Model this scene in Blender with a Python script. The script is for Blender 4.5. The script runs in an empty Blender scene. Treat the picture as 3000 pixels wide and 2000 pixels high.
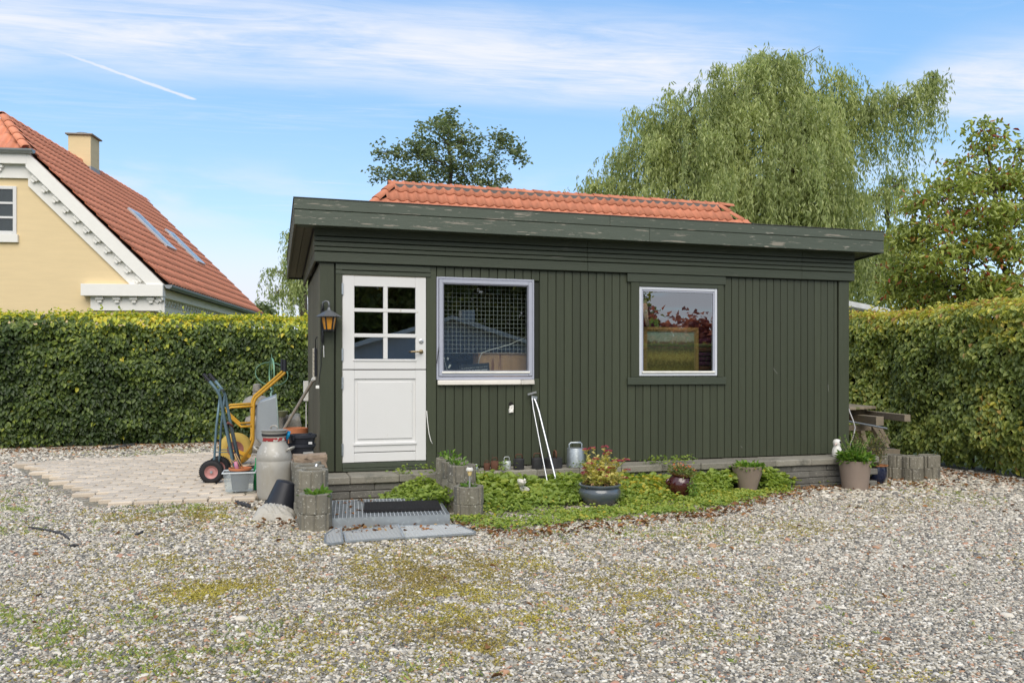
import bpy, math, random
import numpy as np
from mathutils import Vector, Matrix, Euler
R = math.radians
rng = np.random.default_rng(7)
random.seed(7)
sc = bpy.context.scene
col = sc.collection

# ------------------------------------------------------------------ camera
A = R(16.75); FPX = 2375.0; H = 1.40; V0 = 1076.0
sA, cA = math.sin(A), math.cos(A)
cam = bpy.data.objects.new('camera', bpy.data.cameras.new('camera'))
col.objects.link(cam)
cam.location = (0, 0, H); cam.rotation_euler = (R(90), 0, -A)
cam.data.sensor_width = 36.0; cam.data.lens = 36.0 * FPX / 3000.0
cam.data.shift_y = (V0 - 1000.0) / 3000.0
cam.data.clip_start = 0.05; cam.data.clip_end = 2000
sc.camera = cam

# ------------------------------------------------------------------ exposure, sun, sky
sc.view_settings.view_transform = 'Standard'
sc.view_settings.look = 'None'
sc.view_settings.gamma = 1.0
sc.view_settings.exposure = 0.86
sc.cycles.max_bounces = 6; sc.cycles.diffuse_bounces = 4; sc.cycles.glossy_bounces = 3; sc.cycles.transmission_bounces = 4; sc.cycles.transparent_max_bounces = 8
sc.cycles.caustics_reflective = False; sc.cycles.caustics_refractive = False
SUN_EL, SUN_AZ = 47.0, 192.0          # azimuth clockwise from +Y
sd = Vector((math.sin(R(SUN_AZ)) * math.cos(R(SUN_EL)), math.cos(R(SUN_AZ)) * math.cos(R(SUN_EL)), math.sin(R(SUN_EL))))
sun = bpy.data.objects.new('sun', bpy.data.lights.new('sun', 'SUN'))
col.objects.link(sun)
sun.data.energy = 1.6; sun.data.angle = R(50); sun.data.color = (1.0, 0.925, 0.81)
sun.rotation_euler = (-sd).to_track_quat('-Z', 'Y').to_euler()
sun.location = (-10, -10, 30)

W = bpy.data.worlds.new('World'); sc.world = W; W.use_nodes = True
nt = W.node_tree; nt.nodes.clear()
def mth(nt):
    def m(op, a, b=None, c=None, clamp=False):
        n = nt.nodes.new('ShaderNodeMath'); n.operation = op; n.use_clamp = clamp
        for i, v in enumerate((a, b, c)):
            if v is None: continue
            if isinstance(v, (int, float)): n.inputs[i].default_value = v
            else: nt.links.new(v, n.inputs[i])
        return n.outputs[0]
    return m
m = mth(nt)
W.cycles.sampling_method = 'MANUAL'; W.cycles.sample_map_resolution = 256
tc = nt.nodes.new('ShaderNodeTexCoord')
sep = nt.nodes.new('ShaderNodeSeparateXYZ'); nt.links.new(tc.outputs['Generated'], sep.inputs[0])
dx, dy, dz = sep.outputs
rx = m('SUBTRACT', m('MULTIPLY', dx, cA), m('MULTIPLY', dy, sA))
ry = m('ADD', m('MULTIPLY', dx, sA), m('MULTIPLY', dy, cA))
q = m('MAXIMUM', dz, 0.045)
X = m('DIVIDE', rx, q); Y = m('DIVIDE', ry, q)          # a flat cloud layer seen from below
def noise(x, y, scale, detail, rough, dist=0.0, z=0.0):
    cb = nt.nodes.new('ShaderNodeCombineXYZ')
    nt.links.new(x, cb.inputs[0]); nt.links.new(y, cb.inputs[1]); cb.inputs[2].default_value = z
    n = nt.nodes.new('ShaderNodeTexNoise'); n.inputs['Scale'].default_value = scale
    n.inputs['Detail'].default_value = detail; n.inputs['Roughness'].default_value = rough
    n.inputs['Distortion'].default_value = dist
    nt.links.new(cb.outputs[0], n.inputs['Vector'])
    return n.outputs[0]
def sstep(x, a, b):
    n = nt.nodes.new('ShaderNodeMapRange'); n.interpolation_type = 'SMOOTHSTEP'
    nt.links.new(x, n.inputs[0]); n.inputs[1].default_value = a; n.inputs[2].default_value = b
    return n.outputs[0]
# stretched coordinates along the cirrus band
bx = m('ADD', m('MULTIPLY', X, 0.985), m('MULTIPLY', Y, 0.17))
by = m('SUBTRACT', m('MULTIPLY', Y, 0.985), m('MULTIPLY', X, 0.17))
n1 = noise(m('MULTIPLY', bx, 0.75), m('MULTIPLY', by, 1.9), 1.7, 7, 0.62, 0.5)
n2 = noise(m('MULTIPLY', bx, 0.5), m('MULTIPLY', by, 2.6), 3.4, 5, 0.66, 1.2, 3.1)
wob = m('MULTIPLY', m('SUBTRACT', noise(X, Y, 0.9, 3, 0.5, 0, 7.0), 0.5), 0.5)
d = m('ADD', m('SUBTRACT', by, 2.60), wob)
band = m('SUBTRACT', 1.0, sstep(m('ABSOLUTE', d), 0.05, 0.58))
gap = m('SUBTRACT', 1.0, m('MULTIPLY', sstep(X, 0.75, 1.12), m('SUBTRACT', 1.0, sstep(X, 1.22, 1.6))))
band = m('MULTIPLY', band, gap)
tex = sstep(m('ADD', m('MULTIPLY', n1, 0.6), m('MULTIPLY', n2, 0.4)), 0.30, 0.66)
c1 = m('MULTIPLY', m('POWER', band, 0.85), m('ADD', 0.28, m('MULTIPLY', tex, 0.78)), clamp=True)
# thin veils elsewhere, thicker towards the horizon
n3 = noise(m('MULTIPLY', bx, 0.55), m('MULTIPLY', by, 0.8), 0.62, 5, 0.6, 0.6, 11.0)
c2 = m('MULTIPLY', sstep(m('ADD', m('MULTIPLY', n3, 0.65), m('MULTIPLY', n2, 0.35)), 0.49, 0.76), 0.6)
n4 = noise(m('MULTIPLY', rx, 3.2), m('MULTIPLY', dz, 11.0), 1.5, 5, 0.58, 0.3, 5.0)
bump_ = m('MULTIPLY', 0.42, m('POWER', 2.718, m('MULTIPLY', -1.0, m('ADD', m('POWER', m('DIVIDE', m('ADD', rx, 0.34), 0.13), 2.0), m('POWER', m('DIVIDE', m('SUBTRACT', dz, 0.10), 0.055), 2.0)))))
bump_ = m('MULTIPLY', bump_, sstep(ry, 0.0, 0.1)); n4 = m('ADD', n4, bump_)
low = m('MULTIPLY', m('SUBTRACT', 1.0, sstep(dz, 0.07, 0.20)), sstep(n4, 0.42, 0.66))
lowband = m('MULTIPLY', m('MULTIPLY', sstep(dz, 0.13, 0.18), m('SUBTRACT', 1.0, sstep(dz, 0.2, 0.25))), m('MULTIPLY', sstep(n4, 0.42, 0.72), 0.6))
# contrail
ax_, ay_, bx_, by_ = -1.50, 2.45, -1.193, 3.02
lx, ly = bx_ - ax_, by_ - ay_; ll = lx * lx + ly * ly
px = m('SUBTRACT', X, ax_); py = m('SUBTRACT', Y, ay_)
tt = m('DIVIDE', m('ADD', m('MULTIPLY', px, lx), m('MULTIPLY', py, ly)), ll)
tcl = m('MINIMUM', m('MAXIMUM', tt, 0.0), 1.0)
nn = m('MULTIPLY', m('SUBTRACT', noise(X, Y, 22, 6, 0.6, 0, 2.0), 0.5), 0.035)
ex = m('ADD', m('SUBTRACT', px, m('MULTIPLY', tcl, lx)), nn)
ey = m('SUBTRACT', py, m('MULTIPLY', tcl, ly))
dist = m('SQRT', m('ADD', m('MULTIPLY', ex, ex), m('MULTIPLY', ey, ey)))
wid = m('SUBTRACT', 0.026, m('MULTIPLY', tcl, 0.004))
trail = m('SUBTRACT', 1.0, sstep(m('DIVIDE', dist, wid), 0.15, 1.0))
trail = m('MULTIPLY', trail, m('MULTIPLY', sstep(tt, -0.35, 0.5), 0.85))
trail = m('MULTIPLY', trail, sstep(ry, 0.0, 0.1))
fwd = sstep(ry, -0.15, 0.15)
back = m('MULTIPLY', m('SUBTRACT', 1.0, fwd), sstep(n3, 0.30, 0.50))
cl = m('MAXIMUM', m('MULTIPLY', c1, fwd), m('MAXIMUM', c2, m('MULTIPLY', back, 0.95)))
cl = m('MAXIMUM', cl, m('MAXIMUM', low, lowband))
cl = m('MAXIMUM', cl, trail, clamp=True)
sky = nt.nodes.new('ShaderNodeTexSky'); sky.sky_type = 'NISHITA'; sky.sun_disc = False
sky.sun_elevation = R(SUN_EL); sky.sun_rotation = R(SUN_AZ)
sky.air_density = 1.0; sky.dust_density = 0.6; sky.ozone_density = 2.4; sky.altitude = 50
b1 = nt.nodes.new('ShaderNodeBackground'); b1.inputs[1].default_value = 1.0
skc = nt.nodes.new('ShaderNodeVectorMath'); skc.operation = 'SCALE'; skc.inputs['Scale'].default_value = 0.15; nt.links.new(sky.outputs[0], skc.inputs[0])
rmp = nt.nodes.new('ShaderNodeValToRGB'); el = rmp.color_ramp.elements
stops = [(0.0, (.31, .43, .54)), (.15, (.27, .395, .53)), (.27, (.19, .34, .52)), (.42, (.095, .26, .505)), (1.0, (.07, .19, .42))]
while len(el) < len(stops): el.new(.5)
for i_, (p_, c_) in enumerate(stops): el[i_].position = p_; el[i_].color = (*c_, 1)
nt.links.new(dz, rmp.inputs[0])
smx = nt.nodes.new('ShaderNodeMix'); smx.data_type = 'RGBA'; smx.inputs[0].default_value = 0.70
nt.links.new(skc.outputs[0], smx.inputs[6]); nt.links.new(rmp.outputs[0], smx.inputs[7]); nt.links.new(smx.outputs[2], b1.inputs[0])
b2 = nt.nodes.new('ShaderNodeBackground'); b2.inputs[0].default_value = (0.86, 0.90, 1.0, 1); b2.inputs[1].default_value = 0.56
mx = nt.nodes.new('ShaderNodeMixShader'); nt.links.new(cl, mx.inputs[0])
nt.links.new(b1.outputs[0], mx.inputs[1]); nt.links.new(b2.outputs[0], mx.inputs[2])
wo = nt.nodes.new('ShaderNodeOutputWorld'); nt.links.new(mx.outputs[0], wo.inputs[0])

# ------------------------------------------------------------------ measuring helpers (photo pixel -> place in the yard)
def P(u, v, t):
    k = (u - 1500) / FPX; qq = (V0 - v) / FPX
    return Vector((t * (sA + k * cA), t * (cA - k * sA), H + t * qq))
def onY(u, v, Yw):
    k = (u - 1500) / FPX; return P(u, v, Yw / (cA - k * sA))
def onX(u, v, Xw):
    k = (u - 1500) / FPX; return P(u, v, Xw / (sA + k * cA))
def onZ(u, v, Z):
    return P(u, v, (Z - H) * FPX / (V0 - v))
def gz(x, y=0):
    return 0.065 - 0.0205 * (min(max(x, -0.9), 8.5) - 0.5)
def gzn(x):
    return 0.065 - 0.0205 * (np.clip(x, -0.9, 8.5) - 0.5)
def ground(u, v):
    z = 0.0
    for i in range(6):
        p = onZ(u, v, z); z = gz(p.x)
    return Vector((p.x, p.y, z))
def vnoise(x, y, s=1.0, seed=0):
    x = np.asarray(x, float) * s; y = np.asarray(y, float) * s
    i = np.floor(x); j = np.floor(y); fx = x - i; fy = y - j
    def h(a, b):
        v = np.sin(a * 127.1 + b * 311.7 + seed * 74.7) * 43758.5453
        return v - np.floor(v)
    fx = fx * fx * (3 - 2 * fx); fy = fy * fy * (3 - 2 * fy)
    return (h(i, j) * (1 - fx) + h(i + 1, j) * fx) * (1 - fy) + (h(i, j + 1) * (1 - fx) + h(i + 1, j + 1) * fx) * fy

# ------------------------------------------------------------------ materials
MATS = {}
def M(name, c, rough=0.7, metal=0.0, var=0.25, scale=6.0, stretch=(1, 1, 1), bump=0.2, bscale=60.0, pvar=0.15,
      spec=0.4, layers=(), coat=0.0, trans=0.0, ior=1.45):
    if name in MATS: return MATS[name]
    mt = bpy.data.materials.new(name); mt.use_nodes = True; nt = mt.node_tree
    pr = nt.nodes['Principled BSDF']; m = mth(nt)
    tc = nt.nodes.new('ShaderNodeTexCoord'); oi = nt.nodes.new('ShaderNodeObjectInfo')
    mul = nt.nodes.new('ShaderNodeVectorMath'); mul.operation = 'MULTIPLY'; mul.inputs[1].default_value = stretch
    add = nt.nodes.new('ShaderNodeVectorMath'); add.operation = 'ADD'
    off = nt.nodes.new('ShaderNodeCombineXYZ')
    r = m('MULTIPLY', oi.outputs['Random'], 43.0)
    for i in range(3): nt.links.new(r, off.inputs[i])
    nt.links.new(tc.outputs['Object'], add.inputs[0]); nt.links.new(off.outputs[0], add.inputs[1])
    nt.links.new(add.outputs[0], mul.inputs[0]); vec = mul.outputs[0]
    def nz(s, det=5, rg=0.6, v=vec):
        n = nt.nodes.new('ShaderNodeTexNoise'); n.inputs['Scale'].default_value = s
        n.inputs['Detail'].default_value = det; n.inputs['Roughness'].default_value = rg
        nt.links.new(v, n.inputs['Vector']); return n.outputs[0]
    f = m('ADD', 1 - var, m('MULTIPLY', nz(scale), 2 * var))
    if pvar: f = m('MULTIPLY', f, m('ADD', 1 - pvar, m('MULTIPLY', oi.outputs['Random'], 2 * pvar)))
    vm = nt.nodes.new('ShaderNodeVectorMath'); vm.operation = 'SCALE'
    vm.inputs[0].default_value = c; nt.links.new(f, vm.inputs['Scale'])
    cur = vm.outputs[0]
    for (lc, thr, soft, ls, lstr) in layers:
        mu2 = nt.nodes.new('ShaderNodeVectorMath'); mu2.operation = 'MULTIPLY'; mu2.inputs[1].default_value = lstr
        nt.links.new(add.outputs[0], mu2.inputs[0])
        k = nz(ls, 6, 0.62, mu2.outputs[0])
        mr = nt.nodes.new('ShaderNodeMapRange'); nt.links.new(k, mr.inputs[0])
        mr.inputs[1].default_value = thr; mr.inputs[2].default_value = thr + soft
        mixn = nt.nodes.new('ShaderNodeMix'); mixn.data_type = 'RGBA'
        nt.links.new(mr.outputs[0], mixn.inputs[0]); nt.links.new(cur, mixn.inputs[6]); mixn.inputs[7].default_value = (*lc, 1)
        cur = mixn.outputs[2]
    nt.links.new(cur, pr.inputs['Base Color'])
    pr.inputs['Roughness'].default_value = rough; pr.inputs['Metallic'].default_value = metal
    pr.inputs['Specular IOR Level'].default_value = spec; pr.inputs['IOR'].default_value = ior
    pr.inputs['Coat Weight'].default_value = coat; pr.inputs['Transmission Weight'].default_value = trans
    if bump:
        bp = nt.nodes.new('ShaderNodeBump'); bp.inputs['Strength'].default_value = bump; bp.inputs['Distance'].default_value = 0.01
        nt.links.new(nz(bscale, 4), bp.inputs['Height']); nt.links.new(bp.outputs[0], pr.inputs['Normal'])
    MATS[name] = mt; return mt

def LM(name, ramp, trans=0.35, rough=0.5, tmul=1.35, spec=0.35):
    if name in MATS: return MATS[name]
    mt = bpy.data.materials.new(name); mt.use_nodes = True; nt = mt.node_tree
    pr = nt.nodes['Principled BSDF']; out = nt.nodes['Material Output']
    at = nt.nodes.new('ShaderNodeAttribute'); at.attribute_name = 'c'
    cr = nt.nodes.new('ShaderNodeValToRGB'); e = cr.color_ramp.elements
    while len(e) < len(ramp): e.new(0.5)
    for i, (p, c) in enumerate(ramp): e[i].position = p; e[i].color = (*c, 1)
    nt.links.new(at.outputs['Fac'], cr.inputs[0]); nt.links.new(cr.outputs[0], pr.inputs['Base Color'])
    pr.inputs['Roughness'].default_value = rough; pr.inputs['Specular IOR Level'].default_value = spec
    tr = nt.nodes.new('ShaderNodeBsdfTranslucent')
    vm = nt.nodes.new('ShaderNodeVectorMath'); vm.operation = 'MULTIPLY'; vm.inputs[1].default_value = (tmul, tmul * 1.02, tmul * 0.55)
    nt.links.new(cr.outputs[0], vm.inputs[0]); nt.links.new(vm.outputs[0], tr.inputs[0])
    mx = nt.nodes.new('ShaderNodeMixShader'); mx.inputs[0].default_value = trans
    nt.links.new(pr.outputs[0], mx.inputs[1]); nt.links.new(tr.outputs[0], mx.inputs[2]); nt.links.new(mx.outputs[0], out.inputs[0])
    MATS[name] = mt; return mt

def glassmat(name, tint=(0.93, 0.96, 0.95), ior=1.9):
    mt = bpy.data.materials.new(name); mt.use_nodes = True; nt = mt.node_tree; nt.nodes.clear()
    t = nt.nodes.new('ShaderNodeBsdfTransparent'); t.inputs[0].default_value = (*tint, 1)
    g = nt.nodes.new('ShaderNodeBsdfGlossy'); g.inputs['Roughness'].default_value = 0.0
    nz = nt.nodes.new('ShaderNodeTexNoise'); nz.inputs['Scale'].default_value = 1.1
    tcn = nt.nodes.new('ShaderNodeTexCoord'); nt.links.new(tcn.outputs['Object'], nz.inputs['Vector'])
    bp = nt.nodes.new('ShaderNodeBump'); bp.inputs['Strength'].default_value = 0.10; bp.inputs['Distance'].default_value = 0.01
    nt.links.new(nz.outputs[0], bp.inputs['Height']); nt.links.new(bp.outputs[0], g.inputs['Normal'])
    f = nt.nodes.new('ShaderNodeFresnel'); f.inputs[0].default_value = ior
    mx = nt.nodes.new('ShaderNodeMixShader'); o = nt.nodes.new('ShaderNodeOutputMaterial')
    ge = nt.nodes.new('ShaderNodeNewGeometry'); mm_ = mth(nt); fo = mm_('MULTIPLY', f.outputs[0], mm_('SUBTRACT', 1.0, ge.outputs['Backfacing']))
    nt.links.new(fo, mx.inputs[0]); nt.links.new(t.outputs[0], mx.inputs[1]); nt.links.new(g.outputs[0], mx.inputs[2])
    nt.links.new(mx.outputs[0], o.inputs[0]); MATS[name] = mt; return mt

# ------------------------------------------------------------------ mesh helpers
BOXF = None
class MB:
    def __init__(s): s.v = []; s.f = []
    def raw(s, vs, fs):
        b = len(s.v); s.v += [tuple(p) for p in vs]; s.f += [tuple(b + i for i in f) for f in fs]; return s
    def box(s, c, size, rot=None, ch=0.0):
        hx, hy, hz = size[0] / 2, size[1] / 2, size[2] / 2
        c = Vector(c); mt = rot if rot is not None else Matrix.Identity(3)
        ch = min(ch, hx * .45, hy * .45, hz * .45)
        if ch <= 0:
            vs = [Vector((x * hx, y * hy, z * hz)) for x in (-1, 1) for y in (-1, 1) for z in (-1, 1)]
            fs = [(0, 1, 3, 2), (4, 6, 7, 5), (0, 4, 5, 1), (2, 3, 7, 6), (0, 2, 6, 4), (1, 5, 7, 3)]
        else:
            vs = []; idx = {}
            for x in (-1, 1):
                for y in (-1, 1):
                    for z in (-1, 1):
                        for a in range(3):
                            p = [x * (hx - ch), y * (hy - ch), z * (hz - ch)]
                            p[a] = (x * hx, y * hy, z * hz)[a]
                            idx[(x, y, z, a)] = len(vs); vs.append(Vector(p))
            fs = []
            for a in range(3):
                b_, c_ = (a + 1) % 3, (a + 2) % 3
                for sg in (-1, 1):
                    q = []
                    for (i, j) in ((-1, -1), (1, -1), (1, 1), (-1, 1)):
                        k = [0, 0, 0]; k[a] = sg; k[b_] = i; k[c_] = j; q.append(idx[(*k, a)])
                    fs.append(tuple(q if sg > 0 else q[::-1]))
                for i in (-1, 1):
                    for j in (-1, 1):
                        k0 = [0, 0, 0]; k0[b_] = i; k0[c_] = j; k1 = list(k0); k0[a] = -1; k1[a] = 1
                        q = [idx[(*k0, b_)], idx[(*k1, b_)], idx[(*k1, c_)], idx[(*k0, c_)]]
                        fs.append(tuple(q if i * j < 0 else q[::-1]))
            for x in (-1, 1):
                for y in (-1, 1):
                    for z in (-1, 1):
                        q = [idx[(x, y, z, a)] for a in range(3)]
                        fs.append(tuple(q if x * y * z > 0 else q[::-1]))
        return s.raw([mt @ p + c for p in vs], fs)
    def lohi(s, a, b, ch=0.0):
        a = Vector(a); b = Vector(b)
        return s.box((a + b) / 2, [abs(b[i] - a[i]) for i in range(3)], None, ch)
    def bar(s, a, b, w, h, up=(0, 0, 1), ch=0.0):
        a = Vector(a); b = Vector(b); d = (b - a); L = d.length; d.normalize()
        up = Vector(up); x = d.cross(up)
        if x.length < 1e-4: x = d.cross(Vector((1, 0, 0)))
        x.normalize(); z = x.cross(d)
        mt = Matrix((x, d, z)).transposed()
        return s.box((a + b) / 2, (w, L, h), mt, ch)
    def tube(s, pts, r, n=8, cap=True, closed=False):
        pts = [Vector(p) for p in pts]; N = len(pts)
        rs = r if isinstance(r, (list, tuple)) else [r] * N
        up = Vector((0.01, 0.02, 1)); vs = []; prev = None
        for i, p in enumerate(pts):
            if closed: d = pts[(i + 1) % N] - pts[i - 1]
            else: d = pts[min(i + 1, N - 1)] - pts[max(i - 1, 0)]
            if d.length < 1e-9: d = Vector((0, 0, 1))
            d.normalize()
            if prev is None:
                x = d.cross(up)
                if x.length < .05: x = d.cross(Vector((1, 0, 0)))
            else: x = prev - d * prev.dot(d)
            x.normalize(); prev = x; y = d.cross(x)
            for k in range(n):
                a = 2 * math.pi * k / n
                vs.append(p + x * (rs[i] * math.cos(a)) + y * (rs[i] * math.sin(a)))
        fs = []
        for i in range(N if closed else N - 1):
            j = (i + 1) % N
            for k in range(n):
                fs.append((i * n + k, i * n + (k + 1) % n, j * n + (k + 1) % n, j * n + k))
        if cap and not closed:
            fs.append(tuple(range(n))[::-1]); fs.append(tuple((N - 1) * n + k for k in range(n)))
        return s.raw(vs, fs)
    def lathe(s, prof, n=28, c=(0, 0, 0), rot=None, flute=None, cap=True):
        vs = []; c = Vector(c)
        for (r, z) in prof:
            for k in range(n):
                a = 2 * math.pi * k / n
                rr = r * (flute(k) if flute else 1)
                p = Vector((rr * math.cos(a), rr * math.sin(a), z))
                vs.append((rot @ p if rot is not None else p) + c)
        fs = []
        for i in range(len(prof) - 1):
            for k in range(n):
                fs.append((i * n + k, i * n + (k + 1) % n, (i + 1) * n + (k + 1) % n, (i + 1) * n + k))
        if cap and prof[0][0] > 1e-5: fs.append(tuple(range(n))[::-1])
        if cap and prof[-1][0] > 1e-5: fs.append(tuple((len(prof) - 1) * n + k for k in range(n)))
        return s.raw(vs, fs)
    def prism(s, poly, z0, z1):
        n = len(poly); vs = [(x, y, z0) for x, y in poly] + [(x, y, z1) for x, y in poly]
        fs = [tuple(range(n))[::-1], tuple(range(n, 2 * n))] + [(i, (i + 1) % n, n + (i + 1) % n, n + i) for i in range(n)]
        return s.raw(vs, fs)
    def jitter(s, a, seed=0):
        r = random.Random(seed)
        s.v = [(x + r.uniform(-a, a), y + r.uniform(-a, a), z + r.uniform(-a, a)) for x, y, z in s.v]; return s
    def mesh(s, name, mat, smooth=False):
        me = bpy.data.meshes.new(name); me.from_pydata(s.v, [], s.f); me.materials.append(mat)
        if smooth: me.shade_smooth(); 
        me.update(); return me
    def build(s, name, mat, parent=None, smooth=False, world=True, auto=None):
        if parent is not None and world:
            o_ = root_of(parent).location
            s.v = [(x - o_.x, y - o_.y, z - o_.z) for x, y, z in s.v]
        ob = link(name, s.mesh(name, mat, smooth), parent)
        if auto:
            md = ob.modifiers.new('edges', 'EDGE_SPLIT'); md.split_angle = R(auto)
        return ob
def root_of(o):
    while o.parent is not None: o = o.parent
    return o
def link(name, me, parent=None, loc=None, rot=None):
    o = bpy.data.objects.new(name, me); col.objects.link(o)
    if parent is not None: o.parent = parent
    if loc is not None: o.location = loc
    if rot is not None: o.rotation_euler = rot
    return o
def tag(o, label, cat, group=None, kind=None):
    o['label'] = label; o['category'] = cat
    if group: o['group'] = group
    if kind: o['kind'] = kind
    return o
def thing(name, label, cat, loc=(0, 0, 0), rz=0.0, group=None):
    o = bpy.data.objects.new(name, None); col.objects.link(o); o.empty_display_size = 0.1
    o.location = loc; o.rotation_euler = (0, 0, rz); return tag(o, label, cat, group)
def copy_tree(o, parent=None):
    c = o.copy(); col.objects.link(c); c.parent = parent
    for ch in o.children: copy_tree(ch, c)
    return c
def nmesh(name, V, Fq, mat, c=None, parent=None):
    """numpy quads mesh with a per-vertex colour index"""
    me = bpy.data.meshes.new(name); nv = len(V); nf = len(Fq)
    me.vertices.add(nv); me.vertices.foreach_set('co', np.asarray(V, np.float32).ravel())
    me.loops.add(nf * 4); me.loops.foreach_set('vertex_index', np.asarray(Fq, np.int32).ravel())
    me.polygons.add(nf); me.polygons.foreach_set('loop_start', np.arange(0, nf * 4, 4, dtype=np.int32))
    me.update(calc_edges=True)
    if c is not None:
        at = me.attributes.new('c', 'FLOAT', 'POINT'); at.data.foreach_set('value', np.asarray(c, np.float32))
    me.materials.append(mat)
    return link(name, me, parent)
def norm(a): return a / (np.linalg.norm(a, axis=1, keepdims=True) + 1e-9)
def leafverts(Pn, D, N, L, Wd, simple=False, fold=0.22, droop=0.12):
    D = norm(D); S = norm(np.cross(D, N)); N = np.cross(S, D)
    L = L[:, None]; Wd = Wd[:, None]
    if simple:
        V = np.stack([Pn, Pn + D * L * .45 + S * Wd * .5 + N * Wd * fold, Pn + D * L - N * L * droop, Pn + D * L * .45 - S * Wd * .5 + N * Wd * fold], 1)
        return V, np.array([[0, 1, 2, 3]])
    V = np.stack([Pn, Pn + D * L * .28 + S * Wd * .42 + N * Wd * fold, Pn + D * L * .68 + S * Wd * .38 + N * Wd * fold,
                  Pn + D * L - N * L * droop, Pn + D * L * .68 - S * Wd * .38 + N * Wd * fold, Pn + D * L * .28 - S * Wd * .42 + N * Wd * fold], 1)
    return V, np.array([[0, 1, 2, 3], [3, 4, 5, 0]])
def leaves(name, Pn, D, N, L, Wd, c, mat, parent=None, **kw):
    if parent is not None:
        o_ = root_of(parent).location; Pn = Pn - np.array([o_.x, o_.y, o_.z])
    V, F0 = leafverts(Pn, D, N, L, Wd, **kw); n, k = V.shape[:2]
    Fq = (np.arange(n)[:, None, None] * k + F0[None]).reshape(-1, 4)
    return nmesh(name, V.reshape(-1, 3), Fq, mat, np.repeat(c, k), parent)
def rnd(n, a=-1, b=1): return rng.uniform(a, b, n)
def rv(n): return rng.normal(size=(n, 3))

# ------------------------------------------------------------------ material set
green_v = M('green_paint_vertical', (0.052, 0.061, 0.038), 0.42, var=0.16, scale=5, stretch=(6, 6, .5), bump=0.25, bscale=30, pvar=0.10, spec=0.45)
green_h = M('green_paint_horizontal', (0.056, 0.068, 0.047), 0.46, var=0.18, scale=5, stretch=(.5, 6, 6), bump=0.3, bscale=30, pvar=0.10, spec=0.45,
            layers=[((0.12, 0.12, 0.10), 0.66, 0.08, 6, (.5, 3, 5))])
green_peel = M('green_paint_peeling', (0.082, 0.100, 0.078), 0.55, var=0.2, scale=5, stretch=(.5, 6, 6), bump=0.35, bscale=30, pvar=0.05,
               layers=[((0.25, 0.23, 0.19), 0.615, 0.03, 5.5, (.4, 2, 5.5)), ((0.36, 0.33, 0.28), 0.64, 0.02, 13, (.4, 2, 4))])
green_back = M('green_wall_behind', (0.022, 0.026, 0.02), 0.8)
side_wood = M('weathered_green_wood', (0.115, 0.108, 0.075), 0.75, var=0.3, scale=6, stretch=(8, 8, .6), bump=0.4, bscale=30)
white_p = M('white_paint', (0.70, 0.70, 0.69), 0.42, var=0.04, scale=3, bump=0.06, bscale=40, pvar=0.0, spec=0.5,
            layers=[((0.50, 0.45, 0.36), 0.70, 0.02, 8, (1, 1, .8))])
grey_frame = M('grey_window_paint', (0.40, 0.42, 0.50), 0.45, var=0.08, bump=0.05, pvar=0)
lt_frame = M('pale_window_paint', (0.60, 0.63, 0.69), 0.45, var=0.06, bump=0.05, pvar=0)
sill_white = M('white_sill', (0.78, 0.74, 0.68), 0.7, var=0.1, bump=0.2)
galv = M('galvanised_steel', (0.40, 0.44, 0.47), 0.42, 0.75, var=0.3, scale=9, bump=0.1, layers=[((0.55, 0.6, 0.62), 0.55, 0.1, 22, (1, 1, 1))])
alu = M('brushed_aluminium', (0.60, 0.61, 0.62), 0.35, 0.85, var=0.12, bump=0.05)
concrete = M('aged_concrete', (0.21, 0.195, 0.155), 0.9, var=0.4, scale=7, bump=0.8, bscale=90, pvar=0.14,
             layers=[((0.12, 0.115, 0.10), 0.58, 0.12, 3.5, (1, 1, 1)), ((0.48, 0.47, 0.41), 0.60, 0.05, 40, (1, 1, 1))])
concrete_dk = M('dark_concrete_block', (0.15, 0.145, 0.13), 0.9, var=0.3, scale=7, bump=0.8, bscale=90, pvar=0.2,
                layers=[((0.32, 0.31, 0.27), 0.60, 0.06, 60, (1, 1, 1)), ((0.09, 0.095, 0.07), 0.6, 0.15, 3, (1, 1, 1))])
coping_m = M('coping_concrete', (0.25, 0.235, 0.195), 0.9, var=0.3, scale=7, bump=0.8, bscale=90, pvar=0.2,
             layers=[((0.11, 0.11, 0.09), 0.58, 0.15, 4, (1, 1, 1)), ((0.42, 0.40, 0.34), 0.62, 0.05, 60, (1, 1, 1))])
paver_m = M('paver_concrete', (0.58, 0.50, 0.40), 0.88, var=0.14, scale=8, bump=0.4, bscale=90, pvar=0.12,
            layers=[((0.33, 0.31, 0.26), 0.62, 0.15, 6, (1, 1, 1))])
stone_m = M('rough_brown_stone', (0.27, 0.205, 0.15), 0.9, var=0.45, scale=9, bump=1.0, bscale=35)
granite = M('grey_stone', (0.30, 0.285, 0.255), 0.9, var=0.4, scale=14, bump=1.0, bscale=50, layers=[((0.16, 0.17, 0.10), 0.6, 0.1, 5, (1, 1, 1))])
iron_dk = M('dark_iron', (0.055, 0.055, 0.06), 0.6, 0.3, var=0.4, scale=12, bump=0.3, bscale=50, layers=[((0.12, 0.065, 0.04), 0.62, 0.15, 7, (1, 1, 1))])
iron_rust = M('rusty_iron', (0.12, 0.055, 0.035), 0.85, 0.1, var=0.4, scale=14, bump=0.4)
black_pl = M('black_plastic', (0.022, 0.024, 0.032), 0.38, var=0.25, bump=0.05, spec=0.5)
rubber = M('black_rubber', (0.018, 0.018, 0.02), 0.7, var=0.25, bump=0.3, bscale=60)
terra = M('terracotta', (0.47, 0.17, 0.075), 0.8, var=0.15, bump=0.15)
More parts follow.
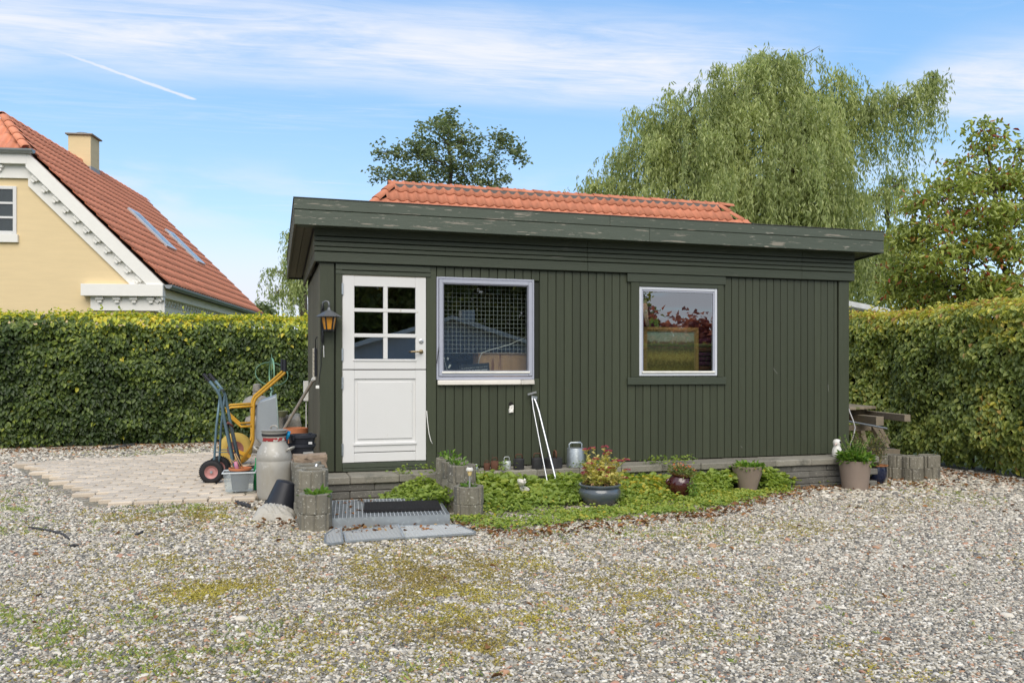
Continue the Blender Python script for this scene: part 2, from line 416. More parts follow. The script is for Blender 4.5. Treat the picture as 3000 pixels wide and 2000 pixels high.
clay_tile = M('red_clay_tile', (0.53, 0.20, 0.115), 0.72, var=0.16, scale=7, bump=0.25, bscale=50, pvar=0.14,
              layers=[((0.34, 0.15, 0.10), 0.60, 0.15, 4, (1, 1, 1)), ((0.06, 0.05, 0.045), 0.755, 0.02, 13, (1, 1, 1))])
clay_house = M('red_house_tile', (0.66, 0.255, 0.145), 0.6, var=0.14, scale=7, bump=0.2, bscale=50, pvar=0.14)
yellow_w = M('yellow_render', (0.74, 0.59, 0.35), 0.85, var=0.10, scale=2, stretch=(.6, .6, 5), bump=0.25, bscale=25, pvar=0.0)
white_w = M('white_render', (0.80, 0.79, 0.75), 0.8, var=0.05, bump=0.2, bscale=30, pvar=0.03)
zinc = M('zinc_gutter', (0.30, 0.32, 0.33), 0.45, 0.6, var=0.25, scale=4, bump=0.05)
soil = M('soil', (0.05, 0.036, 0.025), 0.95, var=0.5, scale=20, bump=1.0, bscale=60)
bark = M('bark', (0.10, 0.08, 0.06), 0.9, var=0.35, scale=12, bump=0.8, bscale=30)
old_wood = M('grey_weathered_wood', (0.25, 0.21, 0.155), 0.85, var=0.35, scale=8, stretch=(2, 2, 2), bump=0.6, bscale=35, pvar=0.25,
             layers=[((0.17, 0.18, 0.08), 0.6, 0.12, 3, (1, 1, 1))])
glass_w = glassmat('window_glass', (.86, .89, .88), ior=2.75)
glass_w2 = glassmat('coated_glass', (.82, .85, .84), ior=3.7)
glass_h = glassmat('house_glass', ior=1.7)
black_in = M('black_shade', (0.015, 0.014, 0.013), 0.9)

# ------------------------------------------------------------------ ground
def sheet(name, xs, ys, dz, mat):
    V = [(x, y, gz(x) + dz) for y in ys for x in xs]; n = len(xs)
    F = [(j * n + i, j * n + i + 1, (j + 1) * n + i + 1, (j + 1) * n + i) for j in range(len(ys) - 1) for i in range(n - 1)]
    return link(name, MB().raw(V, F).mesh(name, mat))
lawn_m = M('lawn', (0.06, 0.09, 0.03), 0.95, var=0.4, scale=2.0, bump=1, bscale=40)
g = sheet('ground', [-600, -100, -30, -12, -4, -0.9, 0, 4, 8.5, 12, 30, 100, 600], [-600, -100, -30, 0, 8, 16, 40, 100, 600], -0.03, lawn_m)
tag(g, 'green land around the gravel yard, reaching the horizon', 'ground', kind='structure')

def yard_mat():
    mt = bpy.data.materials.new('gravel_bed'); mt.use_nodes = True; nt = mt.node_tree; pr = nt.nodes['Principled BSDF']
    tc = nt.nodes.new('ShaderNodeTexCoord')
    vo = nt.nodes.new('ShaderNodeTexVoronoi'); vo.inputs['Scale'].default_value = 42; nt.links.new(tc.outputs['Object'], vo.inputs['Vector'])
    sp = nt.nodes.new('ShaderNodeSeparateColor'); nt.links.new(vo.outputs['Color'], sp.inputs[0])
    cr = nt.nodes.new('ShaderNodeValToRGB'); e = cr.color_ramp.elements; cr.color_ramp.interpolation = 'CONSTANT'
    cols = [(0, (0.14, 0.125, 0.095)), (0.18, (0.22, 0.195, 0.145)), (0.45, (0.30, 0.265, 0.205)), (0.72, (0.42, 0.375, 0.295)), (0.93, (0.36, 0.24, 0.15))]
    while len(e) < len(cols): e.new(0.5)
    for i, (p, c) in enumerate(cols): e[i].position = p; e[i].color = (*c, 1)
    nt.links.new(sp.outputs[0], cr.inputs[0])
    n = nt.nodes.new('ShaderNodeTexNoise'); n.inputs['Scale'].default_value = 1.3; n.inputs['Detail'].default_value = 7; nt.links.new(tc.outputs['Object'], n.inputs['Vector'])
    mr = nt.nodes.new('ShaderNodeMapRange'); mr.inputs[1].default_value = 0.44; mr.inputs[2].default_value = 0.66; nt.links.new(n.outputs[0], mr.inputs[0])
    mx = nt.nodes.new('ShaderNodeMix'); mx.data_type = 'RGBA'; nt.links.new(mr.outputs[0], mx.inputs[0]); nt.links.new(cr.outputs[0], mx.inputs[6])
    mx.inputs[7].default_value = (0.21, 0.185, 0.115, 1)
    nt.links.new(mx.outputs[2], pr.inputs['Base Color']); pr.inputs['Roughness'].default_value = 0.9
    bp = nt.nodes.new('ShaderNodeBump'); bp.inputs['Strength'].default_value = 1.0; bp.inputs['Distance'].default_value = 0.012; bp.invert = True
    nt.links.new(vo.outputs['Distance'], bp.inputs['Height']); nt.links.new(bp.outputs[0], pr.inputs['Normal'])
    return mt
yard = sheet('gravel_yard', [-14, -8, -4, -2, -0.9, 0, 2, 4, 6, 8.5, 10.2], [-12, -4, 0, 2, 4, 6, 8, 10, 12, 15.1], 0.0, yard_mat())
tag(yard, 'grey gravel bed of the yard in front of the shed', 'yard', kind='structure')

# ---- paving (individual pavers)
pv = tag(bpy.data.objects.new('paving', None), 'beige interlocking concrete block paving beside the shed', 'paving', kind='structure')
col.objects.link(pv); pv.location = (-1.2, 10.2, 0)
PAVZ = 0.125
pw, pd = 0.222, 0.168
def paver_outline(w, d_):
    a, b_ = w / 2 - .006, d_ / 2 - .006; j = .016
    f = lambda y: j * (1 - (y / b_) ** 2) - .4 * j
    ys_ = [-b_, -b_ * .5, 0, b_ * .5, b_]
    return [(a + f(y), y) for y in ys_] + [(-a + f(y), y) for y in ys_[::-1]]
ol = paver_outline(pw, pd)
mb = MB(); n_ = len(ol); inn = [(x * .92, y * .90) for x, y in ol]
mb.raw([(x, y, -.09) for x, y in ol] + [(x, y, -.010) for x, y in ol] + [(x, y, 0) for x, y in inn],
       [(i, (i + 1) % n_, n_ + (i + 1) % n_, n_ + i) for i in range(n_)] + [(n_ + i, n_ + (i + 1) % n_, 2 * n_ + (i + 1) % n_, 2 * n_ + i) for i in range(n_)] + [tuple(range(2 * n_, 3 * n_))])
pave_me = mb.mesh('paver', paver_m)
PAVE_CELLS = []
bed = MB()
for r in range(28):
    y = 8.40 + pd * (r + .5)
    if y > 13.0: break
    xl = -1.55 - (y - 8.4) * 0.44
    if y > 12.3: xl = -3.2 + (y - 12.3) * 3.0
    xr = 0.0 if y < 8.9 else 0.40
    k = 0; x = math.ceil((xl + .1) / pw) * pw + (0.5 * pw if r % 2 else 0)
    while x < xr:
        jx = random.uniform(-.003, .003)
        if not (y < 8.9 and x > -0.05) :
            o = link('paver', pave_me, pv, (x + 1.2 + jx, y - 10.2, gz(x) + .040 + random.uniform(-.004, .004)), (random.uniform(-.012, .012), random.uniform(-.012, .012), random.uniform(-.02, .02)))
            PAVE_CELLS.append((x, y))
        x += pw
    bed.lohi((xl, y - pd / 2 + .02, gz(xl) - .02), (xr, y + pd / 2 - .001 + .02, .055))
bed.build('sand_bed', M('joint_soil', (.06, .05, .035), .95, var=.4, scale=15), pv)
# loose paver at the far left corner
p_ = ground(75, 1368); link('paver', pave_me, pv, (p_.x + 1.2, p_.y - 10.2, p_.z + .06), (0.05, 0.03, .3)); PAVE_CELLS.append((p_.x, p_.y))
PC = np.array(PAVE_CELLS)

# ------------------------------------------------------------------ shed
YF = 8.75; XL, XR = 0.52, 7.15; YB = 11.35
FL = 0.29
shed = thing('garden_shed', 'dark green wooden flat roofed garden shed with white half door and two windows', 'shed', (3.8, 8.75, 0))
def zroof(y): return 2.847 - .0705 * (y - 8.48)
dx0, dx1 = 0.758, 1.649; dz0, dz1 = 0.39, 2.374
w1 = (1.766, 2.888, 1.263, 2.392)
w2 = (4.193, 5.233, 1.299, 2.353)
# backing wall round the openings
def rects_wall(x0, x1, z0, z1, holes, y0, y1, mb):
    xs = sorted(set([x0, x1] + [h[0] for h in holes] + [h[1] for h in holes]))
    for a, b in zip(xs[:-1], xs[1:]):
        zz = [z0]
        for h in sorted(holes, key=lambda h: h[2]):
            if h[0] < b - 1e-6 and h[1] > a + 1e-6: zz += [h[2], h[3]]
        zz.append(z1)
        for c, d_ in zip(zz[0::2], zz[1::2]):
            if d_ - c > 1e-4: mb.lohi((a, y0, c), (b, y1, d_))
    return mb
holes = [(dx0, dx1, dz0, dz1), w1, w2]
rects_wall(XL + .03, XR - .03, 0.30, 2.80, holes, 8.760, 8.82, MB()).build('front_wall', green_back, shed)
inner = M('interior_board', (0.20, 0.17, 0.13), 0.8, var=0.3, scale=6, stretch=(6, 6, .6))
MB().lohi((XL + .03, 8.83, 0.27), (XR - .03, YB - .03, 0.32)).build('floor', inner, shed)
MB().lohi((XL + .03, YB - .06, .32), (XR - .03, YB - .01, 2.55)).build('back_wall', inner, shed)
MB().lohi((XR - .06, 8.83, .32), (XR - .031, YB - .07, 2.60)).build('side_wall', inner, shed)
MB().lohi((XL + .031, 8.83, .32), (XL + .06, YB - .07, 2.60)).build('side_wall', inner, shed)
# cladding boards
BW = 0.0993
def board(x0, x1, z0, z1, name='cladding_board', y0=8.735, y1=8.757, mat=green_v, par=None):
    cx, cz = (x0 + x1) / 2, (z0 + z1) / 2
    mb = MB().box((0, 0, 0), (x1 - x0, y1 - y0, z1 - z0), None, .004)
    return link(name, mb.mesh(name, mat), par or shed, (cx - 3.8, (y0 + y1) / 2 - 8.75 + random.uniform(-.0012, .0012), cz))
x = 1.766; i = 0
while x < 6.97:
    a, b = x + .003, min(x + BW - .003, 6.975)
    segs = [(0.30, 2.50)]
    for (h0, h1, hz0, hz1) in (w1, w2):
        if h0 < b - .001 and h1 > a + .001:
            if h0 > a or h1 < b:
                # board half covered by the frame: keep the free strip
                pass
            segs = [(0.30, hz0 + .01), (hz1 - .01, 2.50)]
    for s0, s1 in segs: board(a, b, s0, s1)
    x += BW
# wide plain boards at the left and round the door
board(0.522, 0.668, 0.30, 2.50, 'corner_board', 8.727, 8.757)
board(0.684, 0.752, 0.30, 2.50, 'door_board', 8.727, 8.757)
board(1.654, 1.762, 0.30, 2.50, 'door_board', 8.731, 8.757)
board(6.992, 7.148, 0.30, 2.50, 'corner_board', 8.722, 8.757)
for z0, z1 in ((2.383, 2.425), (2.432, 2.50)): 
    mbx = MB().lohi((.684, 8.722, z0), (1.70, 8.757, z1), .004); mbx.build('door_head_board', green_h, shed)
MB().lohi((0.754, 8.731, .33), (1.652, 8.757, .383), .004).build('threshold', green_h, shed)
MB().lohi((0.754, 8.726, .295), (1.652, 8.757, .327), .004).build('threshold_board', green_h, shed)
# side walls: vertical boards
yy = YF + .01; 
while yy < YB - .05:
    for xs_, nm in ((XL, 0), (XR, 1)):
        o = MB().box((0, 0, 0), (.022, .136, 2.2), None, .004)
        link('side_board', o.mesh('side_board', side_wood), shed, ((XL + .011 if nm == 0 else XR - .011) - 3.8, yy + .07 - 8.75, 1.40))
    yy += .144
MB().lohi((XL + .022, YF + .03, .3), (XL + .03, YB, 2.6)).build('side_backing', green_back, shed)
MB().lohi((XR - .03, YF + .03, .3), (XR - .022, YB, 2.6)).build('side_backing', green_back, shed)
MB().lohi((XL, YB - .005, .3), (XR, YB + .015, 2.6)).build('rear_cladding', side_wood, shed)
# frieze
FZ = [(2.507, 2.610), (2.620, 2.662), (2.670, 2.716), (2.726, 2.770), (2.780, 2.87)]
for z0, z1 in FZ:
    cuts = [XL - .058, onY(1722, 800, 8.69).x, onY(2350, 800, 8.69).x, XR + .058]
    for a, b in zip(cuts[:-1], cuts[1:]):
        MB().lohi((a + .001, 8.690, z0), (b - .001, 8.712, z1), .004).build('frieze_board', green_h, shed)
MB().lohi((XL - .03, 8.716, 2.50), (XR + .03, 8.758, 2.86)).build('frieze_backing', green_back, shed)
for xs_ in (XL - .058, XR + .036):
    for z0, z1 in ((2.507, 2.610), (2.618, None)):
        ya, yb = 8.7135, YB + .1
        if z1: MB().lohi((xs_, ya, z0), (xs_ + .022, yb, z1), .003).build('side_frieze_board', side_wood if xs_ < 1 else green_h, shed)
        else:
            MB().raw([(x_, y_, z_) for x_ in (xs_, xs_ + .022) for (y_, z_) in ((ya, z0), (yb, z0), (yb, max(z0 + .01, zroof(yb))), (ya, zroof(ya) + .005))],
                     [(0, 1, 2, 3), (7, 6, 5, 4), (0, 4, 5, 1), (1, 5, 6, 2), (2, 6, 7, 3), (3, 7, 4, 0)]).build('side_frieze_board', side_wood if xs_ < 1 else green_h, shed)
# roof slab, soffit, fascia
OX0, OX1, OY0, OY1 = XL - .27, XR + .33, YF - .27, YB + .33
def slab(x0, x1, y0, y1, dz0_, dz1_, mb):
    vs = []
    for x_ in (x0, x1):
        for y_ in (y0, y1):
            for dd in (dz0_, dz1_): vs.append((x_, y_, zroof(y_) + dd))
    return mb.raw(vs, [(0, 1, 3, 2), (4, 6, 7, 5), (0, 4, 5, 1), (2, 3, 7, 6), (0, 2, 6, 4), (1, 5, 7, 3)])
felt = M('roofing_felt', (0.06, 0.06, 0.06), 0.9)
slab(OX0 + .03, OX1 - .03, OY0 + .03, OY1 - .03, .05, .24, MB()).build('roof', felt, shed)
n_s = 3
for k in range(n_s):      # soffit boards along the front
    a = OY0 + .028 + k * .062
    slab(OX0 + .03, OX1 - .03, a, a + .056, .022, .045, MB()).build('soffit_board', green_h, shed)
for x0 in (OX0 + .03, OX0 + .115):
    slab(x0, x0 + .08, 8.70, OY1 - .03, .022, .045, MB()).build('soffit_board', side_wood, shed)
for x0 in (OX1 - .11, OX1 - .20, OX1 - .29):
    slab(x0, x0 + .08, 8.70, OY1 - .03, .022, .045, MB()).build('soffit_board', green_h, shed)
xs1 = onY(1787, 640, OY0).x; xs2 = onY(1903, 680, OY0).x
for a, b in ((OX0, xs1), (xs1, OX1)): MB().lohi((a + .001, OY0 - .004, 3.003), (b - .001, OY0 + .022, 3.115), .004).build('fascia_board', green_peel, shed)
for a, b in ((OX0 + .004, xs2), (xs2, OX1 - .004)): MB().lohi((a + .001, OY0, 2.847), (b - .001, OY0 + .024, 2.998), .004).build('fascia_board', green_peel, shed)
for x0, x1 in ((OX0 + .002, OX0 + .026), (OX1 - .026, OX1 - .002)):
    for dd0, dd1 in ((0, .15), (.155, .262)):
        slab(x0, x1, OY0 + .026, OY1, dd0, dd1, MB()).build('side_fascia_board', side_wood if x0 < 2 else green_peel, shed)
slab(OX0 + .03, OX1 - .03, OY1 - .026, OY1 - .002, 0, .26, MB()).build('rear_fascia_board', green_h, shed)
slab(OX0 - .006, OX1 + .006, OY0 - .010, OY1 + .01, .269, .276, MB()).build('roof_edge_felt', felt, shed)
# ---- door
YD = 8.733
def cx3(x_, y_): return onY(840 + x_ / 2.413, 550 + y_ / 2.413, YD)
split = 1.376
up = MB()
sx0 = .862; sx1 = cx3(918, 900).x
gx = [cx3(478, 800).x, cx3(683, 800).x, cx3(714, 800).x, cx3(911, 800).x]
gzv = [(cx3(580, 697).z, cx3(580, 852).z), (cx3(580, 878).z, cx3(580, 1030).z), (cx3(580, 1057).z, cx3(580, 1210).z)]
up.lohi((dx0, YD, split + .005), (gx[0], YD + .045, dz1), .003)
up.lohi((gx[3], YD, split + .005), (dx1, YD + .045, dz1), .003)
up.lohi((gx[0], YD + .001, gzv[0][0]), (gx[3], YD + .044, dz1 - .001), .003)
up.lohi((gx[0], YD + .001, split + .005), (gx[3], YD + .044, gzv[2][1]), .003)
ud = up.build('upper_door', white_p, shed)
for a, b in ((gzv[0][1], gzv[1][0]), (gzv[1][1], gzv[2][0])):
    MB().lohi((gx[0] - .006, YD - .006, b), (gx[3] + .006, YD + .035, a), .004).build('glazing_bar', white_p, ud)
for (a, b) in gzv: MB().lohi((gx[1], YD - .004, b + .001), (gx[2], YD + .033, a - .001), .004).build('glazing_bar', white_p, ud)
MB().lohi((gx[0] - .012, YD - .008, gzv[2][1] - .022), (gx[3] + .012, YD - .0005, gzv[2][1] - .004), .003).build('drip_moulding', white_p, ud)
for c0, c1 in ((gx[0], gx[1]), (gx[2], gx[3])):
    for (a, b) in gzv:
        MB().lohi((c0 + .0005, YD + .018, b + .0005), (c1 - .0005, YD + .022, a - .0005)).build('pane', glass_w2, ud)
brass = M('dull_brass', (0.28, 0.22, 0.13), 0.4, 0.8)
pk = cx3(950, 1085); MB().lathe([(.026, 0), (.026, .006), (.016, .009), (.014, .014), (0, .014)], 18, (pk.x, YD, pk.z), Matrix.Rotation(R(90), 3, 'X')).build('lock', alu, ud, True, auto=35)
pk = cx3(950, 1158); hb = MB().lathe([(.024, 0), (.024, .006), (.012, .009), (.010, .04), (0, .04)], 16, (pk.x, YD, pk.z), Matrix.Rotation(R(90), 3, 'X'))
hb.tube([(pk.x, YD - .04, pk.z), (pk.x - .03, YD - .045, pk.z), (pk.x - .12, YD - .045, pk.z - .003)], [.010, .010, .008], 8)
hb.build('handle', brass, ud, True, auto=40)
lo = MB()
lz = {k: cx3(580, v).z for k, v in dict(a=1352, b=0).items()}
c4 = lambda x_, y_: onY(850 + x_ / 3.733, 1200 + y_ / 3.733, YD)
pz1 = cx3(580, 1350).z; pz0 = c4(1000, 352).z
lo.lohi((dx0, YD, dz0), (gx[0], YD + .045, split - .005), .003)
lo.lohi((gx[3], YD, dz0), (dx1, YD + .045, split - .005), .003)
lo.lohi((gx[0], YD + .001, pz1), (gx[3], YD + .044, split - .006), .003)
zb = c4(1000, 462).z
lo.lohi((gx[0], YD + .001, zb + .004), (gx[3], YD + .044, pz0), .004)
lo.lohi((gx[0], YD + .001, dz0 + .001), (gx[3], YD + .044, zb - .004), .004)
ld = lo.build('lower_door', white_p, shed)
MB().lohi((gx[0], YD + .016, pz0), (gx[3], YD + .036, pz1)).build('panel', white_p, ld)
MB().lohi((gx[0] + .035, YD + .004, pz0 + .035), (gx[3] - .035, YD + .017, pz1 - .035), .012).build('raised_panel', white_p, ld)
MB().lohi((gx[0] - .012, YD - .012, pz0 - .032), (gx[3] + .012, YD - .0005, pz0 - .008), .005).build('drip_strip', white_p, ld)
for (yy0, yy1, par) in ((675, 755, ud), (1135, 1222, ud), (1338, 1420, ld)):
    a = cx3(402, yy0).z; b = cx3(402, yy1).z
    MB().tube([(dx0 - .004, YD - .008, b), (dx0 - .004, YD - .008, a)], .010, 8).build('hinge', galv, par, True, auto=40)
a = c4(575, 370).z; b = c4(575, 500).z
MB().tube([(dx0 - .004, YD - .008, b), (dx0 - .004, YD - .008, a)], .010, 8).build('hinge', galv, ld, True, auto=40)
for xx in (dx0 - .010, ): MB().lohi((xx, YD + .004, dz0), (xx + .008, YD + .03, dz1 + .008)).build('door_edge_strip', white_p, shed)
MB().lohi((dx0, YD + .002, dz1 + .001), (dx1, YD + .03, dz1 + .008)).build('door_edge_strip', M('cream_edge', (.6, .55, .42), .7), shed)
# ---- windows
def frame4(x0, x1, z0, z1, t, y0, y1, ch=.004, mb=None, tb=None):
    mb = mb or MB(); tb = tb or t
    mb.lohi((x0, y0, z0), (x0 + t, y1, z1), ch); mb.lohi((x1 - t, y0, z0), (x1, y1, z1), ch)
    mb.lohi((x0 + t, y0 + .0005, z1 - t), (x1 - t, y1 - .0005, z1), ch); mb.lohi((x0 + t, y0 + .0005, z0), (x1 - t, y1 - .0005, z0 + tb), ch)
    return mb
x0, x1, z0, z1 = w1
wf = frame4(x0, x1, z0, z1, .022, 8.722, 8.80, tb=.034).build('window', grey_frame, shed)
frame4(x0 + .026, x1 - .026, z0 + .040, z1 - .026, .042, 8.712, 8.77, tb=.045).build('sash', grey_frame, wf)
frame4(x0 + .0685, x1 - .0685, z0 + .092, z1 - .0685, .012, 8.720, 8.765).build('bead', M('bead_dark', (.22, .23, .28), .5), wf)
MB().lohi((x0 + .056, 8.700, z0 + .072), (x1 - .056, 8.716, z0 + .094), .004).build('glazing_strip', M('white_plastic', (.78, .77, .72), .45), wf)
MB().lohi((x0 + .081, 8.735, z0 + .105), (x1 - .081, 8.740, z1 - .081)).build('pane', glass_w, wf)
MB().lohi((x0 + .01, 8.69, z0 - .055), (x0 + .955, 8.757, z0 - .004), .006).jitter(.0015, 1).build('sill', sill_white, wf)
MB().lohi((x0 + .957, 8.689, z0 - .056), (x1 - .005, 8.757, z0 - .005), .006).jitter(.0015, 2).build('sill', sill_white, wf)
MB().tube([onY(1286, 1015, 8.70), onY(1284, 1030, 8.695), onY(1280, 1064, 8.70)], .004, 6).build('stay_hook', iron_dk, wf)
x0, x1, z0, z1 = w2
wf2 = frame4(x0, x1, z0, z1, .034, 8.722, 8.80).build('window', lt_frame, shed)
frame4(x0 + .035, x1 - .035, z0 + .035, z1 - .035, .020, 8.727, 8.77).build('sash', grey_frame, wf2)
MB().lohi((x0 + .036, 8.710, z0 + .034), (x1 - .036, 8.7265, z0 + .058), .003).build('glazing_strip', M('white_plastic', (.78, .77, .72), .45), wf2)
MB().lohi((x0 + .0555, 8.739, z0 + .0555), (x1 - .0555, 8.744, z1 - .0555)).build('pane', glass_w2, wf2)
tx0, tx1 = onY(1838, 830, 8.71).x, onY(2126, 830, 8.71).x
MB().lohi((tx0, 8.704, onY(1985, 824, 8.71).z - .055 + .03), (tx1, 8.734, onY(1985, 824, 8.71).z + .075), .004).build('trim_board', green_h, wf2)
MB().lohi((tx0 + .005, 8.704, 1.195), (tx1 + .005, 8.734, 1.283), .004).build('trim_board', green_h, wf2)
zt = onY(1985, 824, 8.71).z - .026
MB().lohi((tx0 + .05, 8.712, 1.284), (w2[0] - .004, 8.734, zt), .004).build('trim_board', green_v, wf2)
MB().lohi((w2[1] + .004, 8.712, 1.284), (tx1 - .03, 8.734, zt), .004).build('trim_board', green_v, wf2)
MB().lohi((w2[0] - .003, 8.714, w2[3] + .002), (w2[1] + .003, 8.734, zt - .001), .002).build('trim_board', green_h, wf2)

# ---- foundation wall of concrete blocks
fw = thing('foundation_wall', 'low dry laid wall of dark concrete blocks under the shed front', 'wall', (3.8, 8.4, 0))
cop_me = MB().box((0, 0, 0), (.495, .41, .073), None, .009).jitter(.002, 3).mesh('coping_block', coping_m)
blk_me = MB().box((0, 0, 0), (.495, .2, .072), None, .007).jitter(.002, 4).mesh('block', concrete_dk)
x = 0.30; k = 0
while x < 7.0:
    link('coping_block', cop_me, fw, (x + .25 - 3.8, 8.555 - 8.4 + random.uniform(-.008, .008), .2525 + random.uniform(-.002, .002)), (0, 0, random.uniform(-.012, .012)))
    x += .5
for c in range(4):
    z = .2525 - .0755 * (c + 1); x = 0.30 - (.25 if c % 2 == 0 else 0)
    while x < 7.0:
        xa = x
        if z + .04 > gz(x + .25) - .02 and x > .0:
            link('block', blk_me, fw, (xa + .25 - 3.8, 8.485 - 8.4 + random.uniform(-.008, .008), z + random.uniform(-.0015, .0015)), (0, 0, random.uniform(-.012, .012)))
        x += .5
for c in range(5):   # short return at the right end
    link('block', blk_me, fw, (7.18 - 3.8, 9.0 - 8.4, .2525 - .0755 * c), (0, 0, R(90)))

# paint chips and nail heads on the cladding
chip = M('bare_chip', (.36, .37, .33), .8)
for (u0, v0, u1, v1, w_) in ((2265, 1078, 2277, 1094, .0032), (2426, 1126, 2427, 1146, .003), (2170, 1306, 2175, 1311, .004)):
    a, b = onY(u0, v0, 8.7335), onY(u1, v1, 8.7335); MB().bar(a, b, .0015, w_, up=(1, 0, 0)).build('paint_chip', chip, shed)
nails = MB()
for zz in (.42, 1.15, 2.44):
    x = 1.766 + BW / 2
    while x < 6.95:
        if not any(h[0] - .03 < x < h[1] + .03 and h[2] - .05 < zz < h[3] + .05 for h in (w1, w2)):
            p_ = random.uniform(-.02, .02); nails.box((x + p_, 8.7335, zz + random.uniform(-.02, .02)), (.006, .002, .006))
        x += BW
o = nails.build('nail_heads', iron_rust, shed); o['kind'] = 'stuff'

# ------------------------------------------------------------------ pantiles
def tile_mb(w=.205, L=.385, th=.018, seg=9):
    vs = []; 
    def prof(s): return .044 * (0.5 + 0.5 * math.cos(2 * math.pi * (s - .08))) ** 1.6
    for (y, dz) in ((0, .028), (L, 0.0)):
        for i in range(seg + 1):
            s = i / seg * 1.10; vs.append((s * w, y, prof(s) + dz))
    for i in range(seg + 1):
        s = i / seg * 1.10; vs.append((s * w, 0.002, prof(s) + .028 - th))
    n = seg + 1
    fs = [(i, i + 1, n + i + 1, n + i) for i in range(seg)] + [(2 * n + i, 2 * n + i + 1, i + 1, i) for i in range(seg)]
    return vs, fs
def ridge_cap(L=.40, r0=.105, r1=.09, n=8):
    vs = []
    for (y, r, z) in ((0, r0, 0), (L, r1, -.012)):
        for k in range(n + 1):
            a = math.pi * k / n; vs.append((-r * math.cos(a), y, r * .8 * math.sin(a) + z))
    for k in range(n + 1):
        a = math.pi * k / n; vs.append((-(r0 - .014) * math.cos(a), 0.001, (r0 - .014) * .8 * math.sin(a)))
    m_ = n + 1
    return vs, [(k, k + 1, m_ + k + 1, m_ + k) for k in range(n)] + [(2 * m_ + k, 2 * m_ + k + 1, k + 1, k) for k in range(n)]
def frame_rot(xax, yax):
    xax = Vector(xax).normalized(); yax = Vector(yax).normalized(); z = xax.cross(yax)
    return Matrix((xax, yax, z)).transposed()
tv, tf = tile_mb()
tile_me = MB().raw(tv, tf).mesh('roof_tile', clay_tile, True)
tile_me_h = MB().raw(tv, tf).mesh('roof_tile', clay_house, True)
cv, cf = ridge_cap()
cap_me = MB().raw(cv, cf).mesh('ridge_tile', clay_tile, True)
cap_me_h = MB().raw(cv, cf).mesh('ridge_tile', clay_house, True)

# ------------------------------------------------------------------ outbuilding with hipped tile roof behind the shed
GX0, GX1, GY, GZ = 2.52, 10.2, 17.0, 5.24; GP = R(46); RUN = 1.6
gar = thing('outbuilding', 'outbuilding with hipped orange clay tile roof rising behind the shed', 'building', (6.4, 17, 0))
ze = GZ - RUN * math.tan(GP)
MB().lohi((GX0 - RUN + .25, GY - RUN + .25, gz(6)), (GX1 + RUN - .25, GY + RUN - .25, ze + .1)).build('wall', yellow_w, gar)
e = [(GX0 - RUN, GY - RUN, ze), (GX1 + RUN, GY - RUN, ze), (GX1 + RUN, GY + RUN, ze), (GX0 - RUN, GY + RUN, ze), (GX0, GY, GZ - .02), (GX1, GY, GZ - .02)]
MB().raw([(x_, y_, z_ - .03) for x_, y_, z_ in e], [(0, 1, 5, 4), (1, 2, 5), (2, 3, 4, 5), (3, 0, 4), (3, 2, 1, 0)]).build('roof', M('roof_underlay', (.05, .045, .04), .9), gar)
mr_ = frame_rot((1, 0, 0), (0, math.cos(GP), math.sin(GP))).to_euler()
exp_ = .325
for r in range(5):
    dist_ = (r + 1) * exp_ - .03
    y0 = GY - dist_ * math.cos(GP); z0 = GZ - dist_ * math.sin(GP)
    run = dist_ * math.cos(GP)
    nx = int((GX1 - GX0 + 2 * run) / .205) + 2
    for k in range(nx):
        x_ = GX0 + (k - int(run / .205) - 1) * .205
        mid = x_ + .1
        if mid < GX0 - run + .22 + .0 * r and r >= 0 and mid < GX0 - (run - exp_ * .72) + .02: continue
        if mid > GX1 + (run - exp_ * .72) - .0: continue
        o = link('roof_tile', tile_me, gar, (x_ - 6.4, y0 - 17, z0), mr_); o.rotation_euler.y += random.uniform(-.02, .02)
x_ = GX0 - .12
while x_ < GX1 + .1:
    link('ridge_tile', cap_me, gar, (x_ - 6.4, 0, GZ - .005 + random.uniform(-.006, .006)), (0, random.uniform(-.04, .04), R(-90)))
    x_ += .355
mort = M('mortar', (.16, .155, .15), .95, var=.4, scale=20)
MB().lohi((GX0 - .05, GY - .10, GZ - .13), (GX1 + .05, GY + .10, GZ - .01)).build('mortar_bed', mort, gar)
for sx, gx_ in ((-1, GX0), (1, GX1)):
    dv = Vector((sx, -1, -math.tan(GP))).normalized()
    for k in range(6):
        p_ = Vector((gx_, GY, GZ + .0)) + dv * (.38 * (k + 1) - .02)
        rt = frame_rot(dv.cross(Vector((0, 0, 1))) * -1, -dv).to_euler()
        link('hip_tile', cap_me, gar, (p_.x - 6.4, p_.y - 17, p_.z + .0), rt)

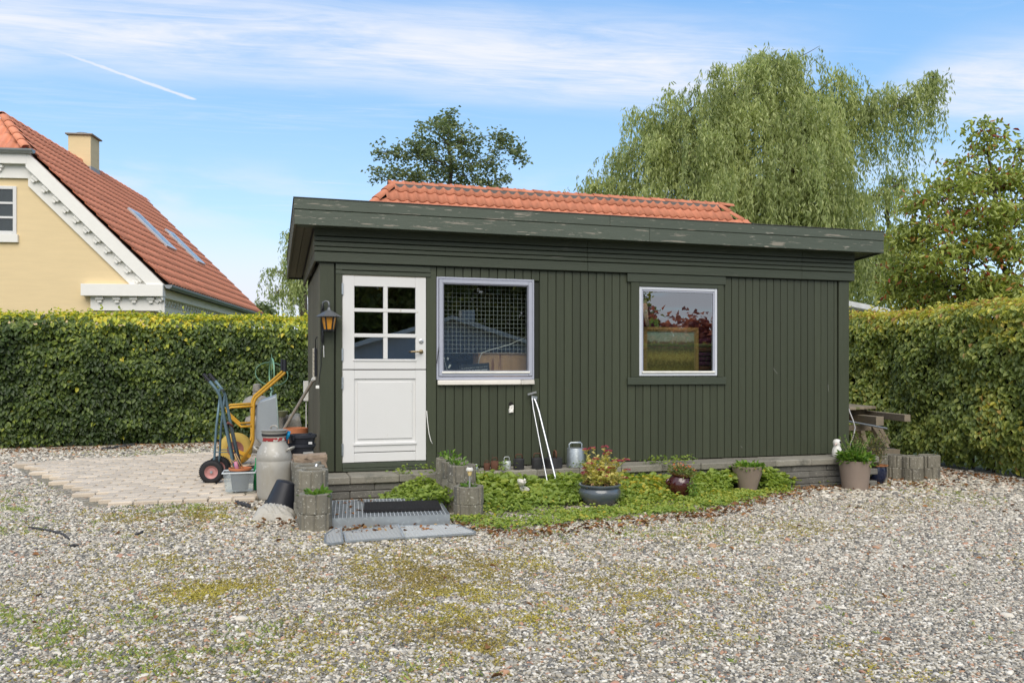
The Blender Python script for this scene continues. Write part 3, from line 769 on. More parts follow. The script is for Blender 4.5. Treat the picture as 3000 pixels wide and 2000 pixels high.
# ------------------------------------------------------------------ yellow house at the left
hw = thing('yellow_house', 'yellow rendered house with red tiled half hipped roof and white brackets', 'house', (-2.12, 18.70, 0), R(-10.75))
EZ, RZ, HW, HL, HH = 3.22, 6.95, 3.75, 10.2, 5.93      # eave, ridge, half width, length, half-hip height
slope = (RZ - EZ) / HW; xh = -(HH - EZ) / slope; sh = (RZ - HH) / slope
def B(name, mat, a, b, par=None, ch=.004): return MB().lohi(a, b, ch).build(name, mat, par or hw, world=False)
wx = -.28
gab = [(wx, gz(-4)), (wx, EZ - .35), (wx - .02, EZ - .25)]
poly = [(wx, 0), (wx, EZ - .1), (xh - .05, HH - .12), (-2 * HW - xh + .05, HH - .12), (-2 * HW - wx, EZ - .1), (-2 * HW - wx, 0)]
n_ = len(poly)
MB().raw([(x_, .0, z_) for x_, z_ in poly] + [(x_, .3, z_) for x_, z_ in poly], [tuple(range(n_)), tuple(range(n_, 2 * n_))[::-1]] + [(i, n_ + i, n_ + (i + 1) % n_, (i + 1) % n_) for i in range(n_)]).build('gable_wall', yellow_w, hw, world=False)
B('side_wall', yellow_w, (wx - .3, .301, 0), (wx - .001, HL - .1, EZ - .1)); B('side_wall', yellow_w, (-2 * HW - wx, .301, 0), (-2 * HW - wx + .3, HL - .1, EZ - .1))
# roof under-slabs
def rs(xa, za, xb, zb, y0, y1): return [(xa, y0, za), (xb, y0, zb), (xb, y1, zb), (xa, y1, za)]
ru = MB()
ru.raw([(0.05, -.05, EZ - .08), (0.05, HL, EZ - .08), (-HW, HL, RZ - .03), (-HW, sh, RZ - .03), (xh, -.05, HH - .05)], [(0, 1, 2, 3, 4)])
ru.raw([(-2 * HW - .05, -.05, EZ - .08), (-2 * HW - .05, HL, EZ - .08), (-HW, HL, RZ - .03), (-HW, sh, RZ - .03), (-2 * HW - xh, -.05, HH - .05)], [(4, 3, 2, 1, 0)])
ru.raw([(xh, -.05, HH - .05), (-HW, sh, RZ - .03), (-2 * HW - xh, -.05, HH - .05)], [(0, 1, 2)])
ru.raw([(0, HL - .1, EZ - .1), (-HW, HL - .1, RZ - .05), (-2 * HW, HL - .1, EZ - .1)], [(0, 1, 2)])
ru.build('roof', M('roof_underlay', (.05, .045, .04), .9), hw, world=False)
ang = math.atan(slope); sl = HW / math.cos(ang)
mrot = frame_rot((0, 1, 0), (-math.cos(ang), 0, math.sin(ang)))
mrh = mrot.to_euler()
rest = MB(); cnt = 0; rows = int(sl / .335) + 1
ncol = int(HL / .205)
for kc in range(ncol):
    for r in range(rows):
        d_ = r * .335 - .03
        if d_ > sl - .1: continue
        x_ = .06 - d_ * math.cos(ang); z_ = EZ - .03 + d_ * math.sin(ang); y_ = -.10 + kc * .205
        if z_ > HH - .2 and y_ < (z_ - HH) / slope * 1.0 + .05: continue
        if (kc < 19):
            o = link('roof_tile', tile_me_h, hw, (x_, y_, z_), mrh); cnt += 1
        else:
            o_ = Vector((x_, y_, z_)); rest.raw([mrot @ Vector(p) + o_ for p in tv], tf)
o = rest.build('roof_tiles', clay_house, hw, True, world=False); o['kind'] = 'stuff'
y_ = sh - .05
while y_ < HL - .2:
    link('ridge_tile', cap_me_h, hw, (-HW, y_, RZ + .01), (0, 0, 0)); y_ += .36
# half hip: tiles + caps
ahip = math.atan2(RZ - HH, sh)
mh2 = frame_rot((-1, 0, 0), (0, math.cos(ahip), math.sin(ahip))).to_euler()
for r in range(4):
    d_ = r * .33 - .06; y_ = d_ * math.cos(ahip) - .1; z_ = HH + d_ * math.sin(ahip)
    for k in range(int((HW + xh) * 2 / .205) + 2):
        x_ = xh + .1 - k * .205; lim = (z_ - HH) / slope + .12
        if x_ - .1 > xh - lim or x_ - .1 < -2 * HW - xh + lim: continue
        link('roof_tile', tile_me_h, hw, (x_, y_, z_), mh2)
for sx in (1, -1):
    a = Vector((xh if sx > 0 else -2 * HW - xh, -.12, HH)); b = Vector((-HW, sh, RZ)); dv = (b - a).normalized()
    k = 0
    while k * .34 < (b - a).length - .28:
        p_ = a + dv * (k * .34); link('hip_tile', cap_me_h, hw, (p_.x, p_.y, p_.z + .03), frame_rot(dv.cross(Vector((0, 0, 1))), dv).to_euler()); k += 1
# rake trims, brackets
def rakebox(o0, o1, y0, y1):   # band offset perpendicular below the roof line
    nx, nz_ = math.sin(ang), math.cos(ang)
    a0 = Vector((0.0 + .02, 0, EZ - .06)); a1 = Vector((xh, 0, HH - .03))
    vs = []
    for y_ in (y0, y1):
        for (pp, of) in ((a0, o0), (a1, o0), (a1, o1), (a0, o1)):
            q_ = Vector(pp); z_ = q_.z - of / nz_; vs.append((q_.x - (0 if pp is a0 else .0), y_, z_))
    return vs, [(0, 1, 2, 3), (7, 6, 5, 4), (0, 4, 5, 1), (1, 5, 6, 2), (2, 6, 7, 3), (3, 7, 4, 0)]
MB().raw(*rakebox(.0, .24, -.16, -.001)).build('rake_band', white_w, hw, world=False)
MB().raw(*rakebox(.24, .50, -.05, -.0005)).build('rake_band', white_w, hw, world=False)
B('top_band', white_w, (-2 * HW - xh, -.165, HH - .30), (xh + .02, -.002, HH - .04)); B('top_band', white_w, (-2 * HW - xh - .1, -.052, HH - .58), (xh + .10, -.003, HH - .301))
brk = MB().lohi((-.075, -.07, .0), (.075, 0, .065), .004).lohi((-.04, -.05, -.065), (.04, 0, .0), .004).mesh('bracket', white_w)
for k in range(13):
    f_ = (k + .55) / 13.2; x_ = .02 + (xh - .02) * f_; z_ = EZ - .06 + (HH + .03 - EZ) * f_ - .24 / math.cos(ang) - .075
    link('bracket', brk, hw, (x_, -.05, z_ - .03), (0, ang, 0))
for k in range(2): link('bracket', brk, hw, (xh - .55 - k * .62, -.05, HH - .38), None)
B('cornice_return', white_w, (-1.62, -.20, EZ - .32), (.03, -.004, EZ - .07)); B('cornice_return', white_w, (-1.48, -.06, EZ - .62), (wx + .25, -.003, EZ - .321))
for k in range(4): link('bracket', brk, hw, (-1.28 + k * .345, -.06, EZ - .395), None)
cream_w = M('cream_render', (.92, .86, .72), .8, var=.05)
B('side_cornice', cream_w, (wx - .02, .0, EZ - .32), (wx + .24, HL - .1, EZ - .13)); B('side_cornice', cream_w, (wx - .02, .002, EZ - .62), (wx + .06, HL - .1, EZ - .321))
brs = MB().lohi((0, -.05, .0), (.08, .05, .075), .003).lohi((0, -.03, -.07), (.06, .03, .0), .003).mesh('bracket', white_w)
k = 0
while .2 + k * .21 < HL - .2: link('bracket', brs, hw, (wx + .06, .2 + k * .21, EZ - .40), None); k += 1
# gutters
def gutter(a, b, r=.075):
    a = Vector(a); b = Vector(b); d_ = (b - a).normalized(); s_ = d_.cross(Vector((0, 0, 1))); vs = []; n = 9
    for p_ in (a, b):
        for rr in (r, r - .006):
            for k in range(n): 
                t_ = math.pi * k / (n - 1); vs.append(p_ + s_ * (rr * math.cos(t_)) - Vector((0, 0, rr * math.sin(t_))))
    fs = []
    for k in range(n - 1):
        fs += [(k, k + 1, 2 * n + k + 1, 2 * n + k), (n + k + 1, n + k, 3 * n + k, 3 * n + k + 1), (k + 1, k, n + k, n + k + 1)]
    fs.append(tuple(range(n)))
    return MB().raw(vs, fs)
gutter((.12, -.12, EZ - .07), (.12, HL, EZ - .07), .085).build('gutter', zinc, hw, world=False)
gutter((xh + .18, -.20, HH - .01), (-2 * HW - xh - .1, -.20, HH - .01), .085).build('gutter', zinc, hw, world=False)
# chimney
cs = 5.25
chm = B('chimney', yellow_w, (-HW - .28, cs - .28, RZ - .6), (-HW + .30, cs + .30, 7.66))
B('cap', M('stone_cap', (.33, .29, .25), .8), (-HW - .34, cs - .34, 7.662), (-HW + .36, cs + .36, 7.70), chm)
MB().lathe([(.2, 7.701), (.2, 7.75), (.17, 7.77), (0, 7.77)], 16, (-HW, cs, 0)).build('flue', zinc, chm, True, world=False, auto=40)
MB().lohi((-HW - .29, cs - .29, RZ - .4), (-HW + .312, cs + .312, RZ - .12)).build('flashing', M('lead', (.36, .36, .36), .6), chm, world=False)
# skylights
def skylight(s0, s1, d0, d1):
    def pt(s_, d_, h): return Vector((-d_ + h * math.sin(ang), s_, EZ + d_ * slope + h * math.cos(ang)))
    c_ = pt((s0 + s1) / 2, (d0 + d1) / 2, .10); L_ = (d1 - d0) / math.cos(ang)
    f_ = MB(); 
    for (a, b, sx, sy) in ((-(s1 - s0) / 2 + .035, 0, .07, L_), ((s1 - s0) / 2 - .035, 0, .07, L_), (0, -L_ / 2 + .04, s1 - s0 - .141, .08), (0, L_ / 2 - .06, s1 - s0 - .141, .12)):
        f_.box(c_ + mrot @ Vector((a, b, 0)), (sx, sy, .07), mrot, .01)
    fo = f_.build('skylight', alu, hw, world=False)
    MB().box(c_ + mrot @ Vector((0, -.02, .02)), (s1 - s0 - .145, L_ - .21, .02), mrot).build('pane', glass_h, fo, world=False)
    MB().box(c_ + mrot @ Vector((0, -.02, -.04)), (s1 - s0 - .145, L_ - .21, .02), mrot).build('blind', black_in, fo, world=False)
skylight(4.2, 4.98, 1.3, 2.3); skylight(6.9, 7.68, 1.25, 2.2)
# gable window
gx0, gx1, gz0, gz1 = -4.53, -2.97, 4.18, 5.19
wh = frame4(gx0, gx1, gz0, gz1, .07, -.03, .02, .006).build('window', white_p, hw, world=False)
B('sill', white_w, (gx0 - .06, -.06, gz0 - .17), (gx1 + .04, -.002, gz0 - .005), wh)
B('mullion', white_p, (-3.80, -.032, gz0 + .071), (-3.70, .018, gz1 - .071), wh)
for zz in (gz0 + .33, gz0 + .63):
    B('glazing_bar', white_p, (gx0 + .071, -.028, zz), (-3.801, .01, zz + .045), wh, .003); B('glazing_bar', white_p, (-3.699, -.028, zz), (gx1 - .071, .01, zz + .045), wh, .003)
B('pane', glass_h, (gx0 + .07, -.012, gz0 + .07), (gx1 - .07, -.008, gz1 - .07), wh, 0)
B('room_shade', M('dim_room', (.05, .055, .06), .9), (gx0 + .05, -.0065, gz0 + .05), (gx1 - .05, -.0055, gz1 - .05), wh, 0)

# low white roofed shed just visible over the right hedge
ns = thing('neighbour_shed', 'pale grey shed roof just showing above the right hedge', 'shed', P(2500, 925, 21) - Vector((0, 0, 2.6)))
q_ = P(2500, 918, 21); lw = ns.location.copy()
MB().lohi((q_.x - 3.2, q_.y - 1.2, 0), (q_.x - .1, q_.y + 1.2, q_.z - .25)).build('wall', white_w, ns)
MB().bar((q_.x - 3.4, q_.y, q_.z + .42), (q_.x + .55, q_.y, q_.z - .13), 2.8, .12).build('roof', M('pale_sheet', (.62, .63, .64), .6), ns)

# ------------------------------------------------------------------ hedges
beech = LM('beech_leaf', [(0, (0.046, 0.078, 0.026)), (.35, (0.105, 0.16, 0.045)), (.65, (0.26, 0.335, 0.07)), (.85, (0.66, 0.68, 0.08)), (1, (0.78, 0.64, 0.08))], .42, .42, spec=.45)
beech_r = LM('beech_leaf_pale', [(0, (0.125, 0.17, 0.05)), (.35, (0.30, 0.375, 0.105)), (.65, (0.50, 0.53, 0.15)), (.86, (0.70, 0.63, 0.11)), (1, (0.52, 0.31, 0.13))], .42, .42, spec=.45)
def hedge(name, label, p0, p1, depth, ztop, zb, outn, n, mat, topy, seed, topw=.45):
    """p0->p1 front face line, outn outward normal (xy)"""
    r = np.random.default_rng(seed)
    p0 = np.array(p0); p1 = np.array(p1); L = np.linalg.norm(p1 - p0); ax = (p1 - p0) / L; on = np.array(outn)
    h = thing(name, label, 'hedge', (*((p0 + p1) / 2), 0))
    # solid branch mass, coloured dark to put shade between the leaves
    cb = MB(); c0 = p0 - on * .22 ; c1 = p1 - on * .22; c2 = p1 - on * (depth - .1); c3 = p0 - on * (depth - .1)
    cb.prism([tuple(c0), tuple(c1), tuple(c2), tuple(c3)][::(1 if np.cross(ax, -on) > 0 else -1)], zb + .18, ztop - .16)
    cb.build('core', M('hedge_core', (0.018, 0.022, 0.010), .95, var=.5, scale=15, bump=1, bscale=20), h)
    # stems
    st = MB(); k = 0
    while k * .28 < L:
        b = p0 + ax * (k * .28 + r.uniform(-.08, .08)) - on * (depth * .35 + r.uniform(-.12, .12)); zg = gz(b[0])
        st.tube([(b[0], b[1], zg - .02), (b[0] + r.uniform(-.04, .04), b[1], zg + .3), (b[0] + r.uniform(-.1, .1), b[1], zg + .75)], [.022, .018, .012], 6); k += 1
    st.build('stems', bark, h)
    # front leaves
    s = r.uniform(0, L, n); z = zb + (ztop - zb) * r.uniform(0, 1, n)
    bulge = (vnoise(s, z, 1.6, seed) - .5) * .22 + (vnoise(s, z, 5, seed + 1) - .5) * .14
    edge = np.clip((zb + .35 - z) / .35, 0, 1) * .16 + np.clip((z - ztop + .12) / .12, 0, 1) * .10
    dep = -bulge + edge + r.exponential(.05, n) - .05
    keep = r.uniform(0, 1, n) < np.where(z < zb + .25, (z - zb) / .25 * .7 + .3, 1)
    s, z, dep = s[keep], z[keep], dep[keep]; m_ = len(s)
    XY = p0 + np.outer(s, ax) - dep[:, None] * on
    Pn = np.column_stack([XY, z]); o3 = np.array([on[0], on[1], 0]); 
    D = o3 * .45 + np.array([0, 0, -.75]) + np.outer(r.normal(0, .6, m_), [ax[0], ax[1], 0]) + r.normal(0, .22, (m_, 3))
    N = o3 * .9 + np.array([0, 0, .75]) + r.normal(0, .38, (m_, 3))
    cc = .02 + .55 * r.uniform(0, 1, m_) ** 1.3 + (vnoise(s, z, 2.2, seed + 5) - .5) * .35
    cc = cc + np.where(vnoise(s, z, 1.1, seed + 9) + .4 * r.uniform(0, 1, m_) > 1.13, .35, 0) + np.where(r.uniform(0, 1, m_) > .985, .4, 0)
    cc = cc + topy * np.clip((z - (ztop - topw)) / topw, 0, 1) ** 1.5 * r.uniform(.2, 1, m_)  # new-growth yellow; on the right hedge also sunlit top put in leaf colour
    arrs = [(Pn, D, N, r.uniform(.065, .105, m_), cc)]
    # top leaves and shoots
    nt_ = int(L * depth * 900); s2 = r.uniform(0, L, nt_); d2 = r.uniform(0, depth, nt_)
    z2 = ztop + (vnoise(s2, d2, 2.2, seed + 3) - .5) * .09 + r.normal(0, .03, nt_)
    P2 = np.column_stack([p0 + np.outer(s2, ax) - d2[:, None] * on, z2])
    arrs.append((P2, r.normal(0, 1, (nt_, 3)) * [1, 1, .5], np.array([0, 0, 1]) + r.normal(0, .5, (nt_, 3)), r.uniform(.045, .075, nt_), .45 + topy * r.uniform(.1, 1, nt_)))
    nsh = int(L * 12); ss = r.uniform(0, L, nsh); ds = r.uniform(-.02, depth * .7, nsh); hh = np.abs(r.normal(0, .09, nsh)) + .02
    k6 = 7; ps = np.repeat(np.column_stack([p0 + np.outer(ss, ax) - ds[:, None] * on, np.full(nsh, ztop)]), k6, 0)
    lean = np.repeat(r.normal(0, .3, (nsh, 2)), k6, 0); tt_ = np.tile(np.linspace(.1, 1, k6), nsh) * np.repeat(hh, k6)
    ps[:, 2] += tt_; ps[:, :2] += lean * tt_[:, None]
    arrs.append((ps, r.normal(0, 1, (len(ps), 3)) + [0, 0, .3], np.array([0, 0, 1]) + r.normal(0, .5, (len(ps), 3)), r.uniform(.035, .065, len(ps)), .62 + .28 * r.uniform(0, 1, len(ps))))
    # end caps
    ne = int(depth * (ztop - zb) * 900)
    for pe, sg in ((p0, -1), (p1, 1)):
        dd = r.uniform(0, depth, ne); ze_ = r.uniform(zb, ztop, ne); Pe = np.column_stack([pe - np.outer(dd, on) + ax * sg * r.normal(0, .05, ne)[:, None], ze_])
        arrs.append((Pe, np.array([ax[0] * sg, ax[1] * sg, -.7]) + r.normal(0, .4, (ne, 3)), np.array([ax[0] * sg, ax[1] * sg, .7]) + r.normal(0, .35, (ne, 3)), r.uniform(.05, .08, ne), .15 + .4 * r.uniform(0, 1, ne)))
    Pn, D, N = (np.concatenate([a[i] for a in arrs]) for i in range(3)); Lf = np.concatenate([a[3] for a in arrs]); cc = np.concatenate([a[4] for a in arrs])
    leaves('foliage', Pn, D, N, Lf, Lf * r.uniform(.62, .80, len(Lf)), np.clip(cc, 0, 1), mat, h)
    return h
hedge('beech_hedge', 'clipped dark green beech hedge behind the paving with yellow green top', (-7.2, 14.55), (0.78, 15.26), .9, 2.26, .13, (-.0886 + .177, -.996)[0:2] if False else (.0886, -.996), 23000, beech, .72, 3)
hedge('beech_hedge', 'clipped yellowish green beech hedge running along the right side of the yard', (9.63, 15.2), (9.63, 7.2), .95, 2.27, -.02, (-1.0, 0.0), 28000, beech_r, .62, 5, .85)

# ------------------------------------------------------------------ trees
def limb(a, b, r, sag=.1, n=6, seed=0, wob=.04):
    rr = random.Random(seed); a = Vector(a); b = Vector(b); L = (b - a).length; pts = []
    for i in range(n + 1):
        t_ = i / n; p_ = a.lerp(b, t_) + Vector((rr.uniform(-1, 1), rr.uniform(-1, 1), rr.uniform(-1, 1))) * (wob * L * math.sin(math.pi * t_)); p_.z += sag * L * math.sin(math.pi * t_); pts.append(p_)
    return pts
def blob_tree(name, label, base, forks, blobs, leafL, mat, nleaf, tr=.22, seed=1, aspect=.5, droop=.2, clump=.22, hang=0.0, simple=True, cbase=None, twigs=7, cat='tree', group=None, nper=22):
    """blobs: (centre, (rx,ry,rz))"""
    r = np.random.default_rng(seed); t = thing(name, label, cat, base, group=group)
    b = Vector(base); wood = MB(); fk = [Vector(f) for f in forks]
    prev = b; rad = tr
    for i, f in enumerate(fk):
        wood.tube(limb(prev, f, 0, 0, 5, seed + i), [rad * (1 - .06 * k) for k in range(6)], 8); prev = f; rad *= .72
    PS = []; CS = []
    vol = np.array([bb[1][0] * bb[1][1] * bb[1][2] for bb in blobs]) ** .62; vol /= vol.sum()
    for bi, (c, rad3) in enumerate(blobs):
        c = Vector(c); dists = [(c - f).length + (2.0 if f.z > c.z else 0) for f in fk]; f = fk[int(np.argmin(dists))]
        rr = max(.018, tr * .20 * min(1, max(rad3) / 1.2))
        pts = limb(f, c, 0, .06, 6, seed * 31 + bi); wood.tube(pts, [rr * (1 - .1 * k) for k in range(7)], 6)
        n = int(nleaf * vol[bi]); nc = max(3, n // nper)
        q = r.normal(size=(nc, 3)); q = q / np.linalg.norm(q, axis=1, keepdims=True) * (r.uniform(0.25, 1, (nc, 1)) ** .5)
        q[:, 2] = np.where(q[:, 2] < 0, q[:, 2] * .8, q[:, 2]); cen = np.array(c) + q * np.array(rad3)
        for k in range(min(twigs, nc)):
            wood.tube(limb(c, cen[k], 0, .05, 3, seed + bi * 17 + k), [rr * .42, rr * .3, rr * .22, rr * .12], 4)
        idx = r.integers(0, nc, n); pos = cen[idx] + r.normal(0, clump, (n, 3)) * [1, 1, .75]
        PS.append(pos); CS.append(r.uniform(0, .6, nc)[idx] * .6 + r.uniform(0, .5, n) + q[idx, 2] * .06)
    wood.build('trunk', bark, t, True)
    Pn = np.concatenate(PS); cc = np.concatenate(CS); n = len(Pn)
    D = r.normal(size=(n, 3)) * [1, 1, .6] + [0, 0, -hang]; N = r.normal(size=(n, 3)) * .7 + [0, 0, 1.0]
    if hang > .5: N = r.normal(size=(n, 3)) + [0, 0, .35]
    L = leafL * r.uniform(.7, 1.25, n)
    leaves('crown', Pn, D, N, L, L * aspect, np.clip(cc if cbase is None else cbase(cc, r), 0, 1), mat, t, simple=simple, droop=droop)
    return t
dark_leaf = LM('dark_leaf', [(0, (0.11, 0.145, 0.075)), (.5, (0.21, 0.26, 0.14)), (1, (0.33, 0.37, 0.18))], .38, .5)
cherry = LM('cherry_leaf', [(0, (0.22, 0.28, 0.07)), (.5, (0.40, 0.46, 0.11)), (.84, (0.58, 0.60, 0.15)), (.93, (0.42, 0.17, 0.05)), (1, (0.34, 0.05, 0.035))], .35, .38, spec=.5)
willow_m = LM('willow_leaf', [(0, (0.16, 0.20, 0.08)), (.45, (0.37, 0.42, 0.17)), (.8, (0.58, 0.62, 0.28)), (1, (0.72, 0.73, 0.35))], .42, .5)
def blob(u, v, t, ru, rvv, rt=None):
    s = t / FPX; c = P(u, v, t); rt = rt if rt else ru; return (c, (ru * s, rt * s, rvv * s))
# tree behind the outbuilding
tt = 30
bl = [blob(1310, 365, tt, 45, 36), blob(1285, 400, tt, 95, 60), blob(1230, 440, tt, 55, 40), blob(1370, 430, tt, 60, 60), blob(1300, 480, tt, 110, 55), blob(1190, 450, tt, 55, 40),
      blob(1130, 450, tt, 32, 45), blob(1110, 520, tt, 32, 25), blob(1180, 520, tt, 60, 35), blob(1250, 530, tt, 80, 30), blob(1360, 520, tt, 70, 35), blob(1465, 400, tt, 38, 42), blob(1490, 440, tt, 45, 40),
      blob(1440, 480, tt, 45, 45), blob(1455, 530, tt, 50, 30), blob(1520, 470, tt, 28, 20), blob(1420, 560, tt, 60, 25), blob(1200, 570, tt, 80, 30), blob(1315, 345, tt, 22, 26)]
bl = [(c_ + Vector((0, 0, .05)), (a_[0] * .92, a_[1] * .92, a_[2] * .85)) for c_, a_ in bl]
fk = [P(1318, 760, tt), P(1316, 600, tt), P(1322, 500, tt), P(1314, 430, tt)]
bp_ = P(1318, 900, tt); blob_tree('broadleaf_tree', 'dark green open crowned tree behind the orange tile roof', (bp_.x, bp_.y, 0), fk, bl, .15, dark_leaf, 6200, .2, 11, .6, .2, .12, nper=13, twigs=14)
# cherry tree over the right hedge
tt = 14.0
bl = []
for (u, v, a, b_, dt) in [(2890, 400, 45, 75, 0), (2985, 430, 30, 50, .2), (2815, 470, 34, 36, -.2), (2900, 520, 110, 50, .3), (2790, 540, 90, 40, -.3), (2985, 520, 50, 60, .4), (2700, 580, 60, 38, -.3), (2860, 620, 140, 50, 0),
                          (2970, 620, 60, 60, .5), (2720, 660, 100, 40, -.2), (2640, 690, 60, 38, 0), (2830, 720, 150, 55, .3), (2960, 720, 60, 60, 0), (2680, 780, 90, 45, .2), (2800, 830, 160, 60, .4), (2940, 830, 100, 60, .2),
                          (2640, 840, 60, 40, .4), (3060, 560, 60, 80, .3), (3080, 700, 80, 90, .4), (2880, 350, 18, 35, 0), (2740, 740, 70, 40, -.5), (2870, 890, 180, 50, .4), (2700, 880, 90, 40, .5)]:
    bl.append(blob(u, v + 8, tt + dt, a * .85, b_ * .72))
def cher(cc, r): return np.where(r.uniform(0, 1, len(cc)) > .915, r.uniform(.9, 1, len(cc)), cc * .78)
fk = [P(2950, 860, 14.4), P(2930, 700, 14.3), P(2915, 560, 14.2), P(2895, 450, 14.1)]
bp_ = P(2960, 1076, 14.5); blob_tree('cherry_tree', 'cherry tree with drooping leaves turning red, behind the right hedge', (bp_.x, bp_.y, -.1), fk, bl, .108, cherry, 12500, .08, 21, .42, .25, .13, hang=.95, simple=False, cbase=cher, nper=13, twigs=14)

# weeping willows
def willow(name, label, base, forks, tops, t, nstr, mat, seed, leafL=.17, tr=.45, step=.105, extra=()):
    r = np.random.default_rng(seed); th = thing(name, label, 'tree', base); s = t / FPX
    wood = MB(); fk = [Vector(f) for f in forks]; prev = Vector(base); rad = tr
    for i, f in enumerate(fk):
        wood.tube(limb(prev, f, 0, 0, 5, seed + i), [rad * (1 - .05 * k) for k in range(6)], 8); prev = f; rad *= .78
    for (i0, p_) in extra:
        wood.tube(limb(fk[i0], p_, 0, .03, 6, seed + 50, .05), [.12 - .013 * k for k in range(7)], 7); fk.append(Vector(p_))
    w = np.array([(a * b) ** .62 for (_, _, a, b, _, _) in tops]); w /= w.sum()
    AP, AD, AN, AL, AC = [], [], [], [], []
    twig = MB()
    for bi, (u, v, ru, rvv, hang, dt) in enumerate(tops):
        c = P(u, v, t + dt); f = fk[int(np.argmin([(c - x_).length + (1.5 if x_.z > c.z else 0) for x_ in fk]))]
        c2 = c - Vector((0, 0, rvv * s * .6)); wood.tube(limb(f, c2, 0, .06, 7, seed * 13 + bi, .05), [.085 * (1 - .12 * k) * min(1, ru / 110) + .008 for k in range(8)], 6)
        ns_ = max(6, int(nstr * w[bi])); R3 = np.array([ru * s, max(ru, 70) * s * .9, rvv * s])
        q = r.normal(size=(ns_, 3)); q /= np.linalg.norm(q, axis=1, keepdims=True); q *= r.uniform(.1, 1, (ns_, 1)) ** .4
        nb = max(2, ns_ // 11); ib = r.integers(0, nb, ns_); q = q[ib]; p0 = np.array(c) + q * R3 + r.normal(0, .20, (ns_, 3)) * [1, 1, .6]
        for k in range(min(8, ns_)): wood.tube(limb(c2, p0[k], 0, .04, 4, seed + bi * 7 + k), [.026, .022, .017, .011, .006], 5)
        ln = hang * s * r.uniform(.35, 1.1, ns_); br = .65 * r.uniform(0, 1, nb)[ib] + .35 * r.uniform(0, 1, ns_); ln = ln * r.uniform(.55, 1.15, nb)[ib]
        for i in range(ns_):
            n = max(4, int(ln[i] / step)); tau = np.linspace(0, 1, n)
            out = np.array([q[i, 0], q[i, 1], 0]) + r.normal(0, .35, 3) * [1, 1, 0]
            pos = p0[i] + np.outer(1 - np.exp(-3 * tau), out) * min(.9, ln[i] * .28)
            pos[:, 2] += np.minimum(.25, .15 * ln[i]) * np.sin(np.minimum(tau * 4, np.pi)) - tau * ln[i]
            pos += r.normal(0, .03, (n, 3))
            for k in range(2):
                AP.append(pos + r.normal(0, .03, (n, 3))); d_ = np.array([0, 0, -1.0]) + r.normal(0, .38, (n, 3)); AD.append(d_); AN.append(r.normal(0, 1, (n, 3)) + [0, 0, .4])
                AL.append(leafL * r.uniform(.7, 1.3, n)); AC.append(np.clip(.15 + .5 * br[i] + r.normal(0, .14, n) + .12 * q[i, 2], 0, 1))
    wood.build('trunk', bark, th, True)
    AL = np.concatenate(AL)
    leaves('crown', np.concatenate(AP), np.concatenate(AD), np.concatenate(AN), AL, AL * .25, np.concatenate(AC), mat, th, simple=True, fold=.1, droop=.05)
    return th
T = 28
tops = [(2270, 185, 120, 45, 230, 0), (2120, 245, 140, 50, 260, -.5), (2380, 250, 110, 55, 270, 0), (1990, 320, 120, 55, 270, 0), (2240, 340, 190, 70, 300, -1.2), (1890, 440, 100, 55, 210, 0),
        (2060, 440, 170, 70, 260, -1), (2400, 400, 100, 60, 280, -.6), (2540, 300, 80, 38, 230, 0), (2650, 275, 80, 32, 210, 0), (2730, 232, 42, 18, 130, 0), (2250, 540, 190, 60, 300, -2), (1810, 545, 80, 30, 120, 0),
        (1735, 555, 40, 16, 70, 0), (1950, 580, 130, 45, 190, -1), (2430, 560, 70, 50, 220, -1), (2555, 575, 90, 28, 130, 0), (2640, 520, 50, 22, 110, .5), (2380, 640, 120, 50, 260, -1), (2520, 690, 120, 45, 240, .5),
        (2620, 730, 100, 40, 210, 1), (2470, 760, 110, 40, 200, -.5), (2600, 800, 110, 40, 150, 1.5), (2110, 640, 160, 40, 240, 0), (2280, 170, 70, 25, 120, 0), (1920, 380, 60, 35, 160, 1), (2330, 470, 120, 60, 300, -2.4), (2160, 560, 120, 60, 300, -2.4)]
wf_ = [P(2420, 760, T), P(2350, 600, T), P(2290, 430, T), P(2260, 300, T), P(2420, 470, T), P(2480, 420, T), P(2440, 610, T)]
bp_ = P(2430, 1000, T)
def order(fs): return fs
willow('weeping_willow', 'tall weeping willow with hanging pale green branches behind the shed', (bp_.x, bp_.y, 0), wf_[:4], tops, T, 5600, willow_m, 31, extra=[(1, wf_[4]), (4, P(2545, 345, T)), (0, P(2500, 600, T)), (6, P(2600, 565, T)), (5, P(2650, 305, T))])
T2 = 46
tops2 = [(850, 690, 45, 20, 120, 0), (830, 790, 40, 22, 110, 0), (880, 770, 45, 25, 120, 0), (810, 850, 28, 16, 70, 0), (860, 840, 45, 20, 90, 0), (910, 720, 50, 30, 150, 0), (930, 640, 50, 25, 140, 0)]
bp_ = P(890, 1010, T2)
willow('weeping_willow', 'distant weeping willow seen between the yellow house and the shed', (bp_.x, bp_.y, 0), [P(888, 860, T2), P(885, 760, T2)], tops2, T2, 420, willow_m, 33, .24, .3, .16)
bp_ = P(772, 1010, 40)
blob_tree('round_bush', 'small round dark bush at the far end of the yellow house', (bp_.x, bp_.y, 0), [P(772, 940, 40)], [blob(772, 905, 40, 22, 20), blob(760, 915, 40, 18, 14), blob(786, 912, 40, 18, 16), blob(772, 930, 40, 30, 18)], .2, dark_leaf, 900, .1, 41, .6, .2, .15)

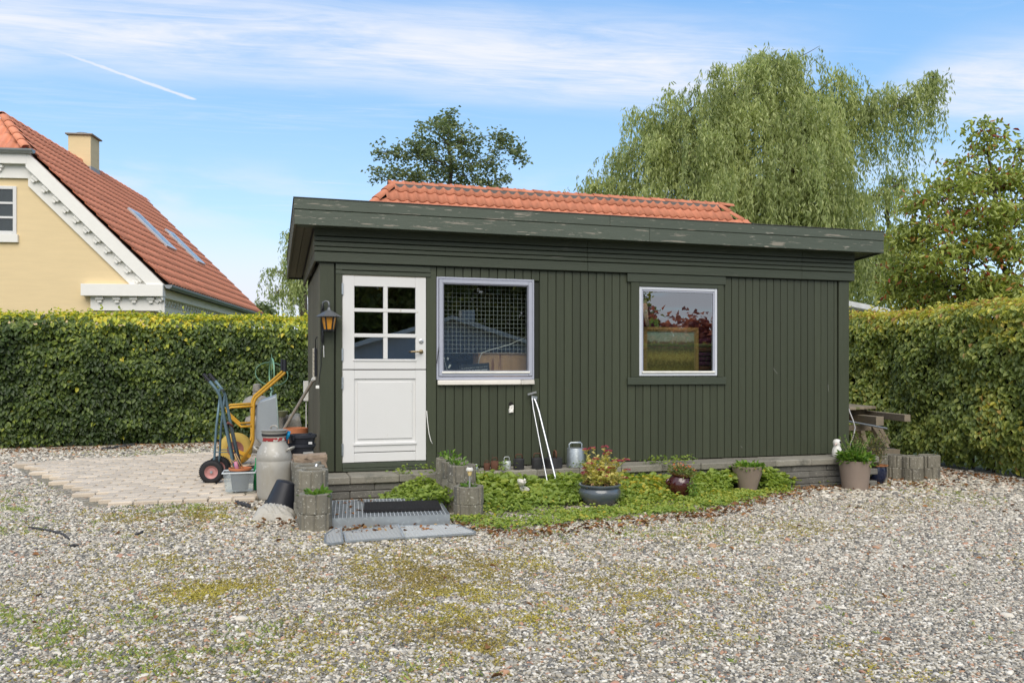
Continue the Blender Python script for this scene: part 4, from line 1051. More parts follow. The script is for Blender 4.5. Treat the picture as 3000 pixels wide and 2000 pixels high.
# ------------------------------------------------------------------ what stands across the yard (mirrored in the panes)
rh = thing('gabled_house', 'low grey gabled house across the yard, mirrored in the window panes', 'house', (6.9, -17, 0))
gp = [(2.6, -.2), (2.6, 2.0), (6.9, 3.27), (11.2, 2.0), (11.2, -.2)]
MB().raw([(x_, -13.8, z_) for x_, z_ in gp] + [(x_, -20, z_) for x_, z_ in gp], [(4, 3, 2, 1, 0), (5, 6, 7, 8, 9)] + [(i, (i + 1) % 5, 5 + (i + 1) % 5, 5 + i) for i in range(5)]).build('wall', M('blue_grey_board', (.58, .62, .68), .7, var=.1), rh)
MB().lohi((2.55, -13.795, -.2), (11.25, -13.70, .75)).build('brick_base', M('brick', (.30, .12, .07), .85, var=.4, scale=20), rh)
for sx in (-1, 1):
    MB().bar((6.9, -13.6, 3.34), (6.9 + sx * 4.6, -13.6, 1.98), .35, .16).build('barge_board', white_w, rh)
    MB().raw([(6.9, -13.5, 3.44), (6.9 + sx * 4.7, -13.5, 2.05), (6.9 + sx * 4.7, -20.3, 2.05), (6.9, -20.3, 3.44)], [(0, 1, 2, 3)]).build('roof', felt, rh)
MB().lohi((7.6, -15.4, 2.9), (8.15, -14.9, 3.75)).build('chimney', white_w, rh)
rtree = LM('reflected_leaf', [(0, (0.16, 0.18, 0.055)), (.6, (0.33, 0.33, 0.10)), (1, (0.48, 0.40, 0.15))], .6, .6)
redtree = LM('purple_leaf', [(0, (0.26, 0.09, 0.11)), (1, (0.58, 0.21, 0.22))], .6, .6)
def mtree(x_, y_, h, w_, mat, lab, seed, n=5200):
    r = random.Random(seed); bl = []
    for k in range(9):
        a = r.uniform(0, 6.28); zz = h * (.15 + .09 * k); rr = w_ * (1 - .5 * k / 9)
        bl.append(((x_ + r.uniform(-.5, .5) * w_, y_ + r.uniform(-.5, .5) * w_, zz), (rr, rr, h * .12)))
    blob_tree('garden_tree', lab, (x_, y_, 0), [(x_, y_, h * .35), (x_, y_, h * .7)], bl, .38, mat, int(n * 1.6), .2, seed, .7, .2, .42, twigs=3)
mtree(0.5, -24, 9.5, 3.0, rtree, 'broad tree across the yard, mirrored in the upper left door panes', 51)
mtree(4.5, -25, 10.5, 3.2, rtree, 'tall tree across the yard, mirrored in the upper right door panes', 52)
mtree(9.0, -26, 10.5, 3.2, rtree, 'tall tree across the yard, mirrored in the left of the grid window', 53)
mtree(13.5, -25, 9.5, 3.0, rtree, 'tree across the yard, mirrored in the right of the grid window', 54)
mtree(20.0, -24, 4.6, 2.4, redtree, 'low purple leaved tree across the yard, mirrored in the right window', 55, 2600)
mtree(24.3, -25, 4.4, 2.4, redtree, 'low reddish tree across the yard, mirrored at the right window edge', 56, 1800)
mtree(21.3, -28, 6.2, 1.3, rtree, 'upright tree across the yard, mirrored against the sky in the right window', 57, 1800)
mtree(29, -24, 5.0, 3.0, rtree, 'bushy green tree across the yard at the far right', 58, 1500)
mtree(6.9, -27, 10.5, 3.2, rtree, 'tall tree behind the gabled house, mirrored between door and grid window', 59)
mtree(11.4, -28, 10.5, 3.2, rtree, 'tall tree behind the gabled house, mirrored in the middle of the grid window', 60)
mtree(2.4, -27, 10.0, 3.0, rtree, 'tall tree across the yard, mirrored in the middle of the door panes', 61)
hedge('garden_hedge', 'dark clipped hedge across the yard, mirrored low in the right window', (31.0, -19.0), (14.5, -19.0), .9, 2.5, .0, (0.0, 1.0), 9000, beech, .1, 9)

# ------------------------------------------------------------------ ring planter blocks
def ring_mb(D=.265, h=.158, hole=.088):
    n = 48; ro = D / 2
    def fl(k):
        a = k % 6
        return .87 if a == 0 else (1.0 if a in (2, 3, 4) else .985)
    prof_o = [(ro * .985, 0.0), (ro, .006), (ro, h - .008), (ro * .97, h)]
    mb = MB(); vs = []
    for (r_, z_) in prof_o:
        for k in range(n):
            a = 2 * math.pi * k / n; rr = r_ * fl(k); c_, s_ = math.cos(a), math.sin(a)
            # slightly squared outline
            q_ = 1.0 + .05 * math.cos(4 * a) ** 2
            vs.append((rr * c_ * q_, rr * s_ * q_, z_))
    for (r_, z_) in ((hole + .004, h), (hole, h - .006), (hole - .004, .0)):
        for k in range(n):
            a = 2 * math.pi * k / n; vs.append((r_ * math.cos(a), r_ * math.sin(a), z_))
    fs = []
    for i in range(6):
        for k in range(n): fs.append((i * n + k, i * n + (k + 1) % n, (i + 1) * n + (k + 1) % n, (i + 1) * n + k))
    return mb.raw(vs, fs)
ring_me = ring_mb().jitter(.0012, 9).mesh('planter_ring', concrete)
soil_me = MB().lathe([(.092, 0), (.05, .012), (0, .016)], 16).jitter(.004, 5).mesh('soil', soil)
def ring(x_, y_, z_, label, rz, soilz=None, group=None):
    t = tag(link('planter_ring', ring_me, None, (x_, y_, z_), (random.uniform(-.01, .01), random.uniform(-.01, .01), rz)), label, 'planter block', group)
    if soilz is not None: link('soil', soil_me, t, (0, 0, soilz))
    return t
RH = .158
# left row beside the step
lx = [(.372, 6.875, 2), (.365, 7.165, 3), (.355, 7.45, 3), (.345, 7.74, 3)]
LN = ['front stack of the left planter row', 'second stack of the left planter row', 'third stack of the left planter row', 'rear stack of the left planter row']
LV = [['bottom', 'top'], ['bottom', 'middle', 'top']]
for (x_, y_, n_), nm in zip(lx, LN):
    zg = gz(x_) - .02
    for k in range(n_):
        lev = (['bottom', 'top'] if n_ == 2 else ['bottom', 'middle', 'top'])[k]
        ring(x_ + random.uniform(-.004, .004), y_, zg + k * (RH + .002), 'grey fluted concrete planter ring, %s of %s' % (lev, nm), random.uniform(-.1, .1), .10 if k == n_ - 1 else None, 'planter rings left of the step')
# right row
rx_ = [(1.757, 7.20, 2), (1.752, 7.49, 3), (1.757, 7.78, 3), (1.765, 8.07, 3)]
RN = ['front stack of the right planter row', 'second stack of the right planter row', 'third stack of the right planter row', 'rear stack of the right planter row']
for (x_, y_, n_), nm in zip(rx_, RN):
    zg = gz(x_) - .035
    for k in range(n_):
        lev = (['bottom', 'top'] if n_ == 2 else ['bottom', 'middle', 'top'])[k]
        ring(x_ + random.uniform(-.006, .006), y_, zg + k * (RH + .002), 'grey fluted concrete planter ring, %s of %s' % (lev, nm), random.uniform(-.3, .3), .10 if k == n_ - 1 else None, 'planter rings right of the step')
# stacks at the right end of the shed
for (u, nm, tq) in ((2569, 'leftmost stack right of the shed', 10.75), (2622, 'second stack right of the shed', 10.86), (2672, 'third stack right of the shed', 10.72), (2722, 'rightmost stack by the right hedge', 10.92)):
    p_ = P(u, 1400, tq); zg = gz(p_.x) + .005
    for k in range(2):
        ring(p_.x + random.uniform(-.006, .006), p_.y, zg + k * (RH + .002), 'empty grey planter ring, %s of %s' % (('bottom', 'top')[k], nm), random.uniform(-.3, .3), None, 'planter rings at the right end of the shed')

# ------------------------------------------------------------------ steel grating step, mat and floor grates
ds = thing('grating_step', 'galvanised steel grating step in front of the white door', 'step', (1.02, 7.30, 0), R(-5.5))
dw, dd_, dh = 1.03, .94, .148
zg = gz(1.0)
st = MB(); 
for (a, b) in (((-dw / 2, -dd_ / 2, zg - .02), (dw / 2, -dd_ / 2 + .004, dh)), ((-dw / 2, dd_ / 2 - .004, zg - .02), (dw / 2, dd_ / 2, dh)), ((-dw / 2, -dd_ / 2 + .0045, zg - .02), (-dw / 2 + .004, dd_ / 2 - .0045, dh)), ((dw / 2 - .004, -dd_ / 2 + .0045, zg - .02), (dw / 2, dd_ / 2 - .0045, dh))):
    st.lohi(a, b)
st.build('frame', galv, ds, world=False)
gb = MB(); x_ = -dw / 2 + .033
while x_ < dw / 2 - .01: gb.lohi((x_ - .0022, -dd_ / 2 + .005, dh - .03), (x_ + .0022, dd_ / 2 - .005, dh - .001)); x_ += .0333
gb.build('bearing_bars', M('galvanised_bright', (.58, .60, .60), .5, .3, var=.1), ds, world=False)
gb = MB(); y_ = -dd_ / 2 + .012
while y_ < dd_ / 2 - .005: gb.lohi((-dw / 2 + .005, y_ - .001, dh - .020), (dw / 2 - .005, y_ + .001, dh - .006)); y_ += .0222
gb.build('cross_bars', galv, ds, world=False)
MB().lohi((-dw / 2 + .01, -dd_ / 2 + .01, zg - .01), (dw / 2 - .01, dd_ / 2 - .01, zg + .012)).build('soil_bed', soil, ds, world=False)
ma = onZ(1112, 1515, dh); mb_ = onZ(1090, 1480, dh)
mt_ = thing('door_mat', 'black rubber ring mat lying on the steel step', 'mat', (1.15, 7.235, dh + .002), R(-7))
mw, mdp = .66, .40
mm = MB(); nx_, ny_ = 26, 13
for i in range(nx_ + 1): mm.lohi((-mw / 2 + i * mw / nx_ - .005, -mdp / 2, .0), (-mw / 2 + i * mw / nx_ + .005, mdp / 2, .020))
for j in range(ny_ + 1): mm.lohi((-mw / 2 - .005, -mdp / 2 + j * mdp / ny_ - .0055, .001), (mw / 2 + .005, -mdp / 2 + j * mdp / ny_ + .0055, .023))
mm.build('rubber_lattice', rubber, mt_, world=False)
MB().lohi((-mw / 2 - .004, -mdp / 2 - .004, -.0005), (mw / 2 + .004, mdp / 2 + .004, .002)).build('backing', rubber, mt_, world=False)
def clipline(poly, p0, d_):
    """segment of the line p0 + s*d inside convex poly"""
    s0, s1 = -9, 9; n = len(poly)
    ar = sum(poly[i][0] * poly[(i + 1) % n][1] - poly[(i + 1) % n][0] * poly[i][1] for i in range(n)); sg = 1 if ar > 0 else -1
    for i in range(n):
        a = poly[i]; b = poly[(i + 1) % n]; nx, ny = -(b[1] - a[1]) * sg, (b[0] - a[0]) * sg
        num = nx * (p0[0] - a[0]) + ny * (p0[1] - a[1]); den = nx * d_[0] + ny * d_[1]
        if abs(den) < 1e-9:
            if num < 0: return None
            continue
        s = -num / den
        if den > 0: s0 = max(s0, s)
        else: s1 = min(s1, s)
    return (s0, s1) if s1 - s0 > .004 else None
def grate(pts, label):
    W_ = [ground(850 + a / 3.733, 1200 + b / 3.733) for a, b in pts]
    cx_ = sum(p.x for p in W_) / len(W_); cy_ = sum(p.y for p in W_) / len(W_); zz = gz(cx_) + .022
    t = thing('floor_grate', label, 'grate', (cx_, cy_, zz), group='galvanised floor grates on the gravel'); pl = [(p.x - cx_, p.y - cy_) for p in W_]
    mb = MB(); n = len(pl)
    for i in range(n): mb.bar((*pl[i], .0), (*pl[(i + 1) % n], .0), .012, .014)
    mb.build('rim', galv, t, world=False)
    mb = MB(); sp = .030
    for dv in ((.86, .51), (.86, -.51)):
        nn = (-dv[1], dv[0]); k = -50
        while k < 50:
            c_ = clipline(pl, (nn[0] * k * sp, nn[1] * k * sp), dv)
            if c_: mb.bar((nn[0] * k * sp + dv[0] * c_[0], nn[1] * k * sp + dv[1] * c_[0], 0), (nn[0] * k * sp + dv[0] * c_[1], nn[1] * k * sp + dv[1] * c_[1], 0), .0045, .007)
            k += 1
    o = mb.build('lattice', M('galvanised_bright', (.58, .60, .60), .5, .3, var=.1), t, world=False)
grate([(385, 1395), (480, 1330), (555, 1312), (576, 1482), (432, 1500), (380, 1480)], 'small clipped galvanised grate at the left on the gravel')
grate([(582, 1362), (1178, 1292), (1238, 1430), (612, 1465)], 'middle galvanised mesh grate on the gravel below the step')
grate([(1192, 1292), (1830, 1292), (2030, 1372), (2005, 1388), (1252, 1425)], 'right galvanised mesh grate on the gravel with clipped corner')

# ------------------------------------------------------------------ milk churn, buckets, sack
c_ = P(803, 1472, 8.16); zc = gz(c_.x) + .005
ch = thing('milk_churn', 'dented grey aluminium milk churn with flaking red band', 'milk churn', (c_.x, c_.y, zc))
churn_m = M('churn_metal', (0.40, 0.385, 0.345), .6, .25, var=.25, scale=5, bump=.25, bscale=14, layers=[((.36, .33, .27), .55, .2, 3, (1, 1, .6)), ((.62, .61, .58), .62, .1, 8, (1, 1, 1))])
MB().lathe([(.148, 0), (.156, .01), (.160, .03), (.164, .06), (.168, .12), (.171, .30), (.173, .38), (.171, .385), (.171, .395), (.173, .40), (.172, .44), (.160, .485), (.138, .53), (.118, .565), (.112, .58), (.112, .62), (.117, .626), (.117, .634), (.108, .638), (0, .638)], 40).build('body', churn_m, ch, True, world=False, auto=50)
MB().lathe([(.1135, .585), (.1142, .587), (.1142, .617), (.1135, .619)], 36).build('red_band', M('flaking_red', (.33, .035, .035), .7, layers=[((.55, .53, .48), .50, .03, 16, (1, 1, 1))]), ch, True, world=False)
MB().lathe([(.120, .636), (.121, .640), (.121, .655), (.118, .658)], 36).build('seal', rubber, ch, True, world=False)
lid = MB().lathe([(.119, .659), (.121, .684), (.131, .688), (.132, .694), (.06, .702), (0, .704)], 36).build('lid', churn_m, ch, True, world=False, auto=50)
MB().tube([(-.035, 0, .700), (-.033, 0, .725), (-.015, 0, .735), (.015, 0, .735), (.033, 0, .725), (.035, 0, .70)], .009, 8).build('lid_handle', churn_m, lid, True, world=False)
for sg in (-1, 1):
    q0 = Vector((sg * .120 * .96, -.045, .50)); 
    MB().tube([(sg * .148, -.05, .487), (sg * .182, -.05, .512), (sg * .198, -.03, .52), (sg * .198, .03, .52), (sg * .182, .05, .512), (sg * .148, .05, .487)], .011, 8).build('handle', churn_m, ch, True, world=False)
ch.rotation_euler = (0, 0, R(-25))
bag_m = M('dirty_white_plastic', (.46, .44, .39), .4, var=.2, scale=6, stretch=(1, 3, 3), bump=.5, bscale=14, layers=[((.32, .29, .23), .58, .1, 5, (1, 2, 3))])
c_ = P(806, 1525, 7.13); sg_ = thing('plastic_sack', 'crumpled dirty white plastic sack lying on the gravel', 'sack', (c_.x, c_.y, gz(c_.x)), R(-10))
nu, nv_ = 56, 40; vs = []; fs = []
def sackz(a, b):
    e_ = max(0, 1 - abs(a) ** 2.6) ** .55 * max(0, 1 - abs(b) ** 2.6) ** .55
    cr = math.sin(4 * a + 6 * b + 2.2 * math.sin(3 * a)) ** 2; cr2 = math.sin(9 * a - 8 * b + 2.5 * math.sin(5 * b)) ** 2
    return e_ * (.088 + .022 * cr + .014 * cr2) * (1 - .22 * a)
for top in (1, 0):
    for j in range(nv_ + 1):
        for i in range(nu + 1):
            a = -1 + 2 * i / nu; b = -1 + 2 * j / nv_
            vs.append((a * .175 * (1 + .04 * math.sin(5 * b)), b * .125 * (1 + .05 * math.sin(6 * a)), sackz(a, b) + .008 if top else .001))
for top in (0, 1):
    o_ = top * (nu + 1) * (nv_ + 1)
    for j in range(nv_):
        for i in range(nu):
            q_ = [o_ + j * (nu + 1) + i, o_ + j * (nu + 1) + i + 1, o_ + (j + 1) * (nu + 1) + i + 1, o_ + (j + 1) * (nu + 1) + i]; fs.append(tuple(q_ if not top else q_[::-1]))
MB().raw(vs, fs).build('bag', bag_m, sg_, True, world=False)
MB().lohi((-.13, -.132, .002), (.165, -.118, .012), .003).build('welded_edge', bag_m, sg_, world=False)
# tilted black bucket on the sack
def bucket(name, label, c, rb, rt_, h, rot, group=None, handle=False, mat=black_pl):
    t = thing(name, label, 'bucket', c, group=group); t.rotation_euler = rot
    MB().lathe([(rb - .01, 0), (rb, .006), (rb + (rt_ - rb) * .9, h * .9), (rt_, h - .03), (rt_ + .008, h - .028), (rt_ + .008, h), (rt_ - .003, h), (rt_ - .006, h - .03), (rb - .006, .02), (0, .018)], 40).build('shell', mat, t, True, world=False, auto=45)
    if handle:
        for s_ in (-1, 1): MB().lohi((s_ * (rt_ + .006) - .012, -.02, h - .05), (s_ * (rt_ + .006) + .012, .02, h + .008), .004).build('handle_lug', mat, t, world=False)
    return t
c_ = P(835, 1448, 7.48)
bk = bucket('black_bucket', 'upturned black plastic bucket tipped against the churn on the sack', (c_.x, c_.y, c_.z), .105, .150, .235, (0, 0, 0))
tilt = Matrix.Rotation(R(180 - 10), 3, 'Y'); bk.rotation_euler = (Matrix.Rotation(R(12), 3, 'X') @ tilt).to_euler()
bk.location = P(845, 1410, 7.42); rv_ = Vector((cA, -sA, 0)); bk.rotation_euler = (Vector((0, 0, -1)) - rv_ * .25 - Vector((sA, cA, 0)) * .10).to_track_quat('Z', 'Y').to_euler()
# paver stacks carrying the buckets beside the shed corner
stk_me = MB().box((0, 0, 0), (.21, .105, .075), None, .006).jitter(.002, 6).mesh('paving_block', M('pale_paver', (.42, .41, .38), .9, var=.2, bump=.5, bscale=80, pvar=.2))
pb = tag(bpy.data.objects.new('paving_block_stack', None), 'stack of pale grey paving blocks at the left corner of the shed', 'block stack'); col.objects.link(pb); pb.location = (.16, 8.45, 0)
for k in range(6):
    for (ox, oy, rz) in ((.115, -.07, 1.57), (.232, -.06, 1.6), (.115, .15, 1.55), (.232, .155, 1.57)):
        if k == 5 and ox < .2: continue
        link('block', stk_me, pb, (ox + random.uniform(-.012, .012), oy + random.uniform(-.008, .008), gz(.1) + .04 + k * .0765), (0, 0, rz + random.uniform(-.06, .06)))
zt_ = gz(.1) + .0025 + 6 * .0765
cb_ = P(884, 1300, 8.42)
bucket('black_bucket', 'lower of two nested black buckets on the grey paving blocks', (cb_.x - .005, cb_.y, .455), .105, .140, .155, (0, 0, .3), 'nested black buckets')
bucket('black_bucket', 'upper of two nested black buckets, with handle lugs and white sticker', (cb_.x, cb_.y, .54), .110, .143, .165, (0, 0, .9), 'nested black buckets', True)
st_ = P(909, 1297, 8.30); MB().lohi((st_.x - .018, st_.y - .004, st_.z - .012), (st_.x + .018, st_.y - .002, st_.z + .012)).build('sticker', M('sticker', (.7, .7, .7), .5)); bpy.data.objects['sticker'].name = 'bucket_sticker'; tag(bpy.data.objects['bucket_sticker'], 'small white sticker on the upper black bucket', 'sticker')
tp = P(866, 1262, 9.35)
pt = thing('terracotta_pot', 'large orange terracotta pot behind the black buckets', 'flower pot', (tp.x, tp.y, tp.z - .265))
MB().lathe([(.085, 0), (.12, .24), (.138, .242), (.140, .30), (.128, .302), (.122, .27), (.08, .03), (0, .03)], 36).build('shell', terra, pt, True, world=False, auto=40)
MB().lathe([(.14, -.37), (.13, 0.0), (0, 0)], 24).build('upturned_pot', terra, pt, True, world=False, auto=40)
gl = P(843, 1277, 8.22); blue_m = M('blue_rubber', (.01, .32, .62), .5)
g_ = thing('work_glove', 'crumpled bright blue rubber glove beside the churn lid', 'glove', gl)
MB().tube([(-.012, 0, -.035), (-.006, .01, -.01), (.0, 0, .01), (.012, 0, .035)], [.013, .02, .024, .014], 8).build('palm', blue_m, g_, True, world=False)
for k in range(4): MB().tube([(-.008 + k * .007, .006 * (k - 1.5), .02), (.0 + k * .008, .008 * (k - 1.5), .045), (.004 + k * .006, .01 * (k - 1.5), .055 - .004 * k)], [.008, .008, .006], 6).build('finger', blue_m, g_, True, world=False)
MB().tube([(-.02, 0, -.08), (-.012, 0, -.035)], [.022, .016], 8).build('black_cuff', black_pl, g_, True, world=False)
# brown stone on the planter
c_ = P(908, 1341, 7.62); bs = MB().box((0, 0, 0), (.30, .17, .122), None, .03)
so = thing('stone_block', 'rough brown stone block lying on the left planter rings', 'stone', (c_.x, c_.y, .462), R(4))
import bmesh
def rough_block(sx, sy, sz, cuts, amp, seed):
    bm = bmesh.new(); bmesh.ops.create_cube(bm, size=1); bmesh.ops.scale(bm, vec=(sx, sy, sz), verts=bm.verts)
    bmesh.ops.subdivide_edges(bm, edges=bm.edges[:], cuts=cuts, use_grid_fill=True)
    r = random.Random(seed)
    for v in bm.verts:
        k = vnoise(v.co.x + v.co.z * .7, v.co.y + v.co.z, 18, seed); k2 = vnoise(v.co.x - v.co.z, v.co.y + v.co.x, 40, seed + 2)
        v.co += v.co.normalized() * float((k - .5) * amp + (k2 - .5) * amp * .5)
    me = bpy.data.meshes.new('stone'); bm.to_mesh(me); bm.free(); return me
me = rough_block(.30, .17, .125, 7, .028, 3); me.materials.append(stone_m); link('body', me, so, (0, 0, .0625))
# short tube standing in the second planter
c_ = P(924, 1372, 7.25); pp = thing('metal_tube', 'short grey metal tube leaning in the left planter ring', 'tube', (c_.x, c_.y, .40))
MB().tube([(-.03, -.05, 0), (.012, .0, .135)], .013, 10).build('tube', alu, pp, True, world=False, auto=40)

# ------------------------------------------------------------------ hand truck
yn = 9.52
ht = thing('hand_truck', 'blue grey steel hand truck with two pneumatic wheels on the paving', 'hand truck', (-.567, yn + .2, .118), R(-8))
blue_st = M('blue_grey_paint', (.10, .165, .20), .45, .2, var=.3, scale=9, bump=.15, layers=[((.16, .10, .07), .70, .04, 9, (1, 1, 1))])
pink = M('faded_red_rim', (.42, .21, .20), .55, .2)
for s_ in (-1, 1):
    y_ = s_ * .2
    w_ = MB(); rot = Matrix.Rotation(R(90), 3, 'X')
    ty = MB().lathe([(.072, -.035), (.1, -.042), (.118, -.034), (.128, -.02), (.131, 0), (.128, .02), (.118, .034), (.1, .042), (.072, .035)], 36, (0, y_, .131), rot, cap=False).build('wheel', rubber, ht, True, world=False)
    MB().lathe([(0, -.018), (.03, -.018), (.045, -.006), (.07, -.022), (.073, -.034), (.075, .034), (.045, .01), (0, .012)], 28, (0, y_, .131), rot).build('rim', pink, ty, True, world=False, auto=40)
    MB().lathe([(.0, -.042), (.012, -.042), (.014, -.018), (.014, .03), (0, .03)], 10, (0, y_, .131), rot).build('axle_nut', galv, ty, True, world=False, auto=40)
    # treads
    tr_ = MB()
    for k in range(36):
        a = 2 * math.pi * k / 36
        for o_ in (-.02, .02): tr_.box((math.cos(a) * .130, y_ + o_, .131 + math.sin(a) * .130), (.005, .016, .012), Matrix.Rotation(-a, 3, 'Y'))
    tr_.build('tread', rubber, ty, world=False)
    y_ = s_ * .15
    MB().tube([(.255, y_, .015), (.215, y_, .22), (.14, y_, .62), (.075, y_, .97), (.045, y_, 1.03), (-.05, y_, 1.15)], .017, 10).build('rail', blue_st, ht, True, world=False)
    MB().tube([(-.035, y_, 1.13), (-.10, y_, 1.21)], .019, 10).build('grip', black_pl, ht, True, world=False, auto=40)
    MB().tube([(.075, y_ * .86, .96), (.035, y_ * .9, .62), (.015, y_ * .95, .25), (0, y_, .13)], .013, 8).build('strut', blue_st, ht, True, world=False)
MB().tube([(.062, -.15, .995), (.06, -.10, 1.03), (.06, .10, 1.03), (.062, .15, .995)], .014, 8).build('top_bar', blue_st, ht, True, world=False)
MB().tube([(0, -.2, .131), (0, .2, .131)], .010, 8).build('axle', galv, ht, True, world=False)
MB().tube([(.02, -.14, .34), (.19, -.15, .34)], .006, 6).build('brace', blue_st, ht, True, world=False); MB().tube([(.02, .14, .34), (.19, .15, .34)], .006, 6).build('brace', blue_st, ht, True, world=False)
MB().lohi((.25, -.17, .01), (.43, .17, .016)).build('toe_plate', blue_st, ht, world=False)
rd = thing('tool_handles', 'bundle of thin dark tool rods leaning in the hand truck', 'tool', (-.46, yn + .12, gz(-.5) + .06))
for k, (a, b, c) in enumerate(((.02, 0, .60), (.045, .03, .62), (.075, .05, .58))):
    MB().tube([(a + .12, b, 0), (a + .06, b, .3), (a, b, c)], .009, 7).build('rod', M('dark_grey_metal', (.06, .065, .07), .5, .4), rd, True, world=False)
MB().tube([(-.01, 0, .60), (.03, .015, .635), (.08, .05, .59)], .014, 7).build('red_cap', M('faded_red', (.22, .09, .07), .7), rd, True, world=False)

# ------------------------------------------------------------------ wheelbarrow standing on its wheel end
YW = 11.29
def wb(u, v, y): p_ = onY(u, v, 11.02); return Vector((p_.x, y, p_.z))
o_ = onY(695, 1330, 11.29)
wbt = thing('wheelbarrow', 'upended wheelbarrow with yellow tube frame, grey tray and yellow wheel', 'wheelbarrow', (o_.x, YW, gz(-.5) + .06))
yel = M('yellow_paint', (.62, .34, .035), .45, .1, var=.25, scale=8, bump=.1, layers=[((.30, .20, .10), .64, .08, 7, (1, 1, 1))])
yel_d = M('dirty_yellow_rubber', (.42, .30, .075), .75, var=.3, scale=6, bump=.2, layers=[((.17, .13, .06), .6, .1, 9, (1, 1, 1))])
for s_, y_ in ((-1, 11.02), (1, 11.56)):
    yw = 11.02 if s_ < 0 else 11.50
    pts = [(835, 1085), (833, 1094), (750, 1166), (744, 1180), (742, 1240), (742, 1288), (736, 1308), (705, 1356)]
    off = Vector((0, 0, 0)) if s_ < 0 else Vector((-.028, 0, .012))
    MB().tube([wb(u, v, yw - s_ * max(0, (v - 1290)) * .0028) + off for u, v in pts], .019, 10).build('frame_tube', yel, wbt, True)
    MB().tube([wb(835, 1088, yw) + off, wb(835, 1053, yw) + off], .024, 10).build('grip', black_pl, wbt, True, auto=40)
    MB().tube([wb(743, 1189, yw) + off, wb(676, 1193, yw) + off, wb(664, 1202, yw) + off, wb(676, 1222, yw) + off, wb(706, 1249, yw) + off, wb(742, 1247, yw) + off], .015, 8).build('leg', yel, wbt, True)
wc = onY(690, 1314, 11.29); rot = Matrix.Rotation(R(90), 3, 'X'); wr = .215
wh_ = MB().lathe([(.105, -.05), (.15, -.06), (.19, -.045), (.21, -.02), (.215, 0), (.21, .02), (.19, .045), (.15, .06), (.105, .05)], 40, wc, rot, cap=False).build('wheel', yel_d, wbt, True)
MB().lathe([(0, -.03), (.04, -.03), (.05, -.012), (.09, -.02), (.106, -.048), (.108, .048), (.05, .01), (0, .02)], 28, wc, rot).build('rim', M('rust_red_rim', (.25, .11, .085), .7), wh_, True, auto=40)
MB().bar(wc + Vector((-.02, -.09, .0)), wc + Vector((.19, -.09, -.10)), .012, .045).build('fork', yel, wbt); MB().bar(wc + Vector((-.02, .09, .0)), wc + Vector((.19, .09, -.10)), .012, .045).build('fork', yel, wbt)
MB().tube([wc + Vector((0, -.11, 0)), wc + Vector((0, .11, 0))], .012, 8).build('axle', galv, wbt, True)
# tray: rim plane faces right
def trp(u, v): q_ = onY(u, v, 11.05); return (q_.x, q_.z)
r_top = trp(809, 1158); r_bot = trp(820, 1300); b_top = trp(752, 1188); b_bot = trp(748, 1285); l_top = trp(760, 1176); l_bot = trp(775, 1310)
tvs = []; tfs = []
outer = [(r_top, .31), (l_top, .27), (b_top, .235), (b_bot, .235), (l_bot, .25), (r_bot, .31)]
n = len(outer)
for (p_, hwd) in outer: tvs += [(p_[0], YW - hwd, p_[1]), (p_[0], YW + hwd, p_[1])]
for i in range(n - 1): tfs.append((2 * i, 2 * i + 1, 2 * i + 3, 2 * i + 2))
tfs.append(tuple(2 * i for i in range(n))); tfs.append(tuple(2 * i + 1 for i in range(n))[::-1])
tm = MB().raw(tvs, tfs)
tray = tm.build('tray', M('grey_tray', (.33, .37, .40), .5, .35, var=.15, scale=4, bump=.1, bscale=8), wbt, True)
md = tray.modifiers.new('bev', 'BEVEL'); md.width = .05; md.segments = 4; md.limit_method = 'ANGLE'; md.angle_limit = R(25)
MB().tube([(r_top[0], YW - .31, r_top[1]), (r_top[0], YW + .31, r_top[1]), (r_bot[0], YW + .31, r_bot[1]), (r_bot[0], YW - .31, r_bot[1])], .010, 8, closed=True).build('tray_rim', M('tray_rim', (.30, .38, .36), .5), wbt, True)

# ------------------------------------------------------------------ stone lantern, bird bath, boulder, armillary ring
yl = 12.45; bpp = onY(752, 1330, yl)
sl_ = thing('stone_lantern', 'weathered stone garden lantern behind the wheelbarrow', 'stone lantern', (bpp.x, yl, gz(bpp.x)))
def zat(v): return onY(752, v, yl).z - gz(bpp.x)
MB().lohi((-.13, -.13, 0), (.13, .13, zat(1325)), .02).jitter(.004, 2).build('plinth', granite, sl_, world=False)
MB().lathe([(.10, zat(1325)), (.11, zat(1300)), (.085, zat(1285)), (.07, zat(1262)), (.10, zat(1250)), (.17, zat(1238)), (.15, zat(1222)), (.09, zat(1216))], 20).jitter(.005, 3).build('pedestal', granite, sl_, True, world=False)
MB().lathe([(.09, zat(1216)), (.10, zat(1200)), (.09, zat(1184))], 18).build('fire_box', granite, sl_, True, world=False)
MB().lathe([(.12, zat(1184)), (.205, zat(1183)), (.20, zat(1177)), (.16, zat(1166)), (.10, zat(1160)), (.06, zat(1159))], 24).jitter(.005, 4).build('roof_stone', granite, sl_, True, world=False, auto=50)
MB().lathe([(.055, zat(1159)), (.058, zat(1152)), (.05, zat(1149)), (.045, zat(1148)), (.062, zat(1145)), (.052, zat(1126)), (.03, zat(1124)), (0, zat(1124))], 18).jitter(.003, 4).build('finial', granite, sl_, True, world=False, auto=50)
bb = onY(822, 1205, 12.6); bt = thing('bird_bath', 'mossy stone bird bath behind the wheelbarrow tray', 'bird bath', (bb.x, bb.y, gz(bb.x)))
zz = bb.z - gz(bb.x)
MB().lathe([(.11, 0), (.10, .05), (.05, .1), (.045, zz - .12), (.07, zz - .08)], 18).build('pedestal', granite, bt, True, world=False, auto=50)
